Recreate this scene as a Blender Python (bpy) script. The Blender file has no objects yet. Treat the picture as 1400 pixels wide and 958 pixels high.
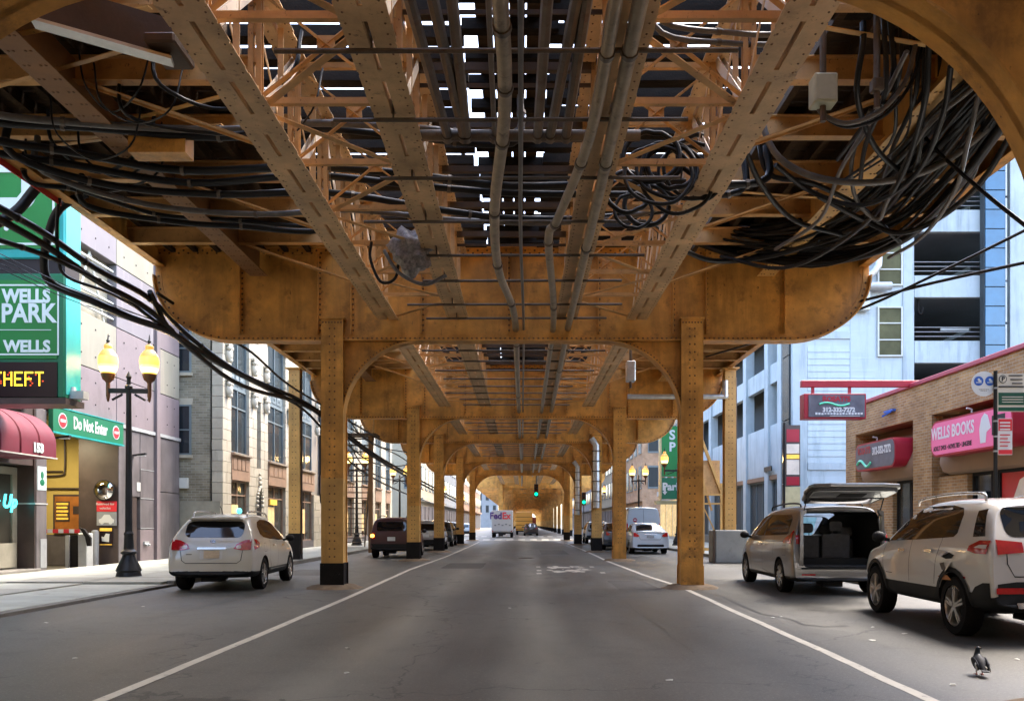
import bpy, bmesh, math, random
from mathutils import Vector, Matrix
from mathutils.bvhtree import BVHTree
random.seed(11)
S = bpy.context.scene
C = S.collection
R = math.radians
# ------------------------------------------------------------------ camera
cam = bpy.data.objects.new('camera', bpy.data.cameras.new('camera'))
C.objects.link(cam)
cam.location = (0, 0, 1.42)
cam.rotation_euler = (R(90), 0, 0)
cam.data.sensor_width = 36
cam.data.lens = 36 * 1120 / 1400
cam.data.shift_x = -0.010
cam.data.shift_y = 0.1690
cam.data.clip_start = 0.1
cam.data.clip_end = 3000
S.camera = cam
# ------------------------------------------------------------------ world, sun
SUN_EL, SUN_AZ = R(58), R(50)
W = bpy.data.worlds.new('World'); S.world = W; W.use_nodes = True
wn = W.node_tree.nodes; wl = W.node_tree.links
sky = wn.new('ShaderNodeTexSky'); sky.sky_type = 'NISHITA'; sky.sun_disc = False
sky.sun_elevation = SUN_EL; sky.sun_rotation = SUN_AZ
sky.air_density = 1.0; sky.dust_density = 3.0; sky.ozone_density = 1.0
wl.new(sky.outputs[0], wn['Background'].inputs[0]); wn['Background'].inputs[1].default_value = 0.15
sun = bpy.data.objects.new('sun', bpy.data.lights.new('sun', 'SUN'))
C.objects.link(sun)
sun.data.energy = .5; sun.data.angle = R(18); sun.data.color = (1, .94, .84)
d = Vector((math.sin(SUN_AZ) * math.cos(SUN_EL), math.cos(SUN_AZ) * math.cos(SUN_EL), math.sin(SUN_EL)))
sun.rotation_euler = d.to_track_quat('Z', 'Y').to_euler()
S.view_settings.view_transform = 'Standard'
S.view_settings.look = 'None'
S.view_settings.gamma = 1
S.view_settings.exposure = 3.2
S.render.engine = 'CYCLES'
S.cycles.use_denoising = True
S.cycles.max_bounces = 8
S.cycles.diffuse_bounces = 3
S.cycles.glossy_bounces = 3
S.cycles.transmission_bounces = 6
S.cycles.caustics_reflective = False
S.cycles.caustics_refractive = False
S.cycles.sample_clamp_indirect = 6

F = 1120.0
CX, CY = 714.0, 715.0
def at(px, py, Y):
    return Vector(((px - CX) / F * Y, Y, 1.42 + (CY - py) / F * Y))
def gy(py):                      # depth of a ground point
    return 1.42 * F / (py - CY)

# ------------------------------------------------------------------ materials
M = {}
def pm(name, col, rough=.6, metal=0., var=.18, scale=1.2, bump=.0, bscale=60, spot=None, streak=None, emit=None, es=1., coat=0., stretch=(1, 1, 1), spec=None, spot2=None):
    """painted / weathered surface; noise is laid out in world space so copies differ"""
    m = bpy.data.materials.new(name); m.use_nodes = True
    n = m.node_tree.nodes; l = m.node_tree.links
    b = n['Principled BSDF']
    b.inputs['Metallic'].default_value = metal
    b.inputs['Roughness'].default_value = rough
    if spec is not None: b.inputs['Specular IOR Level'].default_value = spec
    if coat: b.inputs['Coat Weight'].default_value = coat; b.inputs['Coat Roughness'].default_value = .06
    M[name] = m
    c = (*col, 1)
    if var == 0 and not spot and not bump:
        b.inputs['Base Color'].default_value = c
    else:
        g = n.new('ShaderNodeNewGeometry')
        mp = n.new('ShaderNodeMapping'); mp.inputs['Scale'].default_value = stretch
        l.new(g.outputs['Position'], mp.inputs['Vector'])
        nz = n.new('ShaderNodeTexNoise'); nz.inputs['Scale'].default_value = scale; nz.inputs['Detail'].default_value = 5; nz.inputs['Roughness'].default_value = .62
        l.new(mp.outputs[0], nz.inputs['Vector'])
        rp = n.new('ShaderNodeValToRGB')
        rp.color_ramp.elements[0].position = .3; rp.color_ramp.elements[1].position = .7
        rp.color_ramp.elements[0].color = (*[x * (1 - var) for x in col], 1)
        rp.color_ramp.elements[1].color = (*[min(1, x * (1 + var)) for x in col], 1)
        l.new(nz.outputs[0], rp.inputs[0])
        out = rp.outputs[0]
        def layer(out, colr, amt, sc, lo, hi, st):
            mp2 = n.new('ShaderNodeMapping'); mp2.inputs['Scale'].default_value = st
            mp2.inputs['Location'].default_value = (3.1, 7.7, 1.3)
            l.new(g.outputs['Position'], mp2.inputs['Vector'])
            n2 = n.new('ShaderNodeTexNoise'); n2.inputs['Scale'].default_value = sc; n2.inputs['Detail'].default_value = 6; n2.inputs['Roughness'].default_value = .7
            l.new(mp2.outputs[0], n2.inputs['Vector'])
            r2 = n.new('ShaderNodeMapRange'); r2.inputs[1].default_value = lo; r2.inputs[2].default_value = hi
            r2.inputs[3].default_value = 0; r2.inputs[4].default_value = amt
            l.new(n2.outputs[0], r2.inputs[0])
            mx = n.new('ShaderNodeMix'); mx.data_type = 'RGBA'
            l.new(r2.outputs[0], mx.inputs[0]); l.new(out, mx.inputs[6]); mx.inputs[7].default_value = (*colr, 1)
            return mx.outputs[2]
        if spot: out = layer(out, spot[0], spot[1], spot[2], spot[3], spot[3] + .12, (1, 1, 1))
        if spot2: out = layer(out, spot2[0], spot2[1], spot2[2], spot2[3], spot2[3] + .05, (1, 1, .6))
        if streak: out = layer(out, streak[0], streak[1], streak[2], streak[3], streak[3] + .2, (1, 1, .12))
        l.new(out, b.inputs['Base Color'])
        rr = n.new('ShaderNodeMapRange'); rr.inputs[3].default_value = max(.02, rough - .12); rr.inputs[4].default_value = min(1, rough + .12)
        l.new(nz.outputs[0], rr.inputs[0]); l.new(rr.outputs[0], b.inputs['Roughness'])
        if bump:
            nb = n.new('ShaderNodeTexNoise'); nb.inputs['Scale'].default_value = bscale; nb.inputs['Detail'].default_value = 4
            l.new(g.outputs['Position'], nb.inputs['Vector'])
            bp = n.new('ShaderNodeBump'); bp.inputs['Strength'].default_value = bump; bp.inputs['Distance'].default_value = .02
            l.new(nb.outputs[0], bp.inputs['Height']); l.new(bp.outputs[0], b.inputs['Normal'])
    if emit:
        b.inputs['Emission Color'].default_value = (*emit, 1); b.inputs['Emission Strength'].default_value = es
    return m

RUST = (.09, .035, .012)
GRIME = (.05, .03, .015)
pm('ochre', (.65, .31, .06), .48, var=.34, scale=1.5, bump=.2, bscale=30, spot=((.24, .105, .025), .6, 2.2, .54), spot2=(RUST, .85, 11, .64), streak=((.12, .05, .012), .55, 1.6, .5))
pm('ochre_light', (.62, .35, .10), .5, spot2=(RUST, .85, 12, .65), var=.26, scale=1.2, bump=.12, bscale=35, spot=(RUST, .7, 6, .66), streak=((.22, .12, .04), .5, 3, .54))
pm('chord_bounce_tone', (.62, .40, .20), .5, spot2=((.16, .08, .03), .8, 14, .62), var=.3, scale=1.6, bump=.15, bscale=30, spot=(RUST, .8, 4, .62), streak=((.2, .1, .04), .4, 4, .55))  # steel colour lightened to tan, painting in light bounced up from the ground
pm('web_paint', (.56, .31, .11), .5, spot2=(RUST, .85, 14, .62), var=.3, scale=1.8, bump=.12, bscale=30, spot=(RUST, .75, 4, .6))
pm('pale_paint', (.66, .54, .42), .55, var=.15, scale=2, bump=.1, bscale=30, spot=(RUST, .8, 5, .62))
pm('rivet_shade_tone', (.15, .065, .018), .5, var=.2, scale=3)  # darker than the steel, painting in the shading along the rivet rows
pm('dark_steel', (.075, .045, .025), .6, var=.3, scale=2, bump=.15, bscale=30, spot=(RUST, .6, 4, .6))
pm('brown_steel', (.24, .115, .04), .6, var=.25, scale=1.2, bump=.12, bscale=30, spot=(RUST, .7, 4, .6))
pm('base_black', (.014, .012, .011), .7, spec=.15, var=.3, scale=4, bump=.2, bscale=30, spot=((.2, .16, .12), .5, 9, .66))
pm('slot_black', (.006, .005, .004), .8, var=0)
pm('tie_wood', (.016, .012, .009), .9, spec=.1, var=.35, scale=4, bump=.4, bscale=40, stretch=(1, 6, 6))
pm('plank_wood', (.06, .038, .022), .9, spec=.1, var=.35, scale=4, bump=.4, bscale=40, stretch=(1, 6, 6))
pm('rail_steel', (.09, .06, .045), .45, .6, var=.2)
pm('conduit', (.29, .23, .155), .42, .1, var=.28, scale=5, bump=.12, bscale=60, spot=((.1, .07, .04), .8, 5, .55))
pm('conduit_dark', (.12, .095, .07), .45, .3, var=.3, scale=5, bump=.1, spot=(RUST, .6, 6, .55))
pm('cable_black', (.008, .0075, .007), .42, var=.3, scale=6, spec=.3)
pm('cable_grey', (.11, .10, .09), .4, var=.3, scale=6)
pm('galvanised', (.55, .56, .55), .35, .6, var=.15, scale=6)
pm('white_paint', (.55, .55, .50), .5, var=.08, scale=3)
pm('black_iron', (.014, .014, .014), .45, .0, var=.25, scale=5, spec=.3)
pm('concrete', (.30, .295, .26), .85, var=.16, scale=1.5, bump=.25, bscale=50, spot=((.2, .19, .16), .6, 3, .58))
pm('concrete_dark', (.18, .165, .14), .85, var=.2, scale=1.5, bump=.3, bscale=50, spot=((.1, .09, .07), .6, 3, .56))
pm('lit_white', (.62, .63, .62), .5, var=0)

# ------------------------------------------------------------------ mesh builder
def root_of(o):
    v = Vector((0, 0, 0))
    while o is not None:
        v += o.location; o = o.parent
    return v
class MB:
    def __init__(s): s.v = []; s.f = []; s.mi = []; s.m = 0
    def add(s, vs, fs):
        b = len(s.v); s.v += [tuple(x) for x in vs]
        for f in fs: s.f.append(tuple(b + i for i in f)); s.mi.append(s.m)
    def box(s, c, sz, rot=None):
        x, y, z = sz[0] / 2, sz[1] / 2, sz[2] / 2
        vs = [Vector((a, b, e)) for a in (-x, x) for b in (-y, y) for e in (-z, z)]
        if rot is not None: vs = [rot @ v for v in vs]
        c = Vector(c)
        s.add([v + c for v in vs], [(0, 1, 3, 2), (4, 6, 7, 5), (0, 4, 5, 1), (2, 3, 7, 6), (0, 2, 6, 4), (1, 5, 7, 3)])
    def bx(s, x0, x1, y0, y1, z0, z1):
        s.box(((x0 + x1) / 2, (y0 + y1) / 2, (z0 + z1) / 2), (abs(x1 - x0), abs(y1 - y0), abs(z1 - z0)))
    def beam(s, p, q, w, h, up=(0, 0, 1)):
        p = Vector(p); q = Vector(q); d = q - p; L = d.length
        if L < 1e-6: return
        y = d / L; u = Vector(up)
        x = y.cross(u)
        if x.length < 1e-4: x = y.cross(Vector((1, 0, 0)))
        x.normalize(); z = x.cross(y)
        s.box((p + q) / 2, (w, L, h), Matrix((x, y, z)).transposed())
    def tube(s, pts, r, n=8, cap=True):
        pts = [Vector(p) for p in pts]; rs = r if isinstance(r, (list, tuple)) else [r] * len(pts)
        base = len(s.v); prev = None
        for i, p in enumerate(pts):
            t = (pts[min(i + 1, len(pts) - 1)] - pts[max(i - 1, 0)])
            if t.length < 1e-9: t = Vector((0, 0, 1))
            t.normalize()
            if prev is None:
                a = Vector((0, 0, 1)) if abs(t.z) < .9 else Vector((1, 0, 0))
                x = t.cross(a).normalized()
            else:
                x = (prev - t * prev.dot(t))
                x = x.normalized() if x.length > 1e-6 else t.orthogonal().normalized()
            prev = x; y = t.cross(x)
            for k in range(n):
                a = 2 * math.pi * k / n
                s.v.append(tuple(p + x * (rs[i] * math.cos(a)) + y * (rs[i] * math.sin(a))))
        for i in range(len(pts) - 1):
            for k in range(n):
                a = base + i * n + k; b = base + i * n + (k + 1) % n
                s.f.append((a, b, b + n, a + n)); s.mi.append(s.m)
        if cap:
            s.f.append(tuple(base + k for k in reversed(range(n)))); s.mi.append(s.m)
            e = base + (len(pts) - 1) * n
            s.f.append(tuple(e + k for k in range(n))); s.mi.append(s.m)
    def prism(s, poly, ax, a, b):
        """extrude a 2-D polygon along axis ax from a to b; poly coords are the other two axes in xyz order"""
        def mk(p, t):
            return (t, p[0], p[1]) if ax == 'x' else (p[0], t, p[1]) if ax == 'y' else (p[0], p[1], t)
        n = len(poly)
        vs = [mk(p, a) for p in poly] + [mk(p, b) for p in poly]
        fs = [tuple(range(n)), tuple(range(2 * n - 1, n - 1, -1))]
        fs += [(i, i + n, (i + 1) % n + n, (i + 1) % n) for i in range(n)]
        s.add(vs, fs)
    def lathe(s, prof, c=(0, 0, 0), n=16, ax='z', cap=True):
        base = len(s.v); c = Vector(c)
        for r, z in prof:
            for k in range(n):
                a = 2 * math.pi * k / n
                p = (r * math.cos(a), r * math.sin(a), z) if ax == 'z' else (z, r * math.cos(a), r * math.sin(a)) if ax == 'x' else (r * math.cos(a), z, r * math.sin(a))
                s.v.append(tuple(c + Vector(p)))
        for i in range(len(prof) - 1):
            for k in range(n):
                a = base + i * n + k; b = base + i * n + (k + 1) % n
                s.f.append((a, b, b + n, a + n)); s.mi.append(s.m)
        for e, rv in ((0, True), (len(prof) - 1, False)):
            if cap and prof[e][0] > 1e-5:
                q = [base + e * n + k for k in range(n)]
                s.f.append(tuple(reversed(q)) if rv else tuple(q)); s.mi.append(s.m)
    def ball(s, c, r, n=8, sc=(1, 1, 1)):
        m = max(4, n // 2 + 1)
        prof = [(max(1e-6, r * math.sin(math.pi * i / m)), -r * math.cos(math.pi * i / m)) for i in range(m + 1)]
        b = len(s.v); s.lathe(prof, (0, 0, 0), n)
        for i in range(b, len(s.v)):
            v = s.v[i]; s.v[i] = (c[0] + v[0] * sc[0], c[1] + v[1] * sc[1], c[2] + v[2] * sc[2])
    def rivet(s, p, nrm, r=.022):
        nrm = Vector(nrm); x = nrm.orthogonal().normalized(); y = nrm.cross(x); p = Vector(p)
        vs = [p + (x * math.cos(a) + y * math.sin(a)) * r for a in [k * math.pi / 3 for k in range(6)]]
        vs += [p + nrm * r * .55 + (x * math.cos(a) + y * math.sin(a)) * r * .55 for a in [k * math.pi / 3 for k in range(6)]]
        s.add(vs, [(i, (i + 1) % 6, (i + 1) % 6 + 6, i + 6) for i in range(6)] + [(6, 7, 8, 9, 10, 11)])
    def mesh(s, name, mats, smooth=None, off=None):
        me = bpy.data.meshes.new(name)
        vs = s.v if off is None else [(v[0] - off.x, v[1] - off.y, v[2] - off.z) for v in s.v]
        me.from_pydata(vs, [], s.f)
        for m in mats: me.materials.append(M[m] if isinstance(m, str) else m)
        if len(mats) > 1: me.polygons.foreach_set('material_index', s.mi)
        bm = bmesh.new(); bm.from_mesh(me); bmesh.ops.recalc_face_normals(bm, faces=bm.faces); bm.to_mesh(me); bm.free()
        if smooth is not None:
            me.polygons.foreach_set('use_smooth', [True] * len(me.polygons))
            me.set_sharp_from_angle(angle=R(smooth))
        me.update()
        return me
    def build(s, name, mats, parent=None, smooth=None, bevel=0, kind=None, loc=None, seg=1):
        """vertices are world coordinates unless loc is given (then local to parent or to loc)"""
        if isinstance(mats, str): mats = [mats]
        if parent is not None and loc is None: off = root_of(parent)
        elif parent is None and loc is None and s.v:
            xs = [v[0] for v in s.v]; ys = [v[1] for v in s.v]; zs = [v[2] for v in s.v]
            off = Vector(((min(xs) + max(xs)) / 2, (min(ys) + max(ys)) / 2, min(zs)))
        else: off = None
        o = bpy.data.objects.new(name, s.mesh(name, mats, smooth, off)); C.objects.link(o)
        if parent is not None:
            o.parent = parent
            if loc is not None: o.location = loc
        else: o.location = loc if loc is not None else off
        if bevel:
            b = o.modifiers.new('bevel', 'BEVEL'); b.width = bevel; b.segments = seg; b.limit_method = 'ANGLE'; b.angle_limit = R(40)
        if kind: o['kind'] = kind
        return o
def inst(name, me, parent=None, loc=(0, 0, 0), rot=None, kind=None):
    o = bpy.data.objects.new(name, me); C.objects.link(o); o.parent = parent; o.location = loc
    if rot is not None: o.rotation_euler = rot
    if kind: o['kind'] = kind
    return o
def tag(o, label, cat, group=None):
    o['label'] = label; o['category'] = cat
    if group: o['group'] = group
    return o
def thing(name, label, cat, loc=(0, 0, 0), group=None, rz=0):
    o = bpy.data.objects.new(name, None); C.objects.link(o); o.location = loc; o.rotation_euler = (0, 0, rz)
    o.empty_display_size = .2
    return tag(o, label, cat, group)
def struct(o):
    o['kind'] = 'structure'; return o
KIDS = {}
def copy_tree(o, loc=None, label=None, parent=None):
    c = o.copy(); C.objects.link(c)
    if parent is not None: c.parent = parent
    if loc is not None: c.location = loc
    if label: c['label'] = label
    for ch in [x for x in o.children]: copy_tree(ch, parent=c)
    return c
def text(name, s, parent, mat, size, loc, rot=(R(90), 0, 0), ax='CENTER', depth=.004, sx=1., bold=0., shear=0., fit=None):
    cu = bpy.data.curves.new(name, 'FONT'); cu.body = s; cu.size = size; cu.align_x = ax; cu.align_y = 'CENTER'
    cu.extrude = depth; cu.offset = bold; cu.shear = shear; cu.resolution_u = 3
    cu.materials.append(M[mat])
    tmp = bpy.data.objects.new('tmp', cu); C.objects.link(tmp)
    me = bpy.data.meshes.new_from_object(tmp.evaluated_get(bpy.context.evaluated_depsgraph_get()))
    bpy.data.objects.remove(tmp); bpy.data.curves.remove(cu)
    o = bpy.data.objects.new(name, me); C.objects.link(o); o.parent = parent
    o.location = Vector(loc) - (root_of(parent) if parent else Vector((0, 0, 0)))
    if fit:
        xs = [v.co.x for v in me.vertices]; sx = fit / (max(xs) - min(xs))
    o.rotation_euler = rot; o.scale = (sx, 1, 1)
    return o
ORD = ['nearest', 'second', 'third', 'fourth', 'fifth', 'sixth', 'seventh', 'eighth', 'ninth', 'tenth', 'eleventh', 'twelfth', 'thirteenth', 'fourteenth', 'fifteenth', 'sixteenth', 'seventeenth', 'eighteenth']
def rrect(x0, x1, y0, y1, r, n=5):
    p = []
    for cx, cy, a0 in ((x1 - r, y1 - r, 0), (x0 + r, y1 - r, 90), (x0 + r, y0 + r, 180), (x1 - r, y0 + r, 270)):
        for k in range(n + 1):
            a = R(a0 + 90 * k / n); p.append((cx + r * math.cos(a), cy + r * math.sin(a)))
    return p
def smooth_path(pts, n=8):
    pts = [Vector(p) for p in pts]; out = []
    P = [pts[0] * 2 - pts[1]] + pts + [pts[-1] * 2 - pts[-2]]
    for i in range(1, len(P) - 2):
        for k in range(n):
            t = k / n
            out.append(.5 * ((2 * P[i]) + (P[i + 1] - P[i - 1]) * t + (2 * P[i - 1] - 5 * P[i] + 4 * P[i + 1] - P[i + 2]) * t * t + (3 * P[i] - P[i - 1] - 3 * P[i + 1] + P[i + 2]) * t ** 3))
    out.append(pts[-1]); return out
# ------------------------------------------------------------------ ground, road, pavements
def asphalt():
    m = bpy.data.materials.new('asphalt'); m.use_nodes = True; M['asphalt'] = m
    n = m.node_tree.nodes; l = m.node_tree.links; b = n['Principled BSDF']
    g = n.new('ShaderNodeNewGeometry')
    def noise(sc, det, st=(1, 1, 1), rough=.6):
        mp = n.new('ShaderNodeMapping'); mp.inputs['Scale'].default_value = st; l.new(g.outputs['Position'], mp.inputs[0])
        z = n.new('ShaderNodeTexNoise'); z.inputs['Scale'].default_value = sc; z.inputs['Detail'].default_value = det; z.inputs['Roughness'].default_value = rough
        l.new(mp.outputs[0], z.inputs[0]); return z.outputs[0]
    def mr(x, a, b_, c, d_):
        r = n.new('ShaderNodeMapRange'); r.inputs[1].default_value = a; r.inputs[2].default_value = b_; r.inputs[3].default_value = c; r.inputs[4].default_value = d_
        l.new(x, r.inputs[0]); return r.outputs[0]
    def mix(f, a, bcol):
        x = n.new('ShaderNodeMix'); x.data_type = 'RGBA'; l.new(f, x.inputs[0])
        if isinstance(a, tuple): x.inputs[6].default_value = (*a, 1)
        else: l.new(a, x.inputs[6])
        x.inputs[7].default_value = (*bcol, 1); return x.outputs[2]
    big = noise(.55, 4, (1, .22, 1)); med = noise(2.2, 5); fine = noise(75, 3)
    col = mix(mr(big, .35, .68, 0, 1), (.040, .039, .034), (.112, .108, .092))
    col = mix(mr(med, .5, .72, 0, .55), col, (.030, .026, .022))
    col = mix(mr(noise(.9, 5, (1, .08, 1)), .52, .7, 0, .5), col, (.10, .09, .075))
    col = mix(mr(noise(6, 4), .66, .74, 0, .7), col, (.022, .02, .018))
    col = mix(mr(noise(28, 3), .54, .7, 0, .45), col, (.20, .19, .165))
    col = mix(mr(noise(34, 2), .30, .44, .5, 0), col, (.022, .02, .018))
    col = mix(mr(fine, .5, .8, 0, .4), col, (.16, .15, .13))
    col = mix(mr(fine, .2, .45, .5, 0), col, (.016, .014, .013))
    sx = n.new('ShaderNodeSeparateXYZ'); l.new(g.outputs['Position'], sx.inputs[0])
    def band(c, w):
        a = n.new('ShaderNodeMath'); a.operation = 'SUBTRACT'; l.new(sx.outputs[0], a.inputs[0]); a.inputs[1].default_value = c
        wob = n.new('ShaderNodeMath'); wob.operation = 'MULTIPLY_ADD'; l.new(noise(.25, 3, (.3, 1, 1)), wob.inputs[0]); wob.inputs[1].default_value = .7; l.new(a.outputs[0], wob.inputs[2])
        ab = n.new('ShaderNodeMath'); ab.operation = 'ABSOLUTE'; l.new(wob.outputs[0], ab.inputs[0])
        m1 = n.new('ShaderNodeMath'); m1.operation = 'MULTIPLY'; l.new(mr(ab.outputs[0], 0, w, 1, 0), m1.inputs[0]); l.new(mr(noise(1.1, 5, (1, .25, 1)), .3, .65, .35, 1), m1.inputs[1]); return m1.outputs[0]
    for c_ in (-1.35, .55): 
        q = n.new('ShaderNodeMath'); q.operation = 'MULTIPLY'; q.inputs[1].default_value = .8; l.new(band(c_, .55), q.inputs[0]); col = mix(q.outputs[0], col, (.19, .18, .15))
    q = n.new('ShaderNodeMath'); q.operation = 'MULTIPLY'; q.inputs[1].default_value = .55; l.new(band(-.4, .35), q.inputs[0]); col = mix(q.outputs[0], col, (.03, .026, .022))
    # oil drips
    col = mix(mr(noise(2.6, 2), .70, .76, 0, .7), col, (.02, .018, .016))
    # hairline cracks
    vo = n.new('ShaderNodeTexVoronoi'); vo.feature = 'DISTANCE_TO_EDGE'; vo.inputs['Scale'].default_value = .22
    mp = n.new('ShaderNodeMapping'); l.new(g.outputs['Position'], mp.inputs[0])
    ad = n.new('ShaderNodeVectorMath'); ad.operation = 'MULTIPLY_ADD'
    nz = n.new('ShaderNodeTexNoise'); nz.inputs['Scale'].default_value = 1.6; nz.inputs['Detail'].default_value = 6
    l.new(g.outputs['Position'], nz.inputs[0]); l.new(nz.outputs[1], ad.inputs[0]); ad.inputs[1].default_value = (1.6, 1.6, 0); l.new(mp.outputs[0], ad.inputs[2])
    l.new(ad.outputs[0], vo.inputs['Vector'])
    col = mix(mr(vo.outputs[0], .0015, .005, .8, 0), col, (.012, .011, .01))
    l.new(col, b.inputs['Base Color'])
    l.new(mr(big, .3, .7, .42, .62), b.inputs['Roughness'])
    bp = n.new('ShaderNodeBump'); bp.inputs['Strength'].default_value = .4; bp.inputs['Distance'].default_value = .01
    l.new(fine, bp.inputs['Height']); l.new(bp.outputs[0], b.inputs['Normal'])
asphalt()
pm('line_paint', (.50, .47, .40), .6, var=.14, scale=3, bump=.1, spot=((.10, .09, .08), .9, 9, .58))
pm('slab', (.36, .36, .30), .85, var=.14, scale=1.1, bump=.25, bscale=60, spot=((.22, .21, .17), .6, 2.5, .56))
pm('slab_b', (.29, .285, .235), .85, var=.16, scale=1.3, bump=.25, bscale=60, spot=((.2, .19, .15), .6, 2.5, .56))
pm('kerb', (.17, .155, .125), .8, var=.2, scale=2.5, bump=.25, bscale=50, spot=((.07, .06, .05), .7, 4, .55))
pm('litter_white', (.55, .55, .5), .7, var=.05)
pm('tan_dirt', (.16, .11, .065), .9, var=.3, scale=6, bump=.4, bscale=40)

b = MB(); b.add([(-600, -60, -.03), (600, -60, -.03), (600, 1500, -.03), (-600, 1500, -.03)], [(0, 1, 2, 3)]); struct(b.build('ground', 'concrete_dark'))
b = MB()
for j in range(0, 60):
    y0 = -8 + j * 8
    b.add([(-7.9, y0, 0), (9.4 if y0 > 84 else 7.9, y0, 0), (9.4 if y0 > 84 else 7.9, y0 + 8, 0), (-7.9, y0 + 8, 0)], [(0, 1, 2, 3)])
struct(b.build('road', 'asphalt'))
b = MB(); b.add([(-120, 76, .004), (120, 76, .004), (120, 88, .004), (-120, 88, .004)], [(0, 1, 2, 3)])
struct(b.build('cross_street', 'asphalt'))
def ribbon(pts, w, z):
    b = MB(); vs = []
    for i, (x, y) in enumerate(pts):
        vs += [(x - w / 2, y, z), (x + w / 2, y, z)]
    b.add(vs, [(2 * i, 2 * i + 1, 2 * i + 3, 2 * i + 2) for i in range(len(pts) - 1)]); return b
def gx(px, py): return (px - CX) / F * gy(py)
LP = [(135, 958), (300, 890), (480, 814), (560, 778), (610, 760), (640, 747), (655, 740)]
RP = [(1275, 958), (1130, 891), (1000, 833), (935, 803), (880, 785), (830, 766), (800, 752), (772, 741)]
def linepts(pp):
    q = [(gx(*p), gy(p[1])) for p in pp]
    q.insert(0, (q[0][0] * 1.0, 3.0)); out = []
    for i in range(len(q) - 1):
        for k in range(6):
            t = k / 6; out.append((q[i][0] * (1 - t) + q[i + 1][0] * t + random.uniform(-.008, .008), q[i][1] * (1 - t) + q[i + 1][1] * t))
    out.append(q[-1]); return out
o = struct(ribbon(linepts(LP), .115, .004).build('lane_line', 'line_paint'))
o = struct(ribbon(linepts(RP), .115, .004).build('lane_line', 'line_paint'))
# crossing bars before the cross street and worn utility markings
b = MB()
for k in range(11):
    x = -5.6 + k * 1.05; b.add([(x, 71.5, .004), (x + .6, 71.5, .004), (x + .6, 74.5, .004), (x, 74.5, .004)], [(0, 1, 2, 3)])
b.add([(-6, 69.6, .004), (5.6, 69.6, .004), (5.6, 70.2, .004), (-6, 70.2, .004)], [(0, 1, 2, 3)])
for k in range(11):
    x = -5.6 + k * 1.05; b.add([(x, 89.5, .004), (x + .6, 89.5, .004), (x + .6, 92.5, .004), (x, 92.5, .004)], [(0, 1, 2, 3)])
struct(b.build('crossing_marking', 'line_paint'))
def patch(cx, cy, rx, ry, z, n=14, jag=.25, seed=1):
    rnd = random.Random(seed); b = MB()
    vs = [(cx + rx * math.cos(2 * math.pi * k / n) * rnd.uniform(1 - jag, 1 + jag), cy + ry * math.sin(2 * math.pi * k / n) * rnd.uniform(1 - jag, 1 + jag), z) for k in range(n)]
    b.add(vs, [tuple(range(n))]); return b
# big worn white mark in the right lane and its small dashes
b = MB()
rnd = random.Random(5)
for k in range(26):
    px = rnd.uniform(752, 800); py = rnd.uniform(773, 781); Y = gy(py); X = gx(px, py)
    a = patch(X, Y, rnd.uniform(.05, .22), rnd.uniform(.1, .5), .004 + k * .00005, 9, .4, k); b.add(a.v, a.f)
struct(b.build('worn_marking', 'line_paint'))
b = MB()
for px, py in ((737, 783), (737, 779), (736, 774), (824, 782), (809, 774)):
    Y = gy(py); X = gx(px, py); b.add([(X - .07, Y - .25, .004), (X + .07, Y - .25, .004), (X + .07, Y + .25, .004), (X - .07, Y + .25, .004)], [(0, 1, 2, 3)])
struct(b.build('dash_marking', 'line_paint'))
pm('tar', (.012, .011, .010), .45, var=.3, scale=8)
pm('patch_dark', (.06, .055, .046), .7, var=.3, scale=3, bump=.4, bscale=70, spot=((.10, .09, .075), .5, 30, .6))
pm('patch_light', (.085, .078, .066), .75, var=.25, scale=3, bump=.4, bscale=70, spot=((.03, .027, .023), .5, 30, .6))
def wander(p0, p1, n_, a_, sd):
    r_ = random.Random(sd); o_ = []
    for k in range(n_ + 1):
        t_ = k / n_; o_.append((p0[0] + (p1[0] - p0[0]) * t_ + r_.uniform(-a_, a_), p0[1] + (p1[1] - p0[1]) * t_ + r_.uniform(-a_, a_)))
    return o_
def tarline(pts, w):
    b = MB(); vs = []; r_ = random.Random(int(pts[0][1] * 100))
    for i, (x, y) in enumerate(pts):
        q0 = Vector(pts[max(0, i - 1)]); q1 = Vector(pts[min(len(pts) - 1, i + 1)]); d_ = (q1 - q0).normalized(); ww = w * r_.uniform(.4, 1.2) / 2
        vs += [(x - d_.y * ww, y + d_.x * ww, .0035), (x + d_.y * ww, y - d_.x * ww, .0035)]
    b.add(vs, [(2 * i, 2 * i + 1, 2 * i + 3, 2 * i + 2) for i in range(len(pts) - 1)]); return struct(b.build('tar_seam', 'tar'))
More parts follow.
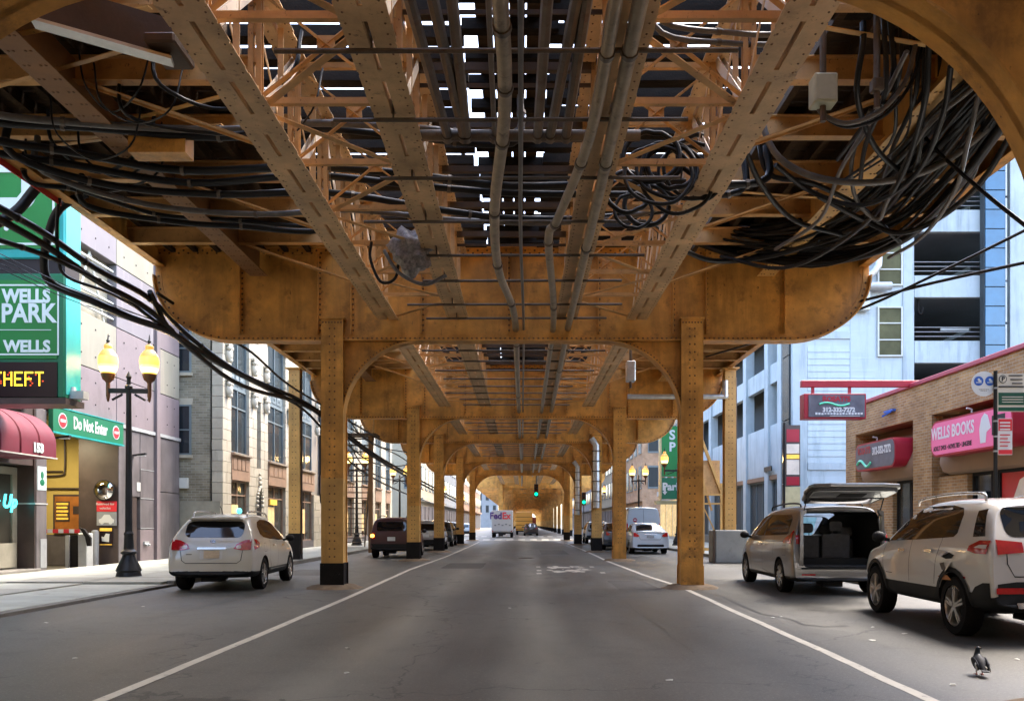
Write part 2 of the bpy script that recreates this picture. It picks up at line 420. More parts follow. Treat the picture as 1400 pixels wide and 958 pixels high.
# the crack that runs from the right column past the off-roader, and other seams
cr = [(945, 806), (985, 813), (1010, 826), (1040, 838), (1080, 845), (1100, 853), (1128, 856), (1160, 855)]
tarline([(gx(*q_) + random.uniform(-.02, .02), gy(q_[1])) for q_ in cr], .05)
for i_, (a_, c_, w_) in enumerate((((-5.6, 11.5), (-4.6, 30), .03), ((5.0, 24), (5.4, 44), .03), ((-3.3, 21.6), (3.0, 21.9), .035), ((-3.3, 36), (3.1, 36.3), .04), ((1.9, 9), (1.75, 26), .025), ((4.4, 13.5), (7.4, 13.0), .03), ((-7.6, 14), (-4.8, 13.6), .03))):
    tarline(wander(a_, c_, 26, .035, i_), w_)
for i_, (x0, x1, y0, y1, m_) in enumerate(((-2.6, -1.3, 26.0, 29.5, 'patch_dark'), (.9, 2.2, 38, 44, 'patch_dark'), (-6.9, -5.4, 22.5, 25.4, 'patch_light'), (2.1, 3.0, 17.6, 20.4, 'patch_light'))):
    r_ = random.Random(i_); b = MB(); e_ = []
    for (xa, ya, xb, yb) in ((x0, y0, x1, y0), (x1, y0, x1, y1), (x1, y1, x0, y1), (x0, y1, x0, y0)):
        for k in range(6): e_.append((xa + (xb - xa) * k / 6 + r_.uniform(-.025, .025), ya + (yb - ya) * k / 6 + r_.uniform(-.03, .03), .0025))
    b.add(e_, [tuple(range(len(e_)))]); struct(b.build('road_patch', m_))
# a manhole cover and a darker repair strip
b = MB(); b.lathe([(.34, .004), (.34, .012), (.30, .014), (.29, .010), (1e-5, .010)], (gx(720, 762), gy(762), 0), 24)
for k in range(5): b.bx(gx(720, 762) - .22, gx(720, 762) + .22, gy(762) - .22 + k * .1, gy(762) - .19 + k * .1, .010, .014)
tag(b.build('manhole_cover', 'dark_steel', smooth=30), 'round iron manhole cover in the middle of the traffic lane', 'manhole cover')
# scattered litter
lits = [(63, 851), (103, 900), (195, 829), (1068, 843), (1057, 844), (1193, 857), (1192, 875), (1390, 901), (1303, 936), (697, 831), (475, 886), (474, 920), (915, 930), (1236, 866)]
grp = 'scraps of pale litter on the asphalt'
names = ['white scrap of litter far left beyond the lane line', 'white scrap of litter in the left parking lane, below the pavement corner', 'flat pale scrap of litter ahead of the white crossover on the left', 'larger of two pale scraps beside the crack in the right lane', 'smaller of two pale scraps beside the crack in the right lane', 'pale scrap of litter on asphalt left of the white off-roader', 'pale scrap lying between lane line and white off-roader', 'white scrap of litter right of the pigeon', 'white scrap of litter in front of the pigeon', 'tiny pale scrap in mid lane ahead', 'pale scrap near the left lane line, upper one', 'pale scrap near the left lane line, lower one', 'tiny pale scrap near the right lane line bottom', 'faint pale scrap above the pigeon']
for i, (px, py) in enumerate(lits):
    rnd = random.Random(i + 40); Y = gy(py); X = gx(px, py); s = .018 + .018 * rnd.random()
    b = MB(); n = 7
    ring = [(X + s * 1.5 * math.cos(k * 2 * math.pi / n) * rnd.uniform(.6, 1.2), Y + s * math.sin(k * 2 * math.pi / n) * rnd.uniform(.6, 1.2), .005 + rnd.random() * .012) for k in range(n)]
    b.add(ring + [(X, Y, .02)], [(k, (k + 1) % n, n) for k in range(n)] + [tuple(reversed(range(n)))])
    tag(b.build('litter_scrap', 'litter_white'), names[i], 'litter', grp)
# pavements
def pavement(side, xk, xf, segs, ylow):
    """segs: list of (y0,y1) built slab by slab; the rest is one sheet"""
    sg = -1 if side == 'left' else 1
    b = MB(); b.bx(xk, xf, -6, 74, -.05, .055)
    w = struct(b.build('pavement', 'concrete_dark'))
    b = MB(); b.bx(xk, xf, 51, 74, .055, .12); b.build('paving_sheet', 'slab', w)
    meshes = {}
    nx = 3 if abs(xf - xk) < 5.5 else 4; sw = abs(xf - xk - sg * .18) / nx
    for (y0, y1) in segs:
        ny = round((y1 - y0) / 1.55); sl = (y1 - y0) / ny
        for j in range(ny):
            for i in range(nx):
                if (sl, sw) not in meshes:
                    mb = MB(); mb.box((0, 0, 0), (sw - .012, sl - .012, .07))
                    meshes[(sl, sw)] = [mb.mesh('paving_slab', ['slab']), mb.mesh('paving_slab', ['slab_b'])]
                me = meshes[(sl, sw)][(random.random() < .3)]
                y = y0 + (j + .5) * sl; x = xk + sg * .18 + sg * (i + .5) * sw
                low = side == 'left' and y < ylow
                z = .085 + random.uniform(-.003, .003)
                if low: z = .02 + (.065 * max(0, (abs(x) - 8.2) / 5)) + random.uniform(-.002, .002)
                o = inst('paving_slab', me, w, Vector((x, y, z)) - w.location)
    return w
wl_ = pavement('left', -7.9, -13.3, [(9, 30.8)], 17.8)
wr_ = pavement('right', 7.9, 13.0, [(10, 51)], 0)
# left pavement narrows where the terracotta building stands forward
b = MB(); 
meA = MB(); meA.box((0, 0, 0), (1.2, 1.5, .07)); meA = meA.mesh('paving_slab', ['slab'])
for j in range(13):
    for i in range(3):
        inst('paving_slab', meA, wl_, Vector((-8.08 - .61 - i * 1.215, 31.6 + j * 1.515, .085)) - wl_.location)
def kerb(x, ys, sg):
    b = MB(); b.bx(x - .005 * sg, x + .02 * sg, ys[0], ys[1], -.03, .02)
    k = struct(b.build('kerb', 'kerb'))
    L = 1.6; y = ys[0]; mb = MB(); mb.box((0, 0, 0), (.17, L - .014, .15)); me = mb.mesh('kerb_stone', ['kerb'])
    while y < ys[1] - L / 2:
        inst('kerb_stone', me, k, Vector((x + .088 * sg + random.uniform(-.004, .004), y + L / 2, .048 + random.uniform(-.004, .004))) - k.location, (0, random.uniform(-.01, .01), random.uniform(-.003, .003)))
        y += L
kerb(-7.9, (18.6, 74), -1)
kerb(7.9, (10, 74), 1)
# ------------------------------------------------------------------ elevated railway
AX = -.22
BY = [6.0, 18.16, 31.5, 41.05, 54.8, 68.4]
ZB, ZT = 5.44, 7.53
HC = 3.94
def arc(cx, cz, r, a0, a1, n):
    return [(cx + r * math.cos(R(a0 + (a1 - a0) * k / n)), cz + r * math.sin(R(a0 + (a1 - a0) * k / n))) for k in range(n + 1)]
def strip(mb, path, hw, t):
    """bent plate: 2-D path in xz, half width along y, thickness t (thickened upwards/inwards)"""
    for i in range(len(path) - 1):
        (x0, z0), (x1, z1) = path[i], path[i + 1]
        d = Vector((x1 - x0, 0, z1 - z0))
        if d.length < 1e-5: continue
        d.normalize(); nn = Vector((-d.z, 0, d.x)) * t
        a = Vector((x0, 0, z0)); c = Vector((x1, 0, z1)); y = Vector((0, hw, 0))
        mb.add([a - y, a + y, c + y, c - y, a + nn - y, a + nn + y, c + nn + y, c + nn - y], [(0, 1, 2, 3), (4, 7, 6, 5), (0, 4, 5, 1), (2, 6, 7, 3), (1, 5, 6, 2), (0, 3, 7, 4)])
def girder_meshes():
    RX, RZ = 1.75, 1.45
    def half(sg):
        return [(sg * x, z) for x, z in [(7.9, ZT)] + [(7.9 - RX + RX * math.cos(R(-a)), ZB + RZ + RZ * math.sin(R(-a))) for a in range(0, 91, 6)]]
    outl = half(-1) + list(reversed(half(1)))
    b = MB(); b.prism(outl, 'y', -.02, .02)
    path = outl[1:-1]
    strip(b, path, .19, .028)
    b.bx(-7.9, 7.9, -.19, .19, ZT - .03, ZT)
    # vertical legs of the flange angles
    for sy in (-1, 1):
        inner = []
        for (x, z) in path:
            sgx = -1 if x < 0 else 1
            cx = sgx * (7.9 - RX); cz = ZB + RZ
            if abs(x) > 7.9 - RX: v = Vector((cx - x, cz - z)); v = v.normalized() * .14
            else: v = Vector((0, .14))
            inner.append((x + v.x, z + v.y))
        for i in range(len(path) - 1):
            q = [path[i], path[i + 1], inner[i + 1], inner[i]]
            vs = [(p[0], sy * .02, p[1]) for p in q] + [(p[0], sy * .036, p[1]) for p in q]
            b.add(vs, [(0, 1, 2, 3), (4, 5, 6, 7), (0, 1, 5, 4), (2, 3, 7, 6)])
        b.bx(-7.88, 7.88, sy * .02, sy * .036, ZT - .17, ZT - .03)
        for x in (7.88 - .06,): 
            for sx in (-1, 1): b.bx(sx * (x - .06), sx * (x + .06), sy * .02, sy * .034, ZB + RZ, ZT - .17)
    main = b.mesh('cross_girder', ['ochre'])
    s = MB()
    for x in (0,):
        for sy in (-1, 1):
            s.bx(x - .05, x + .05, sy * .036, sy * .05, ZB + .17, ZT - .17)
            s.bx(x - .008, x + .008, sy * .05, sy * .16, ZB + .17, ZT - .17)
    st = s.mesh('stiffener', ['ochre'])
    r = MB()
    for sy in (-1, 1):
        L = 0; prev = None
        for (x, z), (xi, zi) in zip(path, [(p[0], p[1]) for p in path]):
            if prev is not None:
                seg = Vector((x - prev[0], z - prev[1])); k = max(1, int(seg.length / .105))
                for t in range(k):
                    px = prev[0] + seg.x * t / k; pz = prev[1] + seg.y * t / k
                    sgx = -1 if px < 0 else 1; cx = sgx * (7.9 - RX); cz = ZB + RZ
                    v = Vector((cx - px, cz - pz)).normalized() * .075 if abs(px) > 7.9 - RX else Vector((0, .075))
                    r.rivet((px + v.x, sy * .036, pz + v.y), (0, sy, 0), .026)
            prev = (x, z)
        for k in range(150):
            x = -7.8 + k * .105; r.rivet((x, sy * .036, ZT - .1 + (.03 if k % 2 else -.03)), (0, sy, 0), .026)
        for x in (-6.0, -4.28, -3.55, -2.0, -.1, 1.9, 3.55, 4.28, 6.0):
            for k in range(15): r.rivet((x + .03, sy * .05, ZB + .25 + k * .115), (0, sy, 0), .025)
    rv = r.mesh('rivets', ['rivet_shade_tone'])
    return main, st, rv
def column_mesh(base, lower, wid=.48, base_h=.53, band_h=2.3):
    b = MB(); w = wid / 2
    z0, zt = 0.0, 5.9
    def seg(za, zb, mi, g=0):
        b.m = mi
        b.bx(-w - g, w + g, -.225 - g, -.205, za, zb)      # front cover plate
        b.bx(-w - g, w + g, .205, .225 + g, za, zb)
        b.bx(-w + .03 - g, -w + .05, -.205, .205, za, zb); b.bx(w - .05, w - .03 + g, -.205, .205, za, zb)
    if base == 'black': seg(z0, base_h, 2, .02)
    else: seg(z0, base_h, 0, .012)
    seg(base_h, band_h, 1 if lower else 0)
    seg(band_h, zt, 0)
    b.m = 0
    b.bx(-w - .03, w + .03, -.26, .26, zt, zt + .03)
    return b.mesh('column', ['ochre', 'ochre_light', 'base_black'], None)
def rivet_col(wid=.48):
    r = MB()
    z = .7
    while z < 5.75:
        for x in (-.055, .055): r.rivet((x, -.225, z), (0, -1, 0), .021)
        for x in (-.055, .055): r.rivet((x, .225, z), (0, 1, 0), .021)
        z += .172
    for k in range(7): r.rivet((-.2 + k * .066, -.227, 5.82), (0, -1, 0), .02)
    return r.mesh('rivets', ['rivet_shade_tone'])
def plinth_mesh():
    b = MB(); rnd = random.Random(3)
    prof = [(.62, 0), (.54, .03), (.44, .07), (.36, .085), (1e-5, .085)]
    b.lathe(prof, (0, 0, 0), 14)
    b.v = [(x * rnd.uniform(.93, 1.08) * 1.05, y * rnd.uniform(.93, 1.08), z) for x, y, z in b.v]
    return b.mesh('column_base', ['tan_dirt'], 50)
def knee_mesh(HC=HC, RR=1.74):
    """left knee in local coords of the bent: column inner face at -HC+.24"""
    xi = -HC + .215; cx = xi + RR; cz = ZB - RR
    a = arc(cx, cz, RR, 180, 90, 18)
    poly = [(xi, ZB)] + a[:-1] + [(cx, ZB)]
    poly = [(xi, ZB - .001)] + a[:-1] + [(cx, ZB - .005)]
    b = MB(); b.prism(poly, 'y', -.018, .018)
    strip(b, a, .17, .022)
    for sy in (-1, 1):
        inn = arc(cx, cz, RR + .13, 180, 90, 18)
        for i in range(18):
            q = [a[i], a[i + 1], inn[i + 1], inn[i]]
            q = [(max(p[0], xi), min(p[1], ZB - .01)) for p in q]
            vs = [(p[0], sy * .018, p[1]) for p in q] + [(p[0], sy * .032, p[1]) for p in q]
            b.add(vs, [(0, 1, 2, 3), (4, 5, 6, 7), (0, 1, 5, 4), (2, 3, 7, 6)])
    me = b.mesh('knee_bracket', ['ochre'])
    r = MB(); rr = arc(cx, cz, RR + .07, 176, 94, 30)
    for sy in (-1, 1):
        for (x, z) in rr: r.rivet((x, sy * .032, z), (0, sy, 0), .019)
    return me, r.mesh('rivets', ['rivet_shade_tone'])
GM, GS, GR = girder_meshes()
KM, KR = knee_mesh()
KM0, KR0 = knee_mesh(4.32, 2.1)
CR = rivet_col(); PL = plinth_mesh()
COLS = {(bb, lw): column_mesh(bb, lw, band_h=bh, base_h=h) for bb, lw, bh, h in (('black', True, 2.42, .56), ('ochre', False, 2.3, .5))}
COLN = column_mesh('black', True, band_h=2.1, base_h=.72)
BENT_LABELS = ['near ochre steel bent whose arched knee curves across the top right corner of the view',
               'nearest whole ochre steel bent, with long riveted girder ends rounded below',
               'ochre steel bent second whole one along the street, framed inside the first arch',
               'ochre steel bent third whole one along the street, with pale conduit on its right column',
               'ochre steel bent fourth whole one along the street, its column bases black',
               'ochre steel bent fifth whole one, last before the cross street']
def bent(Y, x0, label, specs, detail=True, grp='riveted steel bents carrying the elevated railway', HC=HC, KM=KM, KR=KR):
    t = thing('steel_bent', label, 'railway bent', (x0, Y, 0), grp)
    g = inst('cross_girder', GM, t)
    if detail:
        for x in (-6.0, -4.28, -3.55, -2.0, -.1, 1.9, 3.55, 4.28, 6.0): inst('stiffener', GS, g, (x, 0, 0))
        inst('rivets', GR, g, kind='stuff')
    for sg, sp in zip((-1, 1), specs):
        sh = -.5 if (HC > 4 and sg < 0) else 0
        c = inst('column', sp, t, (sg * HC + sh, -.02, 0))
        if detail: inst('rivets', CR, c, kind='stuff')
        if detail: inst('column_base', PL, t, (sg * HC + sh, -.02, 0), (0, 0, sg * 1.3 + Y))
        k = inst('knee_bracket', KM, t, (sh, 0, 0), rot=(0, 0, 0 if sg < 0 else math.pi))
        if detail: inst('rivets', KR, k, kind='stuff')
    return t
B, O = COLS[('black', True)], COLS[('ochre', False)]
for i, Y in enumerate(BY):
    sp = (B, O) if i < 2 else (COLN, O) if i == 2 else (COLN, COLN)
    if i == 0: bent(Y, AX, BENT_LABELS[i], sp, HC=4.32, KM=KM0, KR=KR0)
    else: bent(Y, AX, BENT_LABELS[i], sp)
FAR = [93 + 14 * k for k in range(17)]
for k, Y in enumerate(FAR):
    bent(Y, 1.5, 'small far bent beyond the cross street, %s of the receding tunnel of arches' % ORD[k], (COLN, COLN), False, 'far bents of the railway tunnel beyond the cross street')

# ---- track spans: four lattice trusses, ties, walkway
def chord_mesh(L, zc, w=.44, slot=True, name='bottom_chord'):
    b = MB(); sw = .05
    h = w / 2
    rnd = random.Random(int(L * 100))
    b.bx(-h, -sw / 2, .22, L - .22, zc, zc + .018); b.bx(sw / 2, h, .22, L - .22, zc, zc + .018)
    b.bx(-.035, -.017, .22, L - .22, zc + .018, zc + .17); b.bx(.017, .035, .22, L - .22, zc + .018, zc + .17)
    y = .25
    while y < L - .6:       # tie plates that close the slot now and then
        ln = rnd.uniform(.2, .5); b.bx(-sw / 2, sw / 2, y, y + ln, zc + .002, zc + .016); y += rnd.uniform(.8, 1.15)
    for sx in (-1, 1):      # curled, rusted edges: short lips
        y = .3
        while y < L - .5:
            ln = rnd.uniform(.2, .42); b.bx(sx * h, sx * (h + rnd.uniform(.006, .016)), y, y + ln, zc + .001, zc + .016); y += ln + rnd.uniform(.01, .12)
    b.m = 1
    y = .35
    while y < L - .3:
        for x in (-h + .045, h - .045): b.rivet((x + rnd.uniform(-.003, .003), y, zc), (0, 0, -1), .013)
        y += .16
    return b.mesh(name, ['chord_bounce_tone', 'rivet_shade_tone'])
def vert_mesh(z0, z1):
    b = MB(); h = z1 - z0
    for sx in (-1, 1):
        b.bx(sx * .045 - .028, sx * .045 + .028, -.045, -.033, 0, h); b.bx(sx * .022 - .005, sx * .022 + .005, -.033, .033, 0, h)
        b.bx(sx * .045 - .028, sx * .045 + .028, .033, .045, 0, h)
    for k in range(4): b.bx(-.03, .03, -.033, .033, h * (.1 + .25 * k), h * (.1 + .25 * k) + .16)
    return b.mesh('vertical', ['web_paint'])
ZC, ZU = 5.88, 7.34
VM = vert_mesh(ZC + .15, ZU)
def gusset():
    b = MB(); b.prism([(-.26, 0), (.26, 0), (.2, .2), (.08, .30), (-.08, .30), (-.2, .2)], 'x', -.052, -.04)
    b.prism([(-.26, 0), (.26, 0), (.2, .2), (.08, .30), (-.08, .30), (-.2, .2)], 'x', .04, .052)
    for sx in (-1, 1):
        for y in (-.18, -.09, 0, .09, .18):
            for z in (.05, .13): b.rivet((sx * .052, y, z), (sx, 0, 0), .016)
    return b.mesh('gusset', ['web_paint'])
GU = gusset()
tie_mb = MB(); tie_mb.box((0, 0, 0), (3.1, .2, .15)); TIE = tie_mb.mesh('tie', ['tie_wood'])
TIEL = MB(); TIEL.box((0, 0, 0), (3.85, .2, .15)); TIEL = TIEL.mesh('tie', ['tie_wood'])
TX = [-2.72, -1.18, 1.18, 2.72]
CACHE = {}
def span(Y0, Y1, x0, label, detail=1):
    L = Y1 - Y0
    t = thing('track_span', label, 'railway span', (x0, Y0, 0), 'track spans between the bents')
    key = round(L, 2)
    if key not in CACHE:
        n = max(4, round(L / 1.55)); p = L / n
        dg = MB(); dg.beam((0, .06, ZC + .16), (0, p - .06, ZU - .02), .012, .13, (0, -1, 1)); dg2 = MB()
        dg.beam((.07, .06, ZC + .16), (.07, p - .06, ZU - .02), .012, .13, (0, -1, 1))
        cb = MB(); cb.beam((-.06, p - .06, ZC + .16), (-.06, .06, ZU - .02), .010, .06, (0, 1, 1)); cb.beam((.05, p * .5, ZC + .16), (.05, p * .5, ZU), .07, .010, (0, 1, 0)); CACHE[('cb', key)] = cb.mesh('counter_brace', ['chord_bounce_tone'])
        CACHE[key] = (n, p, chord_mesh(L, ZC), chord_mesh(L, ZU, .34, name='top_chord'), dg.mesh('diagonal', ['pale_paint']))
    n, p, bc, tc, dm = CACHE[key]
    for q, tx in enumerate(TX):
        tr = inst('truss', bc, t, (tx, 0, 0)); inst('top_chord', tc, tr)
        if detail >= 1:
            for k in range(1, n):
                inst('vertical', VM, tr, (0, k * p, ZC + .15))
                if detail > 1: inst('gusset', GU, tr, (0, k * p, ZC + .03))
            for k in range(n):
                inst('counter_brace', CACHE[('cb', key)], tr, (0, k * p, 0))
                inst('diagonal', dm, tr, (0, k * p, 0) if k < n / 2 else (0, (k + 1) * p, 0), (0, 0, 0 if k < n / 2 else math.pi))
    # sway frames between the two trusses of a track and rods under the middle
    for sg in (-1, 1):
        xa, xb = sg * 1.22, sg * 2.68
        for k in range(1, n):
            if detail > 1 or k % 2:
                f = MB(); y = 0
                f.beam((xa, 0, ZC + .25), (xb, 0, ZU - .05), .012, .075, (0, 1, 0)); f.beam((xb, .03, ZC + .25), (xa, .03, ZU - .05), .012, .075, (0, 1, 0))
                f.beam((xa, 0, ZC + .19), (xb, 0, ZC + .19), .07, .07); f.beam((xa, 0, ZU - .03), (xb, 0, ZU - .03), .07, .07)
                cx = (xa + xb) / 2; cz = (ZC + ZU) / 2 + .1; f.box((cx, .015, cz), (.2, .012, .2))
                kk = ('sway', sg)
                if kk not in CACHE: CACHE[kk] = f.mesh('sway_frame', ['web_paint'])
                inst('sway_frame', CACHE[kk], t, (0, k * p, 0))
        # lateral bracing in plan, bottom
        if detail:
            for k in range(n):
                kk = ('lat', sg, k % 2, key)
                if kk not in CACHE:
                    f = MB(); f.beam((xa if k % 2 else xb, 0, ZC + .1), (xb if k % 2 else xa, p, ZC + .1), .085, .012); CACHE[kk] = f.mesh('lateral_brace', ['web_paint'])
                inst('lateral_brace', CACHE[kk], t, (0, k * p, 0))
    # middle struts between the tracks
    kk = ('mid',)
    if kk not in CACHE:
        f = MB(); f.beam((-1.15, 0, ZU - .05), (1.15, 0, ZU - .05), .09, .10); f.beam((-1.15, .05, ZU - .25), (1.15, .05, ZU - .25), .02, .05); CACHE[kk] = f.mesh('cross_strut', ['dark_steel'])
    for k in range(1, n): inst('cross_strut', CACHE[kk], t, (0, k * p, 0))
    if detail:
        # ties, one by one
        m = int(L / .5)
        for k in range(m):
            for sg in (-1, 1):
                lo = k % 5 == 2
                inst('tie', TIEL if lo else TIE, t, (sg * (2.11 + (.36 if lo else 0)) + random.uniform(-.05, .05), (k + .5) * L / m + random.uniform(-.045, .045), 7.56 + random.uniform(-.006, .006)), (random.uniform(-.03, .03), 0, random.uniform(-.014, .014)))
    else:
        b = MB(); m = int(L / .55)
        for k in range(m):
            for sg in (-1, 1): b.box((sg * 2.11, (k + .5) * L / m, 7.56), (3, .24, .18))
        inst('ties', b.mesh('ties', ['tie_wood']), t, kind='stuff')
    b = MB(); b.bx(-.035, .035, 0, L, 7.66, 7.80); rm = b.mesh('rail', ['rail_steel'])
    for x in (-2.83, -1.39, -.78, .78, 1.39, 2.83): inst('rail', rm, t, (x, 0, 0))
    b = MB(); b.bx(-.095, .095, 0.02, L - .02, 7.66, 7.71); wp = b.mesh('walkway_plank', ['plank_wood'])
    for k in range(4): inst('walkway_plank', wp, t, (-.26 + k * .21, 0, 0))
    b = MB(); m = int(L / .62); b.box((0, 0, 0), (1.2, .15, .14)); wb = b.mesh('walkway_bearer', ['tie_wood'])
    if detail:
        for k in range(m): inst('walkway_bearer', wb, t, (.07, (k + .5) * L / m, 7.58))
    return t
SPL = ['track span directly overhead, closest to the camera, ties running over it', 'track span overhead between the near bent and the first whole bent, full of cables', 'track span seen through the first arch, between first and second whole bents',
       'short track span between the second and third whole bents', 'track span between the third and fourth whole bents', 'track span between the fourth and fifth whole bents', 'track span crossing over the cross street']
YY = [-1.0] + BY
for i in range(len(YY) - 1):
    span(YY[i], YY[i + 1], AX, SPL[i], 2 if i in (1, 2) else 1)
span(BY[-1], 93, AX + .8, SPL[6], 0)
for k in range(len(FAR) - 1):
    span(FAR[k], FAR[k + 1], 1.5, 'dark far track span, %s one beyond the cross street' % ORD[k], 0)

# ---- station platforms on both sides: floor beams, joists, planks, fascia
def platform(sg, Y0, Y1, label, x0=AX, detail=True):
    t = thing('platform_deck', label, 'platform', (x0, Y0, 0), 'decks outside the tracks')
    L = Y1 - Y0
    xa, xb = 3.15, 7.78
    n = max(2, round(L / 1.5))
    fb = MB(); 
    fb.bx(sg * xa, sg * xb, -.075, .075, 7.10, 7.118); fb.bx(sg * xa, sg * xb, -.006, .006, 7.118, 7.40); fb.bx(sg * xa, sg * xb, -.075, .075, 7.40, 7.418)
    fm = fb.mesh('floor_beam', ['web_paint'])
    kb = MB(); kb.beam((sg * 3.1, 0, 6.3), (sg * 5.4, 0, 7.1), .012, .10, (0, 1, 0)); kb.beam((sg * 3.1, .05, 6.3), (sg * 5.4, .05, 7.1), .07, .012, (0, 1, 0)); km = kb.mesh('knee_strut', ['web_paint'])
    for k in range(1, n):
        inst('floor_beam', fm, t, (0, k * L / n, 0))
        if detail and k % 2: inst('knee_strut', km, t, (0, k * L / n, 0))
    # longitudinal plate girder with a riveted bottom flange
    b = MB(); x = sg * 5.55
    b.bx(x - .012, x + .012, .2, L - .2, 6.86, 7.40); b.bx(x - .19, x + .19, .2, L - .2, 6.84, 6.86)
    g = inst('edge_girder', b.mesh('edge_girder', ['ochre_light' if sg > 0 else 'brown_steel']), t)
    if detail:
        r = MB(); y = .4
        while y < L - .3:
            for dx in (-.13, -.07, .07, .13): r.rivet((x + dx, y, 6.84), (0, 0, -1), .02)
            y += .3
        inst('rivets', r.mesh('rivets', ['rivet_shade_tone']), g, kind='stuff')
    b = MB(); b.bx(-.05, .05, 0, L, 7.42, 7.62); jm = b.mesh('joist', ['plank_wood'])
    for q in range(9): inst('joist', jm, t, (sg * (3.5 + q * .5), 0, 0))
    m = int(L / .3); b = MB(); b.bx(sg * 3.95, sg * 7.88, .008, L / m - .008, 7.63, 7.68); pk = b.mesh('plank', ['plank_wood'])
    for k in range(m): inst('plank', pk, t, (0, k * L / m, random.uniform(-.004, .004)))
    b = MB(); x = sg * 7.84
    b.bx(x - .01, x + .01, 0, L, 7.12, 7.62); b.bx(x - sg * .16, x + sg * .04, 0, L, 7.10, 7.12); b.bx(x - .05, x + .05, 0, L, 7.62, 7.66)
    f = inst('fascia', b.mesh('fascia', ['ochre']), t)
    # odd diagonal rods and a few pale braces
    rnd = random.Random(int(Y0 * 7 + sg * 3))
    if detail:
        for k in range(5):
            b = MB(); xa_ = rnd.uniform(3.3, 4.2); xb_ = rnd.uniform(5.6, 7.6); y = rnd.uniform(.3, L - 1.8)
            b.beam((sg * xa_, y, 7.0), (sg * xb_, y + rnd.uniform(.5, 1.7), 7.04), .07, .012)
            inst('lateral_brace', b.mesh('lateral_brace', ['ochre_light' if k % 2 else 'web_paint']), t)
        # short hung junction plate
        b = MB(); y = L * .45
        if sg < 0: b.bx(sg * 4.5, sg * 5.3, y, y + .3, 6.62, 6.95); 
        if sg < 0: inst('hanger_box', b.mesh('hanger_box', ['ochre']), t)
    return t
for sg, nm in ((-1, 'left'), (1, 'right')):
    PLN = ['platform deck on the %s, closest overhead' % nm, 'platform deck on the %s, before the nearest whole bent, cables strung beneath' % nm, 'platform deck on the %s, just behind the nearest whole bent' % nm, 'platform deck on the %s, short one after the second whole bent' % nm, 'platform deck on the %s, behind the third whole bent' % nm, 'platform deck on the %s, last before the cross street' % nm]
    for i in range(len(YY) - 1):
        platform(sg, YY[i], YY[i + 1], PLN[i], AX, i < 4)
b = MB(); b.bx(-8.12, -8.10, 9.2, 14.4, 7.0, 7.16); b.bx(-8.30, -8.11, 9.2, 14.4, 7.16, 7.175)
pm('red_trim', (.62, .04, .045), .45, var=.1)
tag(b.build('fascia_strip', 'red_trim'), 'red strip along the left deck edge above the green parking sign', 'trim strip')

# ---- rods, pipes and conduits hung under the middle
k = 0
zs = 5.80
for Y in [7.6, 8.9, 10.4, 11.9, 13.4, 14.8, 16.4, 17.5]:
    b = MB(); b.tube([(-2.3 + .25 * (k % 3), Y, zs), (2.0 - .2 * (k % 2), Y, zs + .01)], .024, 8)
    for x in (-1.4, 1.0): b.tube([(x, Y, zs), (x, Y, 6.0)], .012, 5)
    tag(b.build('hanger_rod', 'conduit_dark', smooth=40), 'dark hanger rod across the pipes, %s of the rods before the first arch' % ORD[k], 'hanger rod', 'hanger rods under the tracks'); k += 1
Y = 19.4; k = 0
while Y < 70:
    if min(abs(Y - q) for q in BY) > .5:
        b = MB(); hw = 2.1 + .3 * math.sin(k * 2.3); b.tube([(AX - hw, Y, zs), (AX + hw, Y, zs)], .026, 6)
        tag(b.build('hanger_rod', 'conduit_dark', smooth=40), 'thin dark rod across the tracks beyond the first whole bent', 'hanger rod', 'far hanger rods beyond the first bent')
    k += 1; Y += 1.35
def pipe(pts, r, mat, label, name='conduit', straps=True):
    p = [at(x, y, Y) for x, y, Y in pts]
    t = thing(name, label, 'conduit', p[0])
    b = MB(); b.tube(smooth_path(p, 8), r, 10); b.build('pipe', mat, t, smooth=60)
    if straps:
        q = smooth_path(p, 8)
        for i in range(4, len(q) - 1, 7):
            b = MB(); dd = (q[i + 1] - q[i]).normalized() * .03; b.tube([q[i] - dd, q[i] + dd], r * 1.22, 10)
            b.build('coupling', 'conduit_dark', t, smooth=40)
    return t
def zy(y, Z=5.72): return (Z - 1.42) * F / (CY - y)
def pp(l, Z=5.72): return [(x, y, zy(y, Z)) for x, y in l]
pipe(pp([(682, -60), (684, 0), (690, 100), (688, 180), (676, 290), (682, 370), (703, 430), (707, 500), (710, 580), (713, 640), (713.5, 668)]), .07, 'conduit', 'thick wavy pale conduit hung along the middle of the street')
pipe(pp([(711, -60), (712, 0), (712, 200), (712, 330), (716, 460), (715, 560), (714.5, 660)]), .026, 'cable_grey', 'thin grey conduit running straight beside the wavy one', straps=False)
pipe(pp([(850, -60), (842, 0), (806, 188), (762, 300), (750, 330), (757, 430), (749, 500), (735, 600), (728, 650)], 5.70), .062, 'conduit', 'left one of two brown pipes right of the middle')
pipe(pp([(892, -60), (876, 0), (836, 188), (806, 320), (776, 450), (762, 520), (742, 620), (733, 660)], 5.74), .07, 'conduit', 'right one of two brown pipes right of the middle')
k = 0
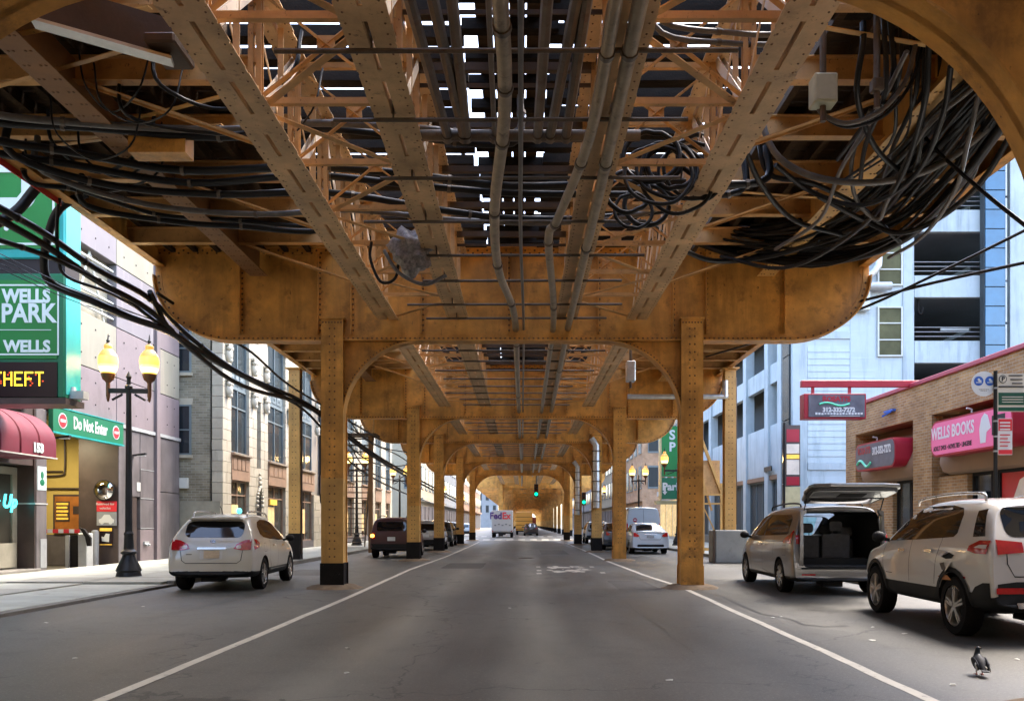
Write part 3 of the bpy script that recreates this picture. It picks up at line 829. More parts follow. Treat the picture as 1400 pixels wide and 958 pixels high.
for x0, x1 in ((560, 612), (592, 634), (618, 638), (668, 676), (788, 752), (802, 774), (748, 735)):
    Z = 6.35; b = MB(); a = at(x0, 0, zy(0, Z)); c = at(x1, 186, zy(186, Z)); a = c + (a - c) * 1.4
    b.tube([a, c], .06 if k != 3 else .03, 8); b.lathe([(.075, -.06), (.075, .06)], c, 10, 'y')
    tag(b.build('dark_pipe', 'conduit_dark', smooth=40), 'straight dark pipe overhead, number %s from the left, ending at the cross pipe' % ['one', 'two', 'three', 'four', 'five', 'six', 'seven'][[0, 1, 2, 3, 6, 4, 5].index(k)], 'pipe', 'dark pipes above the middle'); k += 1
Yc = zy(186, 6.35); b = MB(); b.tube([(-1.6, Yc, 6.36), (1.5, Yc, 6.36)], .07, 10)
tag(b.build('cross_pipe', 'conduit_dark', smooth=40), 'thick dark cross pipe where the overhead pipes end', 'pipe')
# grey conduit standing on two right columns
for i, (Y, px, w, z0, z1, lb) in enumerate(((41.05, 817, .17, 2.2, 5.3, 'pale grey round conduit strapped to the third right column'), (54.8, 787, .15, 2.0, 5.2, 'pale grey round conduit strapped to the fourth right column'))):
    X = AX + HC; b = MB(); b.tube([(X - .05, Y - .42, z0), (X - .05, Y - .42, z1), (X - .3, Y - .42, z1 + .35)], w, 10)
    t = thing('column_conduit', lb, 'conduit', (X, Y - .42, z0)); b.build('pipe', 'galvanised', t, smooth=50)
    for z in range(6):
        b = MB(); b.bx(X - .26, X + .16, Y - .42 - w - .02, Y - .22, z0 + .3 + z * .5, z0 + .34 + z * .5); b.build('strap', 'dark_steel', t)
# ------------------------------------------------------------------ buildings on the left
pm('mauve', (.185, .148, .152), .75, var=.1, scale=.7, bump=.15, bscale=30, spot=((.14, .11, .11), .5, 2, .55), streak=((.13, .105, .10), .6, 2, .5))
pm('mauve_beige', (.225, .21, .16), .8, var=.1, scale=.7, bump=.15, bscale=30, streak=((.3, .26, .2), .6, 3, .5))
pm('mauve_white', (.175, .158, .168), .75, var=.08, scale=.7, bump=.1, streak=((.4, .36, .36), .5, 2, .55))
pm('joint_dark', (.03, .025, .025), .9, var=0)
pm('dark_panel', (.13, .115, .115), .5, var=.25, scale=1.5, bump=.1, streak=((.05, .045, .04), .6, 3, .5))
pm('dark_brown', (.060, .042, .036), .45, var=.25, scale=2)
pm('yellow_wall', (.52, .39, .11), .75, var=.1, scale=1.2, bump=.15, bscale=20, spot=((.4, .3, .1), .5, 4, .62))
pm('orange_wood', (.34, .12, .02), .5, var=.25, scale=4)
pm('notice_yellow', (.85, .5, .06), .6, var=.2, scale=12, emit=(1, .55, .08), es=.04)
pm('glass_dark', (.018, .022, .026), .06, var=0, spec=.7)
pm('glass_blue', (.03, .04, .045), .12, var=0, spec=.3)
pm('shop_glass', (.05, .045, .035), .08, var=0, spec=.6)
pm('sign_green', (.01, .15, .07), .45, var=.05)
pm('sign_green_bright', (.015, .20, .045), .4, var=.08, scale=.8)
pm('sign_teal', (.02, .33, .31), .4, var=.15, scale=1.0, streak=((.02, .2, .2), .6, 2, .5))
pm('sign_text', (.50, .60, .60), .5, var=.08, scale=3, emit=(.8, .95, 1), es=.02)
pm('sign_red', (.60, .03, .04), .45, var=.05)
pm('awning', (.13, .005, .021), .7, var=.12, scale=3, bump=.1)
pm('led_black', (.012, .004, .005), .35, var=0)
pm('led_on', (.9, .6, .05), .5, var=0, emit=(1, .62, .03), es=.28)
pm('led_red', (.5, .05, .02), .5, var=0, emit=(1, .10, .02), es=.14)
pm('neon_cyan', (.1, .8, .85), .4, var=0, emit=(.05, .9, 1), es=.32)
pm('brick_grey', (.27, .25, .19), .85, var=.2, scale=2)
pm('terracotta', (.39, .345, .26), .6, var=.1, scale=2.5, bump=.15, bscale=40, spot=((.26, .22, .15), .5, 4, .58))
pm('terracotta_b', (.44, .395, .305), .55, var=.1, scale=2.5, bump=.15, bscale=40, streak=((.2, .17, .12), .6, 4, .5))
pm('mortar', (.22, .20, .17), .9, var=.1)
pm('bronze', (.27, .17, .11), .5, var=.25, scale=4, bump=.2, bscale=20)
pm('window_frame', (.13, .16, .165), .5, var=.1)
pm('shop_warm', (.5, .34, .14), .6, var=.5, scale=3, emit=(1, .7, .32), es=.06)
pm('mirror', (.8, .8, .8), .04, 1., var=0)
pm('grey_metal', (.32, .33, .34), .45, .3, var=.12, scale=4)
pm('light_metal', (.42, .43, .42), .45, .2, var=.1, scale=4)

def brickmat(name, c1, c2, mortar, sc=(1, 1, 1), w=.21, h=.067, plane='x', bumpd=.012):
    m = bpy.data.materials.new(name); m.use_nodes = True; M[name] = m
    n = m.node_tree.nodes; l = m.node_tree.links; b = n['Principled BSDF']; b.inputs['Roughness'].default_value = .85
    g = n.new('ShaderNodeNewGeometry'); sp = n.new('ShaderNodeSeparateXYZ'); l.new(g.outputs['Position'], sp.inputs[0])
    cb = n.new('ShaderNodeCombineXYZ'); ad = n.new('ShaderNodeMath'); ad.operation = 'ADD'
    l.new(sp.outputs[0], ad.inputs[0]); l.new(sp.outputs[1], ad.inputs[1]); l.new(ad.outputs[0], cb.inputs[0]); l.new(sp.outputs[2], cb.inputs[1])
    t = n.new('ShaderNodeTexBrick'); l.new(cb.outputs[0], t.inputs['Vector']); t.inputs['Scale'].default_value = 1
    t.inputs['Brick Width'].default_value = w; t.inputs['Row Height'].default_value = h; t.inputs['Mortar Size'].default_value = h * .1; t.inputs['Mortar Smooth'].default_value = .2
    t.inputs['Color1'].default_value = (*c1, 1); t.inputs['Color2'].default_value = (*c2, 1); t.inputs['Mortar'].default_value = (*mortar, 1)
    nz = n.new('ShaderNodeTexNoise'); nz.inputs['Scale'].default_value = 1.3; nz.inputs['Detail'].default_value = 6; l.new(g.outputs['Position'], nz.inputs[0])
    mx = n.new('ShaderNodeMix'); mx.data_type = 'RGBA'; mx.blend_type = 'MULTIPLY'; mx.inputs[0].default_value = .7
    rp = n.new('ShaderNodeValToRGB'); rp.color_ramp.elements[0].position = .35; rp.color_ramp.elements[1].position = .65; rp.color_ramp.elements[0].color = (.55, .5, .45, 1); rp.color_ramp.elements[1].color = (1, 1, 1, 1)
    l.new(nz.outputs[0], rp.inputs[0]); l.new(t.outputs[0], mx.inputs[6]); l.new(rp.outputs[0], mx.inputs[7]); l.new(mx.outputs[2], b.inputs['Base Color'])
    bp = n.new('ShaderNodeBump'); bp.inputs['Strength'].default_value = .8; bp.inputs['Distance'].default_value = bumpd; bp.invert = True
    l.new(t.outputs['Fac'], bp.inputs['Height']); l.new(bp.outputs[0], b.inputs['Normal'])
brickmat('old_brick', (.30, .27, .19), (.20, .18, .125), (.33, .31, .26), h=.1, w=.3)
brickmat('brown_brick', (.45, .25, .09), (.30, .155, .052), (.40, .32, .22), h=.095, w=.28)
brickmat('far_brick', (.5, .3, .17), (.42, .25, .14), (.4, .34, .28), h=.1, w=.3)

def win(par, ax, c, sg, u0, u1, z0, z1, nx=1, nz=1, fr='window_frame', gl='glass_dark', fw=.06, dep=.10, name='window', zs=None):
    """framed window in a wall whose outer face is at c; sg = outward direction along ax; frame face lies .03 behind the wall"""
    b = MB(); a0, a1 = c - sg * .03, c - sg * (.03 + dep)
    def bb(ua, ub, za, zb, d0=a0, d1=a1, mb=b):
        if ax == 'x': mb.bx(d0, d1, ua, ub, za, zb)
        else: mb.bx(ua, ub, d0, d1, za, zb)
    bb(u0, u0 + fw, z0, z1); bb(u1 - fw, u1, z0, z1); bb(u0 + fw, u1 - fw, z0, z0 + fw); bb(u0 + fw, u1 - fw, z1 - fw, z1)
    for i in range(1, nx): u = u0 + (u1 - u0) * i / nx; bb(u - fw / 2.5, u + fw / 2.5, z0 + fw, z1 - fw, a0 - sg * .01, a1)
    for z in (zs if zs else [z0 + (z1 - z0) * j / nz for j in range(1, nz)]): bb(u0 + fw, u1 - fw, z - fw / 2.5, z + fw / 2.5, a0 - sg * .012, a1)
    f = b.build(name, fr, par)
    g = MB(); bb(u0 + fw * .5, u1 - fw * .5, z0 + fw * .5, z1 - fw * .5, c - sg * (.03 + dep * .55), c - sg * (.03 + dep * .75), g)
    g.build('pane', gl, f); return f

# ---- parking building, mauve concrete panels
XL = -13.3
t = PB = thing('parking_building', 'tall mauve panelled parking building on the left behind the twin lamp', 'building', (XL - 8, 25, 0))
b = MB(); b.bx(-30, XL - .35, 28.3, 31.75, 0, 13.3); b.bx(-30, XL - .35, 14, 28.3, 4.6, 13.3); b.build('wall', 'dark_brown', t)
pe = [14, 16.3, 18.9, 21.6, 24.2, 26.85, 29.55, 31.78]
k = 0
rows = [(4.72, 6.2), (6.2, 7.85), (9.9, 11.4), (11.4, 13.4)]
for z0, z1 in rows:
    for i in range(len(pe) - 1):
        y0, y1 = pe[i], pe[i + 1]
        mt = 'mauve_beige' if (z0, i) in ((6.2, 4), (6.2, 3), (6.2, 6), (9.9, 5)) else 'mauve_white' if z0 == 9.9 else 'mauve'
        b = MB(); b.bx(XL - .34, XL + random.uniform(-.006, .006), y0 + .012, y1 - .012, z0 + .012, z1 - .012)
        p = b.build('panel', mt, t, bevel=.012)
        r = MB()
        for yy in (y0 + .5, (y0 + y1) / 2, y1 - .5):
            for zz in (z0 + .4, z1 - .4): r.rivet((XL + .007, yy, zz), (1, 0, 0), .03)
        r.build('bolts', 'joint_dark', p, kind='stuff')
for z0, z1 in ((7.85, 9.9),):
    for i in range(len(pe) - 1):
        y0, y1 = pe[i], pe[i + 1]
        if i in (5, 6):
            b = MB(); b.bx(XL - .34, XL, y0 + .012, y1 - .012, z0 + .012, z1 - .012); b.build('panel', 'mauve_white' if i == 5 else 'mauve', t, bevel=.012); continue
        b = MB(); b.bx(XL - .34, XL - .30, y0, y1, z0, z1); b.build('opening', 'brick_grey', t)
        for zz in (.25, .75, 1.3, 1.8):
            b = MB(); b.tube([(XL - .12, y0, z0 + zz), (XL - .12, y1, z0 + zz + .01)], .04, 8); b.build('guard_rail', 'white_paint', t, smooth=40)
        b = MB(); b.tube([(XL - .18, y0 + .5, z0), (XL - .18, y0 + 1.3, z1)], .035, 6); b.build('brace_rail', 'white_paint', t)
        b = MB(); b.tube([(XL - .18, y0 + 1.3, z1), (XL - .18, y0 + 2.2, z0)], .035, 6); b.build('brace_rail', 'white_paint', t)
# projecting rib and lower grey wall
b = MB(); b.bx(XL - .34, XL + .10, 29.62, 29.9, 0, 13.4); b.build('rib', 'mauve', t, bevel=.01)
b = MB(); b.bx(XL - .3, XL + .05, 27.0, 31.8, 4.60, 4.72); b.build('ledge', 'light_metal', t)
for (y0, y1, z0, z1, m) in ((27.0, 27.65, 0, 4.58, 'dark_panel'), (27.65, 28.5, 2.35, 4.58, 'dark_panel'), (28.52, 29.6, 2.3, 4.58, 'dark_panel'), (28.52, 29.6, 1.25, 2.28, 'dark_panel'), (28.52, 29.6, 0.1, 1.23, 'mauve'), (29.92, 31.78, 2.6, 4.58, 'dark_panel'), (29.92, 31.78, .1, 2.58, 'dark_panel')):
    b = MB(); b.bx(XL - .34, XL, y0 + .008, y1 - .008, z0, z1 - .008); b.build('wall_panel', m, t, bevel=.01)
for z in (1.24, 2.29, 3.3):
    b = MB(); b.bx(XL + .002, XL + .012, 28.55, 29.58, z, z + .025); b.build('trim_line', 'light_metal', t)
b = MB(); b.bx(XL - .5, XL - .40, 27.65, 28.5, 0.1, 2.35); d_ = b.build('door', 'dark_brown', t)
b = MB(); b.tube([(XL - .38, 27.78, 1.1), (XL - .33, 27.78, 1.1), (XL - .33, 27.9, 1.1)], .015, 6); b.build('handle', 'light_metal', d_)
for y, z in ((28.0, 3.75), (23.3, 3.85)):
    b = MB(); b.beam((XL, y, z), (XL + .45, y, z + .06), .12, .05); b.build('wall_light', 'black_iron', t)
    b = MB(); b.bx(XL + .14, XL + .42, y - .05, y + .05, z - .02, z + .0); b.build('light_lens', 'lit_white', t)
b = MB(); b.bx(XL, XL + .02, 28.25, 28.5, 2.55, 2.85); b.build('plate', 'white_paint', t)
b = MB(); b.bx(XL, XL + .05, 28.75, 29.1, .7, .8); b.tube([(XL, 28.82, .72), (XL + .12, 28.82, .66)], .04, 8); b.tube([(XL, 29.02, .72), (XL + .12, 29.02, .66)], .04, 8); b.build('fire_connection', 'light_metal', t)
# garage mouth: pillar, yellow inner wall, jamb
b = MB(); b.bx(XL - .9, XL + .0, 22.42, 22.92, 0.05, 4.6); b.build('pillar', 'dark_panel', t, bevel=.015)
b = MB(); b.bx(XL - .92, XL - .02, 22.37, 22.41, 0.05, 4.6); b.build('pillar_side', 'dark_brown', t)
b = MB(); b.bx(XL - .95, XL + .015, 22.35, 22.94, 1.95, 1.99); b.build('pillar_trim', 'light_metal', t)
b = MB(); b.bx(XL + .001, XL + .012, 22.6, 22.9, .2, 1.0); b.build('pillar_patch', 'grey_metal', t)
b = MB(); b.bx(-21, XL - 1.3, 28.05, 28.3, 1.05, 4.6); b.build('inner_wall', 'yellow_wall', t)
b = MB(); b.bx(-21, XL - 1.3, 28.03, 28.3, 0, 1.05); b.build('inner_dado', 'dark_panel', t)
b = MB(); b.bx(-21, -20.8, 22, 28.05, 0, 4.6); b.build('inner_wall', 'yellow_wall', t)
b = MB(); b.bx(-21, XL - .1, 24.05, 28.05, 4.45, 4.6); b.build('ceiling', 'yellow_wall', t)
b = MB(); b.bx(XL - 1.32, XL - .02, 27.0, 28.3, 0, 4.58); b.build('jamb', 'dark_brown', t)
for (x0, x1, z) in ((-16.4, -14.7, 2.62), (-16.4, -15.7, 3.2)):
    b = MB(); b.tube([(x0, 27.98, z), (x1, 27.98, z)], .03, 8); b.build('pipe_run', 'dark_brown', t)
b = MB(); b.tube(smooth_path([(-15.62, 27.97, 4.4), (-15.62, 27.97, 3.3), (-15.72, 27.97, 3.08), (-16.3, 27.97, 3.04)], 6), .03, 8); b.build('pipe_bend', 'dark_brown', t, smooth=40)
b = MB(); b.bx(-16.0, -14.85, 27.94, 28.04, 1.1, 2.42); w_ = b.build('booth_window', 'dark_brown', t)
b = MB(); b.bx(-15.93, -14.92, 27.92, 27.939, 1.16, 2.35); b.build('booth_panel', 'orange_wood', w_)
b = MB(); b.bx(-15.9, -15.42, 27.9, 27.919, 1.5, 2.18); nb = b.build('booth_notice', 'dark_brown', w_)
b = MB()
for q in range(5): b.bx(-15.86, -15.46 - .03 * (q % 2), 27.885, 27.899, 2.06 - q * .125, 2.13 - q * .125)
for q in range(5):
    pass
b.build('booth_print', 'notice_yellow', w_, kind='stuff')
b = MB(); b.bx(-15.3, -15.05, 27.9, 27.919, 1.75, 2.02); b.build('booth_card', 'dark_brown', w_)
cl = thing('ceiling_lamp', 'white lamp lighting the yellow garage mouth from its ceiling', 'lamp', (-15.2, 25.4, 4.4))
pm('lamp_lens', (.9, .85, .7), .4, var=0, emit=(1, .84, .5), es=3)
b = MB(); b.bx(-15.8, -14.6, 25.3, 25.5, 4.36, 4.44); b.build('housing', 'light_metal', cl)
b = MB(); b.bx(-15.75, -14.65, 25.32, 25.48, 4.34, 4.359); b.build('lens', 'lamp_lens', cl)
ld = bpy.data.lights.new('garage_light', 'AREA'); ld.shape = 'RECTANGLE'; ld.size = 1.1; ld.size_y = .16; ld.energy = 26; ld.color = (1, .84, .55)
lo = bpy.data.objects.new('garage_light', ld); C.objects.link(lo); lo.parent = cl; lo.location = Vector((-15.2, 25.4, 4.33)) - cl.location
# store front under the awning
b = MB(); b.bx(-16, XL - .6, 18, 22.36, 0, 4.5); b.build('shop_wall', 'dark_brown', t)
b = MB(); b.bx(XL - .6, XL - .05, 18, 22.36, 3.0, 4.6); b.build('shop_bulkhead', 'dark_brown', t)
b = MB(); b.bx(XL - .6, XL + .1, 18, 22.5, 0, .2); b.build('step', 'concrete_dark', t, bevel=.02)
win(t, 'x', XL - .45, 1, 19.0, 21.3, .2, 2.95, 1, 1, 'brick_grey', 'shop_glass', fw=.14)
f = win(t, 'x', XL - .45, 1, 21.35, 22.35, .2, 2.95, 1, 1, 'brick_grey', 'shop_glass', fw=.2, name='shop_door')
b = MB(); b.bx(XL - .46, XL - .40, 19.2, 22.2, .25, .9); b.build('door_panel', 'brick_grey', f)
ns = thing('neon_sign', 'cyan neon script glowing in the dark shop door', 'neon sign', (XL - .35, 21.2, 1.9))
text('lettering', '& Up', ns, 'neon_cyan', .5, (XL - .3, 21.5, 2.0), (R(90), 0, R(90)), ax='CENTER', depth=.012, shear=.25, bold=.012)
# small poster on pillar
po = thing('poster', 'small pale green portrait poster on the dark pillar beside the garage mouth', 'poster', (XL + .01, 22.7, 2.4))
b = MB(); b.bx(XL + .001, XL + .012, 22.47, 22.88, 2.35, 3.0); b.build('sheet', 'sign_text', po)
b = MB(); b.ball((XL + .012, 22.68, 2.76), .10, 10, (.08, .8, 1.1)); b.ball((XL + .012, 22.68, 2.56), .12, 10, (.08, 1, .8)); b.build('print', 'sign_green', po)

# ---- awning
aw = thing('awning', 'rounded magenta awning over the shop at the left edge', 'awning', (XL, 20, 3.2))
prof = [(XL + 1.15, 3.1), (XL + 1.15, 3.48)] + [(XL + 1.15 * math.cos(R(a)), 3.48 + .85 * math.sin(R(a))) for a in range(10, 91, 10)] + [(XL, 3.1)]
ys_ = [17.5 + .78 * k for k in range(6)]
for k in range(5):
    b = MB(); b.prism([(p[0], p[1]) for p in prof], 'y', ys_[k] + .012, ys_[k + 1] - .012); b.build('gore', 'awning', aw, smooth=35, bevel=.03)
b = MB(); b.bx(XL + 1.151, XL + 1.165, 17.5, ys_[5], 3.1, 3.13); b.build('piping', 'white_paint', aw)
text('lettering', '153', aw, 'sign_text', .30, (XL + 1.165, 20.55, 3.31), (R(90), 0, R(90)), bold=.02)
b = MB(); b.tube([(XL + 0.05, 17.5, 4.36), (XL + .05, ys_[5], 4.36)], .05, 6); b.build('head_rail', 'black_iron', aw)

# ---- shop sign above the awning
ss = thing('shop_sign', 'small pale blue shop sign over the magenta awning', 'sign', (XL + .2, 20, 4.5))
b = MB(); b.bx(XL, XL + .25, 18.2, 22.0, 4.5, 5.3); b.build('box', 'sign_text', ss)
b = MB(); rnd = random.Random(4)
for q in range(9):
    y = 20.0 + q * .2; b.beam((XL + .256, y, 5.0 + rnd.uniform(-.05, .05)), (XL + .256, y + .17, 5.12 + rnd.uniform(-.08, .1)), .012, .07, (1, 0, 0))
b.build('red_script', 'sign_red', ss, kind='stuff')
pm('ink_blue', (.02, .10, .42), .5, var=0)
b = MB()
for q in range(8): b.bx(XL + .251, XL + .26, 20.1 + q * .23, 20.26 + q * .23, 4.62, 4.76 - .03 * (q % 3))
b.build('blue_print', 'ink_blue', ss, kind='stuff')

# ---- entry sign
es = thing('entry_sign', 'long green sign reading Do Not Enter over the garage mouth', 'sign', (XL + .1, 25, 4))
b = MB(); b.bx(XL + .02, XL + .16, 22.95, 27.0, 4.02, 4.70); b.build('board', 'sign_green', es, bevel=.01)
b = MB(); b.bx(XL + .0, XL + .175, 22.93, 27.02, 3.97, 4.02); b.bx(XL, XL + .175, 22.93, 27.02, 4.70, 4.73); b.build('frame', 'sign_teal', es)
text('lettering', 'Do Not Enter', es, 'lit_white', .50, (XL + .163, 24.96, 4.36), (R(90), 0, R(90)), fit=1.95, bold=.012)
for y in (23.42, 26.5):
    b = MB(); b.lathe([(.22, XL + .16), (.22, XL + .168)], (0, y, 4.36), 24, 'x'); o = b.build('roundel', 'lit_white', es)
    b = MB(); b.lathe([(.19, XL + .168), (.19, XL + .174)], (0, y, 4.36), 24, 'x'); b.build('disc', 'sign_red', o)
    b = MB(); b.bx(XL + .174, XL + .179, y - .13, y + .13, 4.32, 4.40); b.build('bar', 'lit_white', o)

# ---- notices and mirror on the jamb
mr_ = thing('traffic_mirror', 'round convex traffic mirror on the dark garage jamb', 'mirror', (-13.75, 26.8, 2.5))
b = MB(); b.lathe([(1e-5, -.10), (.15, -.09), (.25, -.05), (.31, 0)], (-13.72, 26.86, 2.52), 24, 'y'); b.build('glass', 'mirror', mr_, smooth=60)
b = MB(); b.lathe([(.30, 0.0), (.335, .0), (.335, .04), (.30, .04)], (-13.72, 26.86, 2.52), 24, 'y'); b.build('rim', 'black_iron', mr_, smooth=40)
rs = thing('notice_board', 'red and grey notice with a car picture below the round mirror', 'notice', (-13.7, 26.97, 1.4))
b = MB(); b.bx(-14.0, -13.36, 26.95, 26.99, 1.82, 2.16); b.build('red_panel', 'sign_red', rs)
b = MB(); b.bx(-14.0, -13.36, 26.95, 26.99, 1.36, 1.81); b.build('grey_panel', 'grey_metal', rs)
text('lettering', 'Reserved for', rs, 'lit_white', .115, (-13.72, 26.945, 2.07))
text('lettering', 'vehicles', rs, 'lit_white', .115, (-13.72, 26.945, 1.93))
b = MB(); b.prism([(-13.92, 1.45), (-13.44, 1.45), (-13.42, 1.55), (-13.5, 1.6), (-13.58, 1.72), (-13.75, 1.72), (-13.84, 1.6), (-13.93, 1.56)], 'y', 26.94, 26.949)
b.lathe([(.055, 26.935), (.055, 26.949)], (-13.82, 0, 1.45), 12, 'y'); b.lathe([(.055, 26.935), (.055, 26.949)], (-13.54, 0, 1.45), 12, 'y'); b.build('car_picture', 'lit_white', rs)
bs = thing('warning_notice', 'small black notice with yellow strips under the car notice', 'notice', (-13.7, 26.97, .7))
b = MB(); b.bx(-13.9, -13.5, 26.96, 26.99, .72, 1.28); b.build('plate', 'led_black', bs)
b = MB(); b.bx(-13.9, -13.5, 26.95, 26.959, 1.18, 1.28); b.build('top_strip', 'notice_yellow', bs)
b = MB(); b.bx(-13.9, -13.5, 26.95, 26.959, .72, .75); b.build('bottom_strip', 'notice_yellow', bs)
b = MB(); b.prism([(-13.83, .85), (-13.6, .82), (-13.58, 1.08), (-13.7, 1.1), (-13.76, .98), (-13.84, 1.0)], 'y', 26.95, 26.959); b.build('print', 'lit_white', bs)

# ---- barrier gate and bollard
bg = thing('barrier_gate', 'parking barrier with red and white striped arm at the garage mouth', 'barrier', (-13.7, 26, 0))
b = MB(); b.bx(-14.0, -13.72, 25.8, 26.2, .02, 1.12); b.build('cabinet', 'light_metal', bg, bevel=.02)
b = MB(); b.bx(-14.42, -14.30, 25.85, 26.0, .02, 1.05); b.build('post', 'light_metal', bg)
b = MB(); b.bx(-14.3, -14.02, 25.9, 26.1, .02, 1.05); b.build('back_panel', 'base_black', bg)
b = MB(); b.bx(-16.2, -13.75, 25.72, 25.78, 1.13, 1.25); arm_ = b.build('arm', 'lit_white', bg)
for q in range(7):
    b = MB(); b.bx(-16.1 + q * .34, -15.93 + q * .34, 25.712, 25.719, 1.13, 1.25); b.build('stripe', 'sign_red', arm_)
b = MB(); b.prism([(-13.9, 1.3), (-13.75, 1.25), (-13.55, .98), (-13.55, .72), (-13.66, .72), (-13.72, 1.0)], 'y', 25.70, 25.79); b.build('elbow', 'base_black', bg)
bo = MB(); bo.lathe([(.115, .03), (.115, 1.14), (.10, 1.19), (.05, 1.21), (1e-5, 1.215)], (-13.95, 26.75, 0), 16)
tag(bo.build('bollard', 'grey_metal', smooth=50), 'grey steel bollard standing in the garage mouth before the dark jamb', 'bollard')

# ---- big green parking sign hung over the pavement
XS = -10.5; YS = 18.8
ps = thing('parking_sign', 'huge green parking sign with a white letter P and a red message display, top left', 'sign', (-12.5, YS, 4.2))
b = MB(); b.bx(-16, XS, YS, YS + .7, 7.5, 10.6); b.build('upper_box', 'sign_teal', ps, bevel=.03)
b = MB(); b.bx(-16, XS - .02, YS + .05, YS + .65, 7.16, 7.5); b.build('gap_band', 'joint_dark', ps)
b = MB(); b.bx(-16, XS, YS, YS + .7, 4.3, 7.16); b.build('lower_box', 'sign_green', ps, bevel=.03)
b = MB(); b.bx(-16, XS - .12, YS - .02, YS - .001, 7.72, 10.3); b.build('upper_face', 'sign_green_bright', ps)
b = MB(); b.bx(-16, XS - .16, YS - .02, YS - .001, 5.2, 7.0); b.build('lower_face', 'sign_green_bright', ps)
b = MB(); b.bx(XS + .001, XS + .012, YS + .04, YS + .66, 7.55, 10.55); b.build('side_face', 'sign_teal', ps)
b = MB(); b.bx(XS + .001, XS + .012, YS + .04, YS + .66, 4.4, 7.1); b.build('side_face', 'sign_teal', ps)
def outline(x0, x1, z0, z1, w, y0, y1, nm):
    b = MB(); b.bx(x0, x1, y0, y1, z0, z0 + w); b.bx(x0, x1, y0, y1, z1 - w, z1); b.bx(x1 - w, x1, y0, y1, z0 + w, z1 - w); b.build(nm, 'sign_text', ps)
outline(-16, XS - .12, 5.28, 6.90, .035, YS - .03, YS - .02, 'border_line')
outline(-16, XS - .22, 7.80, 10.2, .05, YS - .03, YS - .02, 'border_line')
b = MB(); b.bx(-16, XS - .3, YS - .03, YS - .021, 5.85, 5.865); b.build('rule_line', 'sign_text', ps)
text('lettering', 'WELLS', ps, 'sign_text', .42, (XS - .32, YS - .026, 6.62), ax='RIGHT', bold=.018, fit=1.12)
text('lettering', 'SELF PARK', ps, 'sign_text', .60, (XS - .19, YS - .026, 6.22), ax='RIGHT', bold=.016, fit=2.42)
text('lettering', 'SOUTH WELLS', ps, 'sign_text', .37, (XS - .32, YS - .026, 5.47), ax='RIGHT', bold=.014, fit=2.35)
# big P with rounded bowl, arrow tail and dot
b = MB(); x0 = -12.85
outer = [(x0, 8.1), (x0 + .28, 8.1), (x0 + .28, 8.55)] + []
P_out = [(x0, 8.45), (x0, 9.75)] + [(x0 + 1.35 + .35 * math.cos(R(a)), 9.40 + .35 * math.sin(R(a))) for a in range(90, -1, -15)] + [(x0 + 1.35 + .35 * math.cos(R(a)), 8.95 + .35 * math.sin(R(a))) for a in range(0, -91, -15)] + [(x0 + .62, 8.60), (x0 + .62, 8.88), (x0 + 1.28, 8.88), (x0 + 1.38, 9.0), (x0 + 1.38, 9.36), (x0 + 1.28, 9.46), (x0 + .38, 9.46), (x0 + .38, 8.45)]
b.prism(P_out, 'y', YS - .045, YS - .02); b.build('letter_p', 'sign_text', ps)
b = MB(); b.beam((x0 - .1, YS - .032, 7.85), (x0 + .85, YS - .032, 8.34), .02, .26, (0, 0, 1)); b.build('arrow_stroke', 'sign_text', ps)
b = MB(); b.lathe([(.055, YS - .04), (.055, YS - .02)], (x0 + 1.03, 0, 8.18), 14, 'y'); b.build('dot', 'sign_text', ps)
b = MB(); b.bx(-16, XS - .16, YS - .03, YS - .0005, 4.32, 5.12); b.build('display', 'led_black', ps)
# message display of small lit cells
led = {'T': ['11111', '00100', '00100', '00100', '00100', '00100', '00100'], 'H': ['10001', '10001', '10001', '11111', '10001', '10001', '10001'], 'E': ['11111', '10000', '10000', '11110', '10000', '10000', '11111'], 'F': ['11111', '10000', '10000', '11110', '10000', '10000', '10000']}
b = MB(); cw = .040; X0 = XS - .42 - 5 * 6 * cw
r2 = MB()
for i, ch in enumerate('THEFT'):
    for rr in range(7):
        for cc in range(5):
            x = X0 + (i * 6 + cc) * cw; z = 4.86 - rr * .048
            if led[ch][rr][cc] == '1': b.bx(x, x + cw * .86, YS - .036, YS - .03, z, z + .040)
            elif random.random() < .25: r2.bx(x, x + cw * .8, YS - .036, YS - .03, z, z + .03)
b.build('lit_cells', 'led_on', ps, kind='stuff'); r2.build('dim_cells', 'led_red', ps, kind='stuff')
b = MB(); b.bx(-16, XS + .05, YS - .05, YS + .75, 4.16, 4.3); b.build('bottom_rail', 'dark_brown', ps)
b = MB(); b.bx(-16, -13.0, YS + .1, YS + .5, 7.2, 7.45); b.build('bracket', 'black_iron', ps)
b = MB(); b.bx(XS - .05, XS + .32, YS + .2, YS + .45, 4.32, 4.5); b.lathe([(.08, 0), (.06, .1)], (XS + .02, YS + .3, 4.5), 10); b.build('floodlight', 'light_metal', ps)

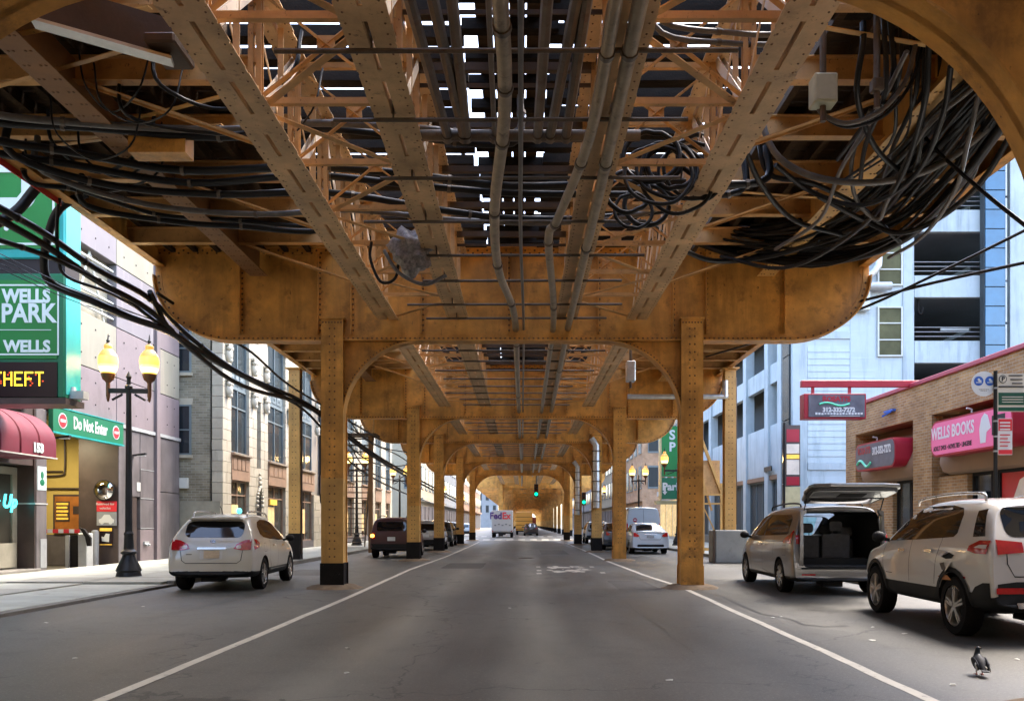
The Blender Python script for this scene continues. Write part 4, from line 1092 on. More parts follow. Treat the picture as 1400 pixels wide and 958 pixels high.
# ---- brick flank and terracotta front
XT = -11.7
t = TB = thing('terracotta_building', 'cream terracotta building with tall arched windows and an old brick flank', 'building', (XT - 6, 50, 0))
b = MB()
b.bx(-24, XT - .5, 31.95, 32.3, 0, 12.7); b.build('brick_flank', 'old_brick', t)
for z0, z1 in ((4.1, 6.05), (7.3, 9.2), (10.5, 12.4)):
    win(t, 'y', 31.84, -1, -13.45, -12.9, z0, z1, 1, 2, 'window_frame', 'glass_dark')
    b = MB(); b.bx(-13.5, -12.85, 31.86, 31.99, z0 - .12, z0); b.build('sill', 'terracotta', t)
    b = MB(); b.bx(-13.5, -12.85, 31.88, 31.99, z1, z1 + .25); b.build('lintel', 'terracotta', t)
b = MB(); b.bx(-13.35, -13.0, 31.8, 31.95, 2.8, 3.2); b.build('flank_box', 'white_paint', t)
b = MB(); b.bx(-13.4, -11.75, 31.90, 31.952, 0.05, 2.3); b.build('flank_render', 'brick_grey', t)
bays = [(32.95, 35.1), (37.7, 40.5), (43.2, 46.0), (48.7, 51.5), (54.2, 57.0), (59.7, 62.5), (65.2, 68.0), (70.2, 72.6)]
b = MB(); b.bx(-24, XT - .42, 32.3, 73.6, 0, 12.7); b.build('core_wall', 'mortar', t)
blk = {}
def block(dy, dz, dx, mt):
    kk = (round(dy, 3), round(dz, 3), dx, mt)
    if kk not in blk:
        m_ = MB(); m_.box((0, 0, 0), (dx, dy - .016, dz - .016)); blk[kk] = m_.mesh('block', [mt])
    return blk[kk]
prev = 32.0; nb = 0
for i, (y0, y1) in enumerate(bays + [(73.6, 73.6)]):
    w = y0 - prev
    cols = 2 if w < 1.3 else 4
    # pier of separate blocks for the nearer bays, one moulded sheet further on
    if i < 4:
        nz_ = 25
        for r_ in range(nz_):
            off = .5 if (r_ % 2 and cols > 2) else 0
            edges = [prev] + [prev + w * (q + off) / cols for q in range(0 if off else 1, cols)] + [y0]
            edges = sorted(set(round(e, 3) for e in edges))
            if i == 1 and 3.7 < r_ * .42 + .1 < 6.5: edges = [prev, prev + .52, prev + w / 2 - .26, prev + w / 2 + .26, y0 - .52, y0]
            for a, c in zip(edges[:-1], edges[1:]):
                if c - a < .05 or nb >= 299: continue
                if i == 1 and 3.7 < r_ * .42 + .1 < 6.5 and abs((a + c) / 2 - prev - w / 2) < .1: continue
                inst('block', block(c - a, .42, .42, random.choice(['terracotta', 'terracotta', 'terracotta_b'])), t, Vector((XT - .21 + random.uniform(-.006, .006), (a + c) / 2, .1 + (r_ + .5) * .42)) - t.location); nb += 1
    else:
        b = MB(); b.bx(XT - .42, XT, prev, y0, 0.1, 11.4); b.build('pier', 'terracotta', t)
    b = MB(); b.bx(XT - .42, XT, prev, y0, 10.6 if i < 4 else 11.4, 12.7); b.build('upper_pier', 'terracotta_b', t)
    # grotesque brackets and lobed caps
    if i < 6:
        for z in (6.7, 8.1):
            for yy in ((prev + .45, y0 - .45) if w > 1.3 else ((prev + y0) / 2,)):
                b = MB(); b.ball((XT + .08, yy, z), .2, 8, (.8, 1, 1.5)); b.ball((XT + .12, yy - .1, z + .25), .12, 8); b.ball((XT + .12, yy + .1, z + .25), .12, 8); b.ball((XT + .14, yy, z - .22), .1, 8); b.bx(XT - .01, XT + .16, yy - .22, yy + .22, z + .36, z + .46)
                b.build('carved_boss', 'terracotta_b', t, smooth=50)
    prev = y1
# niche with slim dark window in first pier
yc = (35.1 + 37.7) / 2
win(t, 'x', XT - .15, 1, yc - .24, yc + .24, 3.95, 6.5, 1, 1, 'window_frame', 'glass_dark')
b = MB(); b.prism([(yc - .3, .1), (yc - .3, 2.2)] + [(yc + .3 * math.cos(R(a)), 2.2 + .55 * math.sin(R(a))) for a in range(150, 29, -15)] + [(yc + .3, 2.2), (yc + .3, .1)], 'x', XT + .002, XT + .02); b.build('side_door', 'base_black', t)
b = MB()
for a in range(0, 181, 15):
    b.ball((XT + .05, yc + .38 * math.cos(R(a)), 2.2 + .75 * math.sin(R(a))), .085, 6)
for q in range(4): b.ball((XT + .05, yc, 3.0 + q * .2), .11 - .015 * q, 6)
b.build('door_hood', 'terracotta_b', t, smooth=50)
for i, (y0, y1) in enumerate(bays):
    far = i > 4
    # tall window: lower sash, panel, arched upper sash
    win(t, 'x', XT - .08, 1, y0, y1, 4.3, 7.0, 2, 1, 'window_frame', 'glass_blue', fw=.08, zs=[6.2])
    if not far:
        b = MB(); b.bx(XT - .3, XT - .14, y0, y1, 7.0, 7.75); pn = b.build('spandrel_panel', 'window_frame', t)
        for q in range(3):
            b = MB(); u = y0 + .25 + q * (y1 - y0 - .5) / 3; v = u + (y1 - y0 - .5) / 3 - .12; b.bx(XT - .14, XT - .115, u, v, 7.12, 7.62); b.ball((XT - .115, (u + v) / 2, 7.37), .12, 8, (.3, 1, 1)); b.build('panel_field', 'window_frame', pn)
    else:
        b = MB(); b.bx(XT - .3, XT - .14, y0, y1, 7.0, 7.75); b.build('spandrel_panel', 'window_frame', t)
    win(t, 'x', XT - .08, 1, y0, y1, 7.75, 10.2, 2, 1, 'window_frame', 'glass_blue', fw=.08)
    ym = (y0 + y1) / 2; hw = (y1 - y0) / 2
    ar = [(ym + hw * math.cos(R(a)), 9.6 + hw * .95 * math.sin(R(a))) for a in range(0, 181, 15)]
    b = MB(); b.prism([(y1, 9.4)] + ar[1:-1] + [(y0, 9.4), (y0, 11.5), (y1, 11.5)], 'x', XT - .42, XT - .02); b.build('arch_head', 'terracotta_b', t)
    b = MB(); b.tube([(XT + .02, p[0], p[1]) for p in ar], .09, 6); b.build('arch_mould', 'terracotta', t, smooth=40)
    b = MB(); b.bx(XT - .42, XT - .06, y0, y1, 11.5, 12.7); b.build('upper_infill', 'terracotta', t)
    # bronze spandrel and shop front
    b = MB(); b.bx(XT - .3, XT + .04, y0, y1, 3.2, 4.2); sp_ = b.build('bronze_spandrel', 'bronze', t)
    b = MB(); b.bx(XT - .3, XT + .14, y0 - .03, y1 + .03, 4.2, 4.3); b.build('cornice', 'bronze', sp_)
    if not far:
        for q in range(4):
            u = y0 + .1 + q * (y1 - y0 - .2) / 4; v = u + (y1 - y0 - .2) / 4 - .1
            b = MB(); b.bx(XT + .04, XT + .06, u, v, 3.62, 4.1); b.build('field', 'bronze', sp_, bevel=.01)
        b = MB()
        for q in range(int((y1 - y0) / .16)): b.bx(XT + .14, XT + .17, y0 + q * .16 + .03, y0 + q * .16 + .11, 4.22, 4.28)
        b.build('dentils', 'terracotta', sp_, kind='stuff')
    win(t, 'x', XT - .1, 1, y0, y1, .5, 3.2, 2, 1, 'bronze', 'shop_glass', fw=.07, zs=[2.6], name='shop_window')
    b = MB(); b.bx(XT - .3, XT - .02, y0, y1, .1, .5); b.build('stall_riser', 'dark_panel', t)
    # things shown in the shop windows: lit displays
    b = MB(); rnd = random.Random(i)
    b.bx(XT - .16, XT - .10, y0 + .3, y0 + .3 + (y1 - y0) * .35, .9, 2.2); b.build('window_display', 'shop_warm', t)
ns2 = MB(); ns2.ball((XT - .04, 34.0, 1.95), .2, 10, (.2, 1.5, .6)); tag(ns2.build('neon_sign', 'neon_cyan', smooth=60), 'small oval cyan light in the first terracotta shop window', 'neon sign')
ns3 = MB(); ns3.bx(XT - .05, XT - .0, 38.1, 39.1, 2.3, 2.55); tag(ns3.build('shop_sign', 'notice_yellow'), 'small yellow sign in the second terracotta shop window', 'sign')
# ---- beyond the cross street, left
def far_building(name, label, x0, x1, y0, y1, h, mt, sg, floors, nwin, base='dark_panel', gl='glass_blue', endw=True):
    t = thing(name, label, 'building', ((x0 + x1) / 2, (y0 + y1) / 2, 0))
    face = x1 if sg > 0 else x0
    b = MB(); b.bx(x0, x1, y0, y1, 0, h); b.build('wall', mt, t)
    fh = (h - 4.5) / floors; ww = (y1 - y0) / nwin
    for f in range(floors):
        for k in range(nwin):
            z = 4.5 + f * fh
            b = MB(); b.bx(face + sg * .002, face + sg * .06, y0 + (k + .2) * ww, y0 + (k + .8) * ww, z + .2 * fh, z + .85 * fh); w = b.build('window', 'window_frame', t)
            b = MB(); b.bx(face + sg * .06, face + sg * .07, y0 + (k + .24) * ww, y0 + (k + .76) * ww, z + .24 * fh, z + .81 * fh); b.build('pane', gl, w)
    for k in range(nwin):
        b = MB(); b.bx(face + sg * .002, face + sg * .08, y0 + (k + .1) * ww, y0 + (k + .9) * ww, .4, 3.4); b.build('shop_window', base, t)
    b = MB(); b.bx(face - sg * .1, face + sg * .35, y0 - .05, y1 + .05, 3.9, 4.3); b.build('belt_course', mt, t)
    b = MB(); b.bx(face - sg * .1, face + sg * .5, y0 - .1, y1 + .1, h - .5, h + .1); b.build('cornice', mt, t)
    if endw:
        n2 = 5
        for f in range(floors):
            for k in range(n2):
                z = 4.5 + f * fh; xx = face - sg * (1.2 + k * 2.6)
                b = MB(); b.bx(xx - .6, xx + .6, y0 - .05, y0 - .002, z + .2 * fh, z + .85 * fh); w = b.build('window', 'window_frame', t)
                b = MB(); b.bx(xx - .52, xx + .52, y0 - .06, y0 - .05, z + .25 * fh, z + .8 * fh); b.build('pane', gl, w)
    return t
pm('far_cream', (.36, .31, .22), .8, var=.12, scale=.5)
pm('far_white', (.40, .40, .39), .8, var=.1, scale=.5)
pm('far_grey', (.25, .265, .28), .8, var=.12, scale=.5)
far_building('corner_block', 'cream corner block across the cross street on the left', -30, -11.2, 90, 116, 28, 'far_cream', 1, 6, 7)
far_building('office_block', 'pale grey office block further along on the left', -30, -11.2, 117, 150, 34, 'far_grey', 1, 8, 8)
far_building('end_block', 'furthest pale block closing the street beyond the arches', -34, -9, 300, 330, 40, 'far_grey', 1, 8, 6, endw=True)
far_building('brick_block', 'distant brick block furthest down the street on the left', -30, -11.0, 151, 215, 30, 'far_brick', 1, 7, 12, endw=False)
# ------------------------------------------------------------------ buildings on the right
pm('pale_concrete', (.42, .475, .49), .8, var=.10, scale=.8, bump=.12, bscale=30, streak=((.17, .21, .225), .6, 2, .5))
pm('pale_siding', (.44, .50, .515), .55, var=.05, scale=1.5, streak=((.2, .25, .27), .5, 3, .52))
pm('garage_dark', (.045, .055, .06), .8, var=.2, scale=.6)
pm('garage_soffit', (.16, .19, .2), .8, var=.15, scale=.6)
pm('blue_glass', (.03, .12, .22), .06, var=.25, scale=.6, spec=.9)
pm('stucco_brown', (.23, .135, .075), .8, var=.12, scale=1, bump=.15, bscale=40)
pm('coping_red', (.30, .025, .045), .5, var=.1, scale=2)
pm('sign_pink', (.50, .10, .21), .4, var=.04, emit=(1, .2, .45), es=.03)
pm('sign_grey', (.10, .10, .12), .45, var=.3, scale=2.5)
pm('sign_dkred', (.32, .01, .025), .4, var=.1)
pm('ink_black', (.01, .01, .01), .6, var=0)
pm('mint', (.1, .6, .36), .4, var=.1)
pm('poster_red', (.48, .03, .03), .5, var=.1, scale=2)
pm('beige', (.45, .38, .2), .7, var=.2, scale=2)
pm('window_olive', (.085, .08, .04), .5, var=.6, scale=.5, spec=.1)
XR = 13.0
t = BB = thing('brick_shop', 'low brown brick shop building with red coping on the right', 'building', (XR + 6, 22, 0))
b = MB(); b.bx(XR + .9, 30, 9, 32.9, 0, 5.9); b.build('core', 'dark_brown', t)
b = MB(); b.bx(XR, XR + .9, 9, 32.9, 4.87, 5.95); b.build('parapet', 'brown_brick', t)
b = MB(); b.bx(XR - .08, XR + 1, 8.95, 32.95, 5.95, 6.09); b.build('coping', 'coping_red', t, bevel=.02)
b = MB(); b.bx(XR + .01, XR + .4, 32.9, 32.93, 0, 6.0); b.bx(XR + .4, 30, 32.9, 32.93, 0, 6.0); b.build('end_wall', 'brown_brick', t)
for y0, y1 in ((31.95, 32.89), (26.0, 27.25), (20.0, 20.9), (13.8, 14.8)):
    b = MB(); b.bx(XR, XR + .9, y0, y1, 0.05, 4.869); b.build('brick_pier', 'brown_brick', t)
b = MB(); b.bx(XR + .2, XR + .9, 29.2, 31.94, 0.05, 2.9); b.build('brick_infill', 'brown_brick', t)
b = MB(); b.bx(XR + .2, XR + .9, 24.3, 25.99, 0.05, 2.9); b.build('brick_infill', 'brown_brick', t)
# bulging brown canopies with rounded far corners
def canopy(y0, y1):
    n = 10; R_ = .75
    prof = [(XR + .85, 4.86), (XR + .55, 4.5), (XR + .22, 4.0), (XR + .02, 3.5), (XR - .02, 3.2), (XR + .06, 3.0), (XR + .2, 2.93), (XR + .85, 2.93)]
    b = MB(); secs = []
    for k in range(n + 1):
        a = R(90 * k / n); yy = y1 - R_ + R_ * math.sin(a); sh = 1 - math.cos(a)
        secs.append((yy, sh))
    secs = [(y0, 0)] + secs
    for yy, sh in secs:
        for x, z in prof: b.v.append((x + (XR + .85 - x) * sh * .6, yy, z + (4.86 - z) * sh * .42))
    m_ = len(prof)
    for i in range(len(secs) - 1):
        for k in range(m_ - 1):
            b.f.append((i * m_ + k, i * m_ + k + 1, (i + 1) * m_ + k + 1, (i + 1) * m_ + k)); b.mi.append(0)
    e = (len(secs) - 1) * m_; b.f.append(tuple(range(e, e + m_))); b.mi.append(0); b.f.append(tuple(range(m_))); b.mi.append(0)
    return b.build('canopy', 'stucco_brown', t, smooth=40)
canopy(27.26, 31.93); canopy(20.91, 25.98); canopy(14.81, 19.98)
# shop doors and windows below the canopies
for (y0, y1, nm, fr, gl) in ((27.3, 28.1, 'shop_window', 'base_black', 'shop_glass'), (28.1, 29.15, 'shop_door', 'base_black', 'shop_glass'), (23.2, 24.25, 'shop_door', 'base_black', 'glass_dark'), (21.0, 22.95, 'shop_window', 'base_black', 'poster_red'), (15.5, 19.5, 'shop_window', 'base_black', 'beige')):
    f = win(t, 'x', XR + .3, -1, y0, y1, .15, 2.92, 1, 1, fr, gl, fw=.09, name=nm)
    if nm == 'shop_door':
        b = MB(); b.tube([(XR + .25, y0 + .2, 1.0), (XR + .25, y0 + .2, 1.3)], .02, 6); b.build('handle', 'light_metal', f)
b = MB(); b.bx(XR + .29, XR + .31, 23.5, 23.9, 1.9, 2.35); b.build('door_notice', 'white_paint', t)
b = MB(); b.prism([(21.1, 2.0), (21.5, 1.4), (22.0, 1.2), (22.3, 1.9), (21.9, 2.6), (21.5, 2.75)], 'x', XR + .30, XR + .32); b.build('poster_figure', 'pale_paint', t)
b = MB(); b.bx(XR - .12, XR, 28.5, 29.2, 5.35, 5.42); b.beam((XR - .1, 28.6, 5.35), (XR - .3, 28.9, 5.2), .05, .05); b.build('wall_bracket', 'ink_blue', t)
def capsule_sign(label, y0, y1, zc, hh, face, rim, name, depth=.35):
    s = thing(name, label, 'sign', (XR - .2, (y0 + y1) / 2, zc - hh))
    xa = XR - .08; xf = xa - depth
    poly = rrect(y0, y1, zc - hh, zc + hh, hh * .62, 7)
    b = MB(); b.prism(poly, 'x', xf, XR + .3); b.build('can', rim, s, smooth=40)
    poly = rrect(y0 + .06, y1 - .06, zc - hh + .06, zc + hh - .06, hh * .56, 7)
    b = MB(); b.prism(poly, 'x', xf - .012, xf - .001); b.build('face', face, s)
    b = MB(); b.tube([(xf + .1, (y0 + y1) / 2, zc + hh - .02), (xf + .1, (y0 + y1) / 2, zc + hh + .12), (xf - .05, (y0 + y1) / 2, zc + hh + .16)], .025, 6); b.build('lamp_bracket', 'light_metal', s)
    return s, xf - .014
ROT_R = (R(90), 0, R(-90))
s, xf = capsule_sign('dark capsule sign with red rim and a phone number on the brown canopy', 27.6, 30.9, 3.86, .5, 'sign_grey', 'sign_dkred', 'pizza_sign')
text('lettering', "ROSATI'S", s, 'sign_dkred', .34, (xf, 30.1, 4.08), ROT_R, sx=.8, bold=.012)
text('lettering', '312-332-7272', s, 'lit_white', .36, (xf, 28.65, 4.0), ROT_R, sx=.72, bold=.014)
wv = [(xf, 30.7 - q * .06, 3.62 + .12 * math.sin(q * .32)) for q in range(21)]
b = MB(); b.tube(wv, .05, 6); b.build('wave', 'mint', s)
s, xf = capsule_sign('pink capsule sign of the book shop on the brown canopy', 20.98, 25.2, 3.98, .54, 'sign_pink', 'sign_dkred', 'book_sign')
text('lettering', 'WELLS BOOKS', s, 'lit_white', .50, (xf, 23.95, 4.12), ROT_R, sx=.72, bold=.012)
text('lettering', 'ADULT DVDS • NOVELTIES • LINGERIE', s, 'ink_black', .19, (xf, 23.95, 3.68), ROT_R, sx=.66, bold=.006)
b = MB(); b.prism([(22.45, 3.62), (22.2, 3.62), (22.15, 3.9), (21.95, 4.0), (22.1, 4.35), (22.25, 4.42), (22.4, 4.3), (22.5, 4.0)], 'x', xf - .006, xf); b.build('figure_print', 'lit_white', s)
b = MB(); b.bx(xf - .005, xf, 21.3, 21.9, 3.78, 4.3); b.build('dark_print', 'ink_black', s)

# ---- hanging sign on a red beam
hs = thing('hanging_sign', 'dark hanging sign with red frame under a red beam', 'sign', (10.4, 27.4, 5))
b = MB(); b.bx(9.32, 13.4, 27.34, 27.50, 5.98, 6.20); b.build('beam', 'sign_dkred', hs, bevel=.01)
for x in (9.72, 10.95):
    b = MB(); b.bx(x - .045, x + .045, 27.38, 27.46, 5.74, 5.98); b.build('hanger', 'sign_dkred', hs)
b = MB(); b.bx(9.36, 11.42, 27.2, 27.64, 4.90, 5.74); b.build('cabinet', 'sign_dkred', hs, bevel=.012)
b = MB(); b.bx(9.5, 11.36, 27.17, 27.199, 4.96, 5.69); b.build('face', 'sign_grey', hs)
text('lettering', "ROSATI'S", hs, 'sign_dkred', .24, (10.42, 27.165, 5.55), sx=.95, bold=.012)
text('lettering', '312-332-7272', hs, 'lit_white', .20, (10.5, 27.165, 5.19), sx=.95, bold=.010)
b = MB(); b.tube([(9.85 + q * .05, 27.165, 5.38 + .05 * math.sin(q * .33)) for q in range(21)], .035, 6); b.build('wave', 'mint', hs)
b = MB(); rnd = random.Random(8); 
for q in range(16):
    x = 9.72 + q * .1; b.bx(x, x + .07, 27.16, 27.169, 5.04 + rnd.uniform(-.01, .01), 5.09 + rnd.uniform(-.01, .02))
b.bx(10.2, 11.2, 27.16, 27.169, 4.985, 5.0); b.build('small_print', 'lit_white', hs, kind='stuff')

# ---- parking garage with pale blue concrete and siding
YG = 39.4
t = GB = thing('parking_garage', 'tall pale blue parking garage with siding and open decks behind the brick shop', 'building', (XR + 10, 50, 0))
FH = 3.15; Z0 = 7.05
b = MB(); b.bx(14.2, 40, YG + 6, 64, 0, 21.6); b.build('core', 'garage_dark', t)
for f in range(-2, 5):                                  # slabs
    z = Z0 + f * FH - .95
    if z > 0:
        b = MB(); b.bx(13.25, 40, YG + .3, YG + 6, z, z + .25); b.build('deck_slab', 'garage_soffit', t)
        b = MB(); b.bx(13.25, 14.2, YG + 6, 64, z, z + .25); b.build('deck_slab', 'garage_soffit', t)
# front (facing the viewer): pilaster strips, spandrels
def fr(x0, x1, z0, z1, m='pale_concrete', nm='front_panel', y0=YG, d=.3, bev=.012):
    b = MB(); b.bx(x0, x1, y0, y0 + d, z0, z1); return b.build(nm, m, t, bevel=bev)
fr(13.0, 13.72, 0, 21.6); fr(18.32, 18.85, 0, 21.6); fr(23.32, 24.3, 0, 21.6, y0=YG - .25, d=.5); fr(15.78, 17.02, 0, 21.6, 'pale_siding', y0=YG + .02)
for k in range(7):
    x0 = 24.32
    fr(x0, 40, Z0 + (k - 2) * FH - 1.05, Z0 + (k - 2) * FH, nm='spandrel')
for k in range(7):
    z = Z0 + (k - 2) * FH
    if z > 0: fr(18.87, 23.3, z - 1.05, z, nm='spandrel')
    fr(18.9, 23.3, z - .02, z + .03, 'light_metal', 'handrail', YG + .1, .06)
def boards(x0, x1, z0, z1, h=.31):
    mb = MB(); mb.prism([(-.035, 0), (0, 0), (0, h), (-.012, h)], 'x', 0, x1 - x0)
    me = mb.mesh('siding_board', ['pale_siding'])
    n = int((z1 - z0) / h)
    for i in range(n): inst('siding_board', me, t, Vector((x0, YG + .05 + random.uniform(-.004, .004), z0 + i * h)) - t.location)
b = MB(); b.bx(13.7, 18.35, YG + .051, YG + .3, 0, 21.6); b.build('backing', 'pale_siding', t)
for k in range(6):
    z = 1.2 + k * 3.15
    boards(13.74, 15.76, z, z + 2.75)
    fr(13.73, 15.77, z + 2.8, z + 3.14, nm='belt_panel', y0=YG - .01)
    if k > 1: boards(15.79, 17.0, z, z + 2.75)
for z0, z1, m in ((9.45, 11.85, 3), (12.85, 15.2, 3), (5.4, 7.0, 2), (16.0, 18.4, 3)):
    f = win(t, 'y', YG - .09, -1, 17.08, 18.28, z0, z1, 1, m, 'white_paint', 'window_olive', fw=.07)
# blue glass strip, in panes
for k in range(13):
    b = MB(); b.bx(22.05, 22.98, YG - .42, YG - .36, 9.0 + k * .92 + .025, 9.0 + (k + 1) * .92 - .025); b.build('glass_pane', 'blue_glass', t)
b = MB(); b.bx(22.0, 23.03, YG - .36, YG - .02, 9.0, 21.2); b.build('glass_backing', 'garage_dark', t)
for k in range(6):
    b = MB(); b.bx(22.98, 23.06, YG - .44, YG - .36, 9.0 + k * 2, 9.0 + k * 2 + 1.9); b.build('glass_frame', 'light_metal', t)
for k in range(2, 6):
    z = Z0 + (k - 2) * FH
    for q in range(3):
        b = MB(); b.tube([(18.9, YG + .15, z + .25 + q * .22), (23.3, YG + .15, z + .25 + q * .22)], .018, 6); b.build('cable_rail', 'grey_metal', t)
# ducts on the siding
b = MB(); b.tube(smooth_path([(17.0, YG - .35, 17.5), (17.0, YG - .35, 14.2), (16.9, YG - .35, 13.6), (16.5, YG - .3, 13.2), (16.2, YG - .1, 13.1)], 6), .17, 10); b.build('duct', 'galvanised', t, smooth=40)
b = MB(); b.tube([(16.1, YG - .3, 12.75), (17.6, YG - .3, 12.75)], .2, 10); b.build('duct', 'light_metal', t, smooth=40)
b = MB(); b.bx(15.9, 16.6, YG - .35, YG - .05, 11.6, 12.5); b.build('meter_box', 'white_paint', t, bevel=.02)
# deck lights and ramp inside
for k in range(2, 6):
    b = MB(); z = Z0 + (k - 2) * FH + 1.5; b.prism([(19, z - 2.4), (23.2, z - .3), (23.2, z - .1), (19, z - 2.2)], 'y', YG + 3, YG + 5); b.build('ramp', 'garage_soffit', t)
b = MB(); b.bx(20.9, 22.3, YG + 1.5, YG + 1.6, 11.05, 11.18); b.build('tube_lamp', 'lit_white', t)
b = MB(); b.tube(smooth_path([(19.2, YG + .3, 12.3), (19.2, YG + .3, 11.7), (19.35, YG + .3, 11.6), (19.4, YG + .3, 11.9)], 4), .05, 6); b.build('drain_pipe', 'base_black', t)
# street side
def sd(y0, y1, z0, z1, m='pale_concrete', nm='side_panel', x0=XR, d=.3):
    b = MB(); b.bx(x0, x0 + d, y0, y1, z0, z1); return b.build(nm, m, t, bevel=.012)
b = MB()
for k in range(7):
    q = MB(); q.bx(XR - .10, XR - .04, YG + .25, YG + 1.25, .3 + k * 3.1, .3 + k * 3.1 + 3.05); q.build('corner_glass', 'glass_blue', t)
sd(YG + .31, YG + 1.3, 0, 21.6, 'garage_dark', 'corner_backing', XR - .03)
ycol = [40.8, 43.0, 47.2, 51.6, 56.0, 60.4, 64.0]
for i, y in enumerate(ycol):
    sd(y, y + .62, 0, 21.6, nm='column', x0=XR - .12, d=.5)
for i in range(len(ycol) - 1):
    y0, y1 = ycol[i] + .64, ycol[i + 1] - .02
    sd(y0, y1, 3.95, 6.55, nm='spandrel', x0=XR)
    sd(y0, y1, 3.7, 3.94, 'stucco_brown', 'band', XR - .05)
    for k in range(1, 5): sd(y0, y1, 6.55 + k * FH - 1.0, 6.55 + k * FH, nm='spandrel')
    sd(y0, y1, 0.06, .6, 'concrete_dark', 'stall_riser', XR + .05)
    win(t, 'x', XR + .1, -1, y0, y1, .6, 3.7, 3, 1, 'window_frame', 'garage_dark', fw=.07, name='shop_window')
b = MB(); b.bx(XR - .2, XR - .13, 42.2, 43.4, 4.15, 4.4); o = b.build('street_sign', 'ink_black'); tag(o, 'small black street name plate on the pale garage wall', 'street sign')
# maroon and cream notice panel at the corner of the garage
ns = thing('notice', 'maroon and cream notice panel at the corner of the pale garage', 'notice', (12.7, 38.6, 1))
b = MB(); b.bx(12.5, 13.2, 38.9, 39.05, 3.2, 6.1); b.build('maroon_panel', 'dark_brown', ns)
for z0, z1, m in ((5.3, 5.9, 'sign_dkred'), (4.75, 5.2, 'pale_paint'), (3.75, 4.45, 'pale_paint'), (4.5, 4.7, 'notice_yellow'), (3.25, 3.65, 'sign_dkred')):
    b = MB(); b.bx(12.55, 13.15, 38.88, 38.899, z0, z1); b.build('print_panel', m, ns)
b = MB(); b.bx(12.5, 13.2, 38.9, 39.05, .06, 3.18); b.build('cream_panel', 'beige', ns)
b = MB(); b.tube([(12.44, 38.9, 0.1), (12.44, 38.9, 6.2)], .05, 8); b.build('edge_post', 'base_black', ns)

# ---- after the garage and beyond the cross street, right
far_building('white_block', 'white block with grey windows behind the far green parking sign', 12.6, 32, 65.5, 74.5, 18, 'far_white', -1, 6, 3, base='shop_warm')
far_building('tan_block', 'tan brick corner block across the cross street on the right', 13.2, 34, 90, 118, 24, 'far_brick', -1, 5, 8)
far_building('cream_tower', 'cream block further along on the right', 13.4, 34, 119, 160, 34, 'far_cream', -1, 8, 10)
far_building('grey_tower', 'distant grey block furthest down the street on the right', 13.4, 34, 161, 225, 30, 'far_grey', -1, 7, 12, endw=False)
gs = thing('parking_sign', 'tall green parking sign far down the right side past the second column', 'sign', (11.2, 62, 3))
b = MB(); b.bx(10.55, 12.3, 62, 62.5, 5.0, 8.8); b.build('upper_box', 'sign_green_bright', gs)
b = MB(); b.bx(10.4, 10.54, 61.95, 62.5, 3.2, 8.9); b.build('edge_light', 'beige', gs)
b = MB(); b.bx(10.55, 12.6, 62, 62.5, 3.3, 4.9); b.build('lower_box', 'sign_green', gs)
text('lettering', 'S', gs, 'lit_white', 1.0, (11.35, 61.99, 8.1), bold=.03)
text('lettering', 'P', gs, 'lit_white', .95, (11.35, 61.99, 7.2), bold=.03)
text('lettering', 'Parking', gs, 'lit_white', .78, (11.75, 61.99, 4.2), bold=.03)
b = MB(); b.prism([(10.72, 4.3), (10.86, 4.3), (10.86, 3.85), (10.98, 3.85), (10.79, 3.6), (10.6, 3.85), (10.72, 3.85)], 'y', 61.96, 61.99); b.build('arrow', 'lit_white', gs)
b = MB(); b.bx(10.1, 13, 61.6, 62.6, 2.9, 3.15); b.build('canopy_edge', 'beige', gs)
# ------------------------------------------------------------------ the street behind the viewer: it shades and mirrors like the rest
for (x0, x1, y0, y1, h, m) in ((-30, XL, -70, 13.98, 15, 'old_brick'), (XR + .05, 30, -70, 8.9, 14, 'brown_brick'), (-40, 40, -95, -72, 22, 'far_cream')):
    b = MB(); b.bx(x0, x1, y0, y1, -.02, h); w = struct(b.build('wall', m))
    if y1 - y0 > 40:
        xf = x1 if x0 < -20 else x0; sg = 1 if x0 < -20 else -1
        g = MB(); g.bx(xf + sg * .002, xf + sg * .05, -.7, .7, 0, 1.9); gm = g.mesh('window', ['glass_dark'], off=Vector((xf, 0, 0)))
        for fl in range(4):
            for k in range(18): inst('window', gm, w, Vector((xf, -66 + k * 4.2, 1.2 + fl * 3.4)) - w.location)
for Y0 in (-13.5, -26, -38.5):
    b = MB(); b.bx(-8.1, 7.7, Y0, Y0 + 12.4, 7.42, 7.66)
    for q in range(8): b.bx(-8, 7.6, Y0 + .8 + q * 1.55, Y0 + .95 + q * 1.55, 7.1, 7.41)
    w = struct(b.build('deck_slab', 'plank_wood'))
    b = MB()
    for x in TX: b.bx(AX + x - .22, AX + x + .22, Y0, Y0 + 12.3, 5.9, 7.0)
    struct(b.build('beam', 'chord_bounce_tone'))
    bb = inst('cross_beam', GM, None, (AX, Y0 + 6, 0)); struct(bb)
    for sg in (-1, 1):
        c = inst('column', O, bb, (sg * HC, 0, 0)); inst('knee_bracket', KM, bb, rot=(0, 0, 0 if sg < 0 else math.pi))
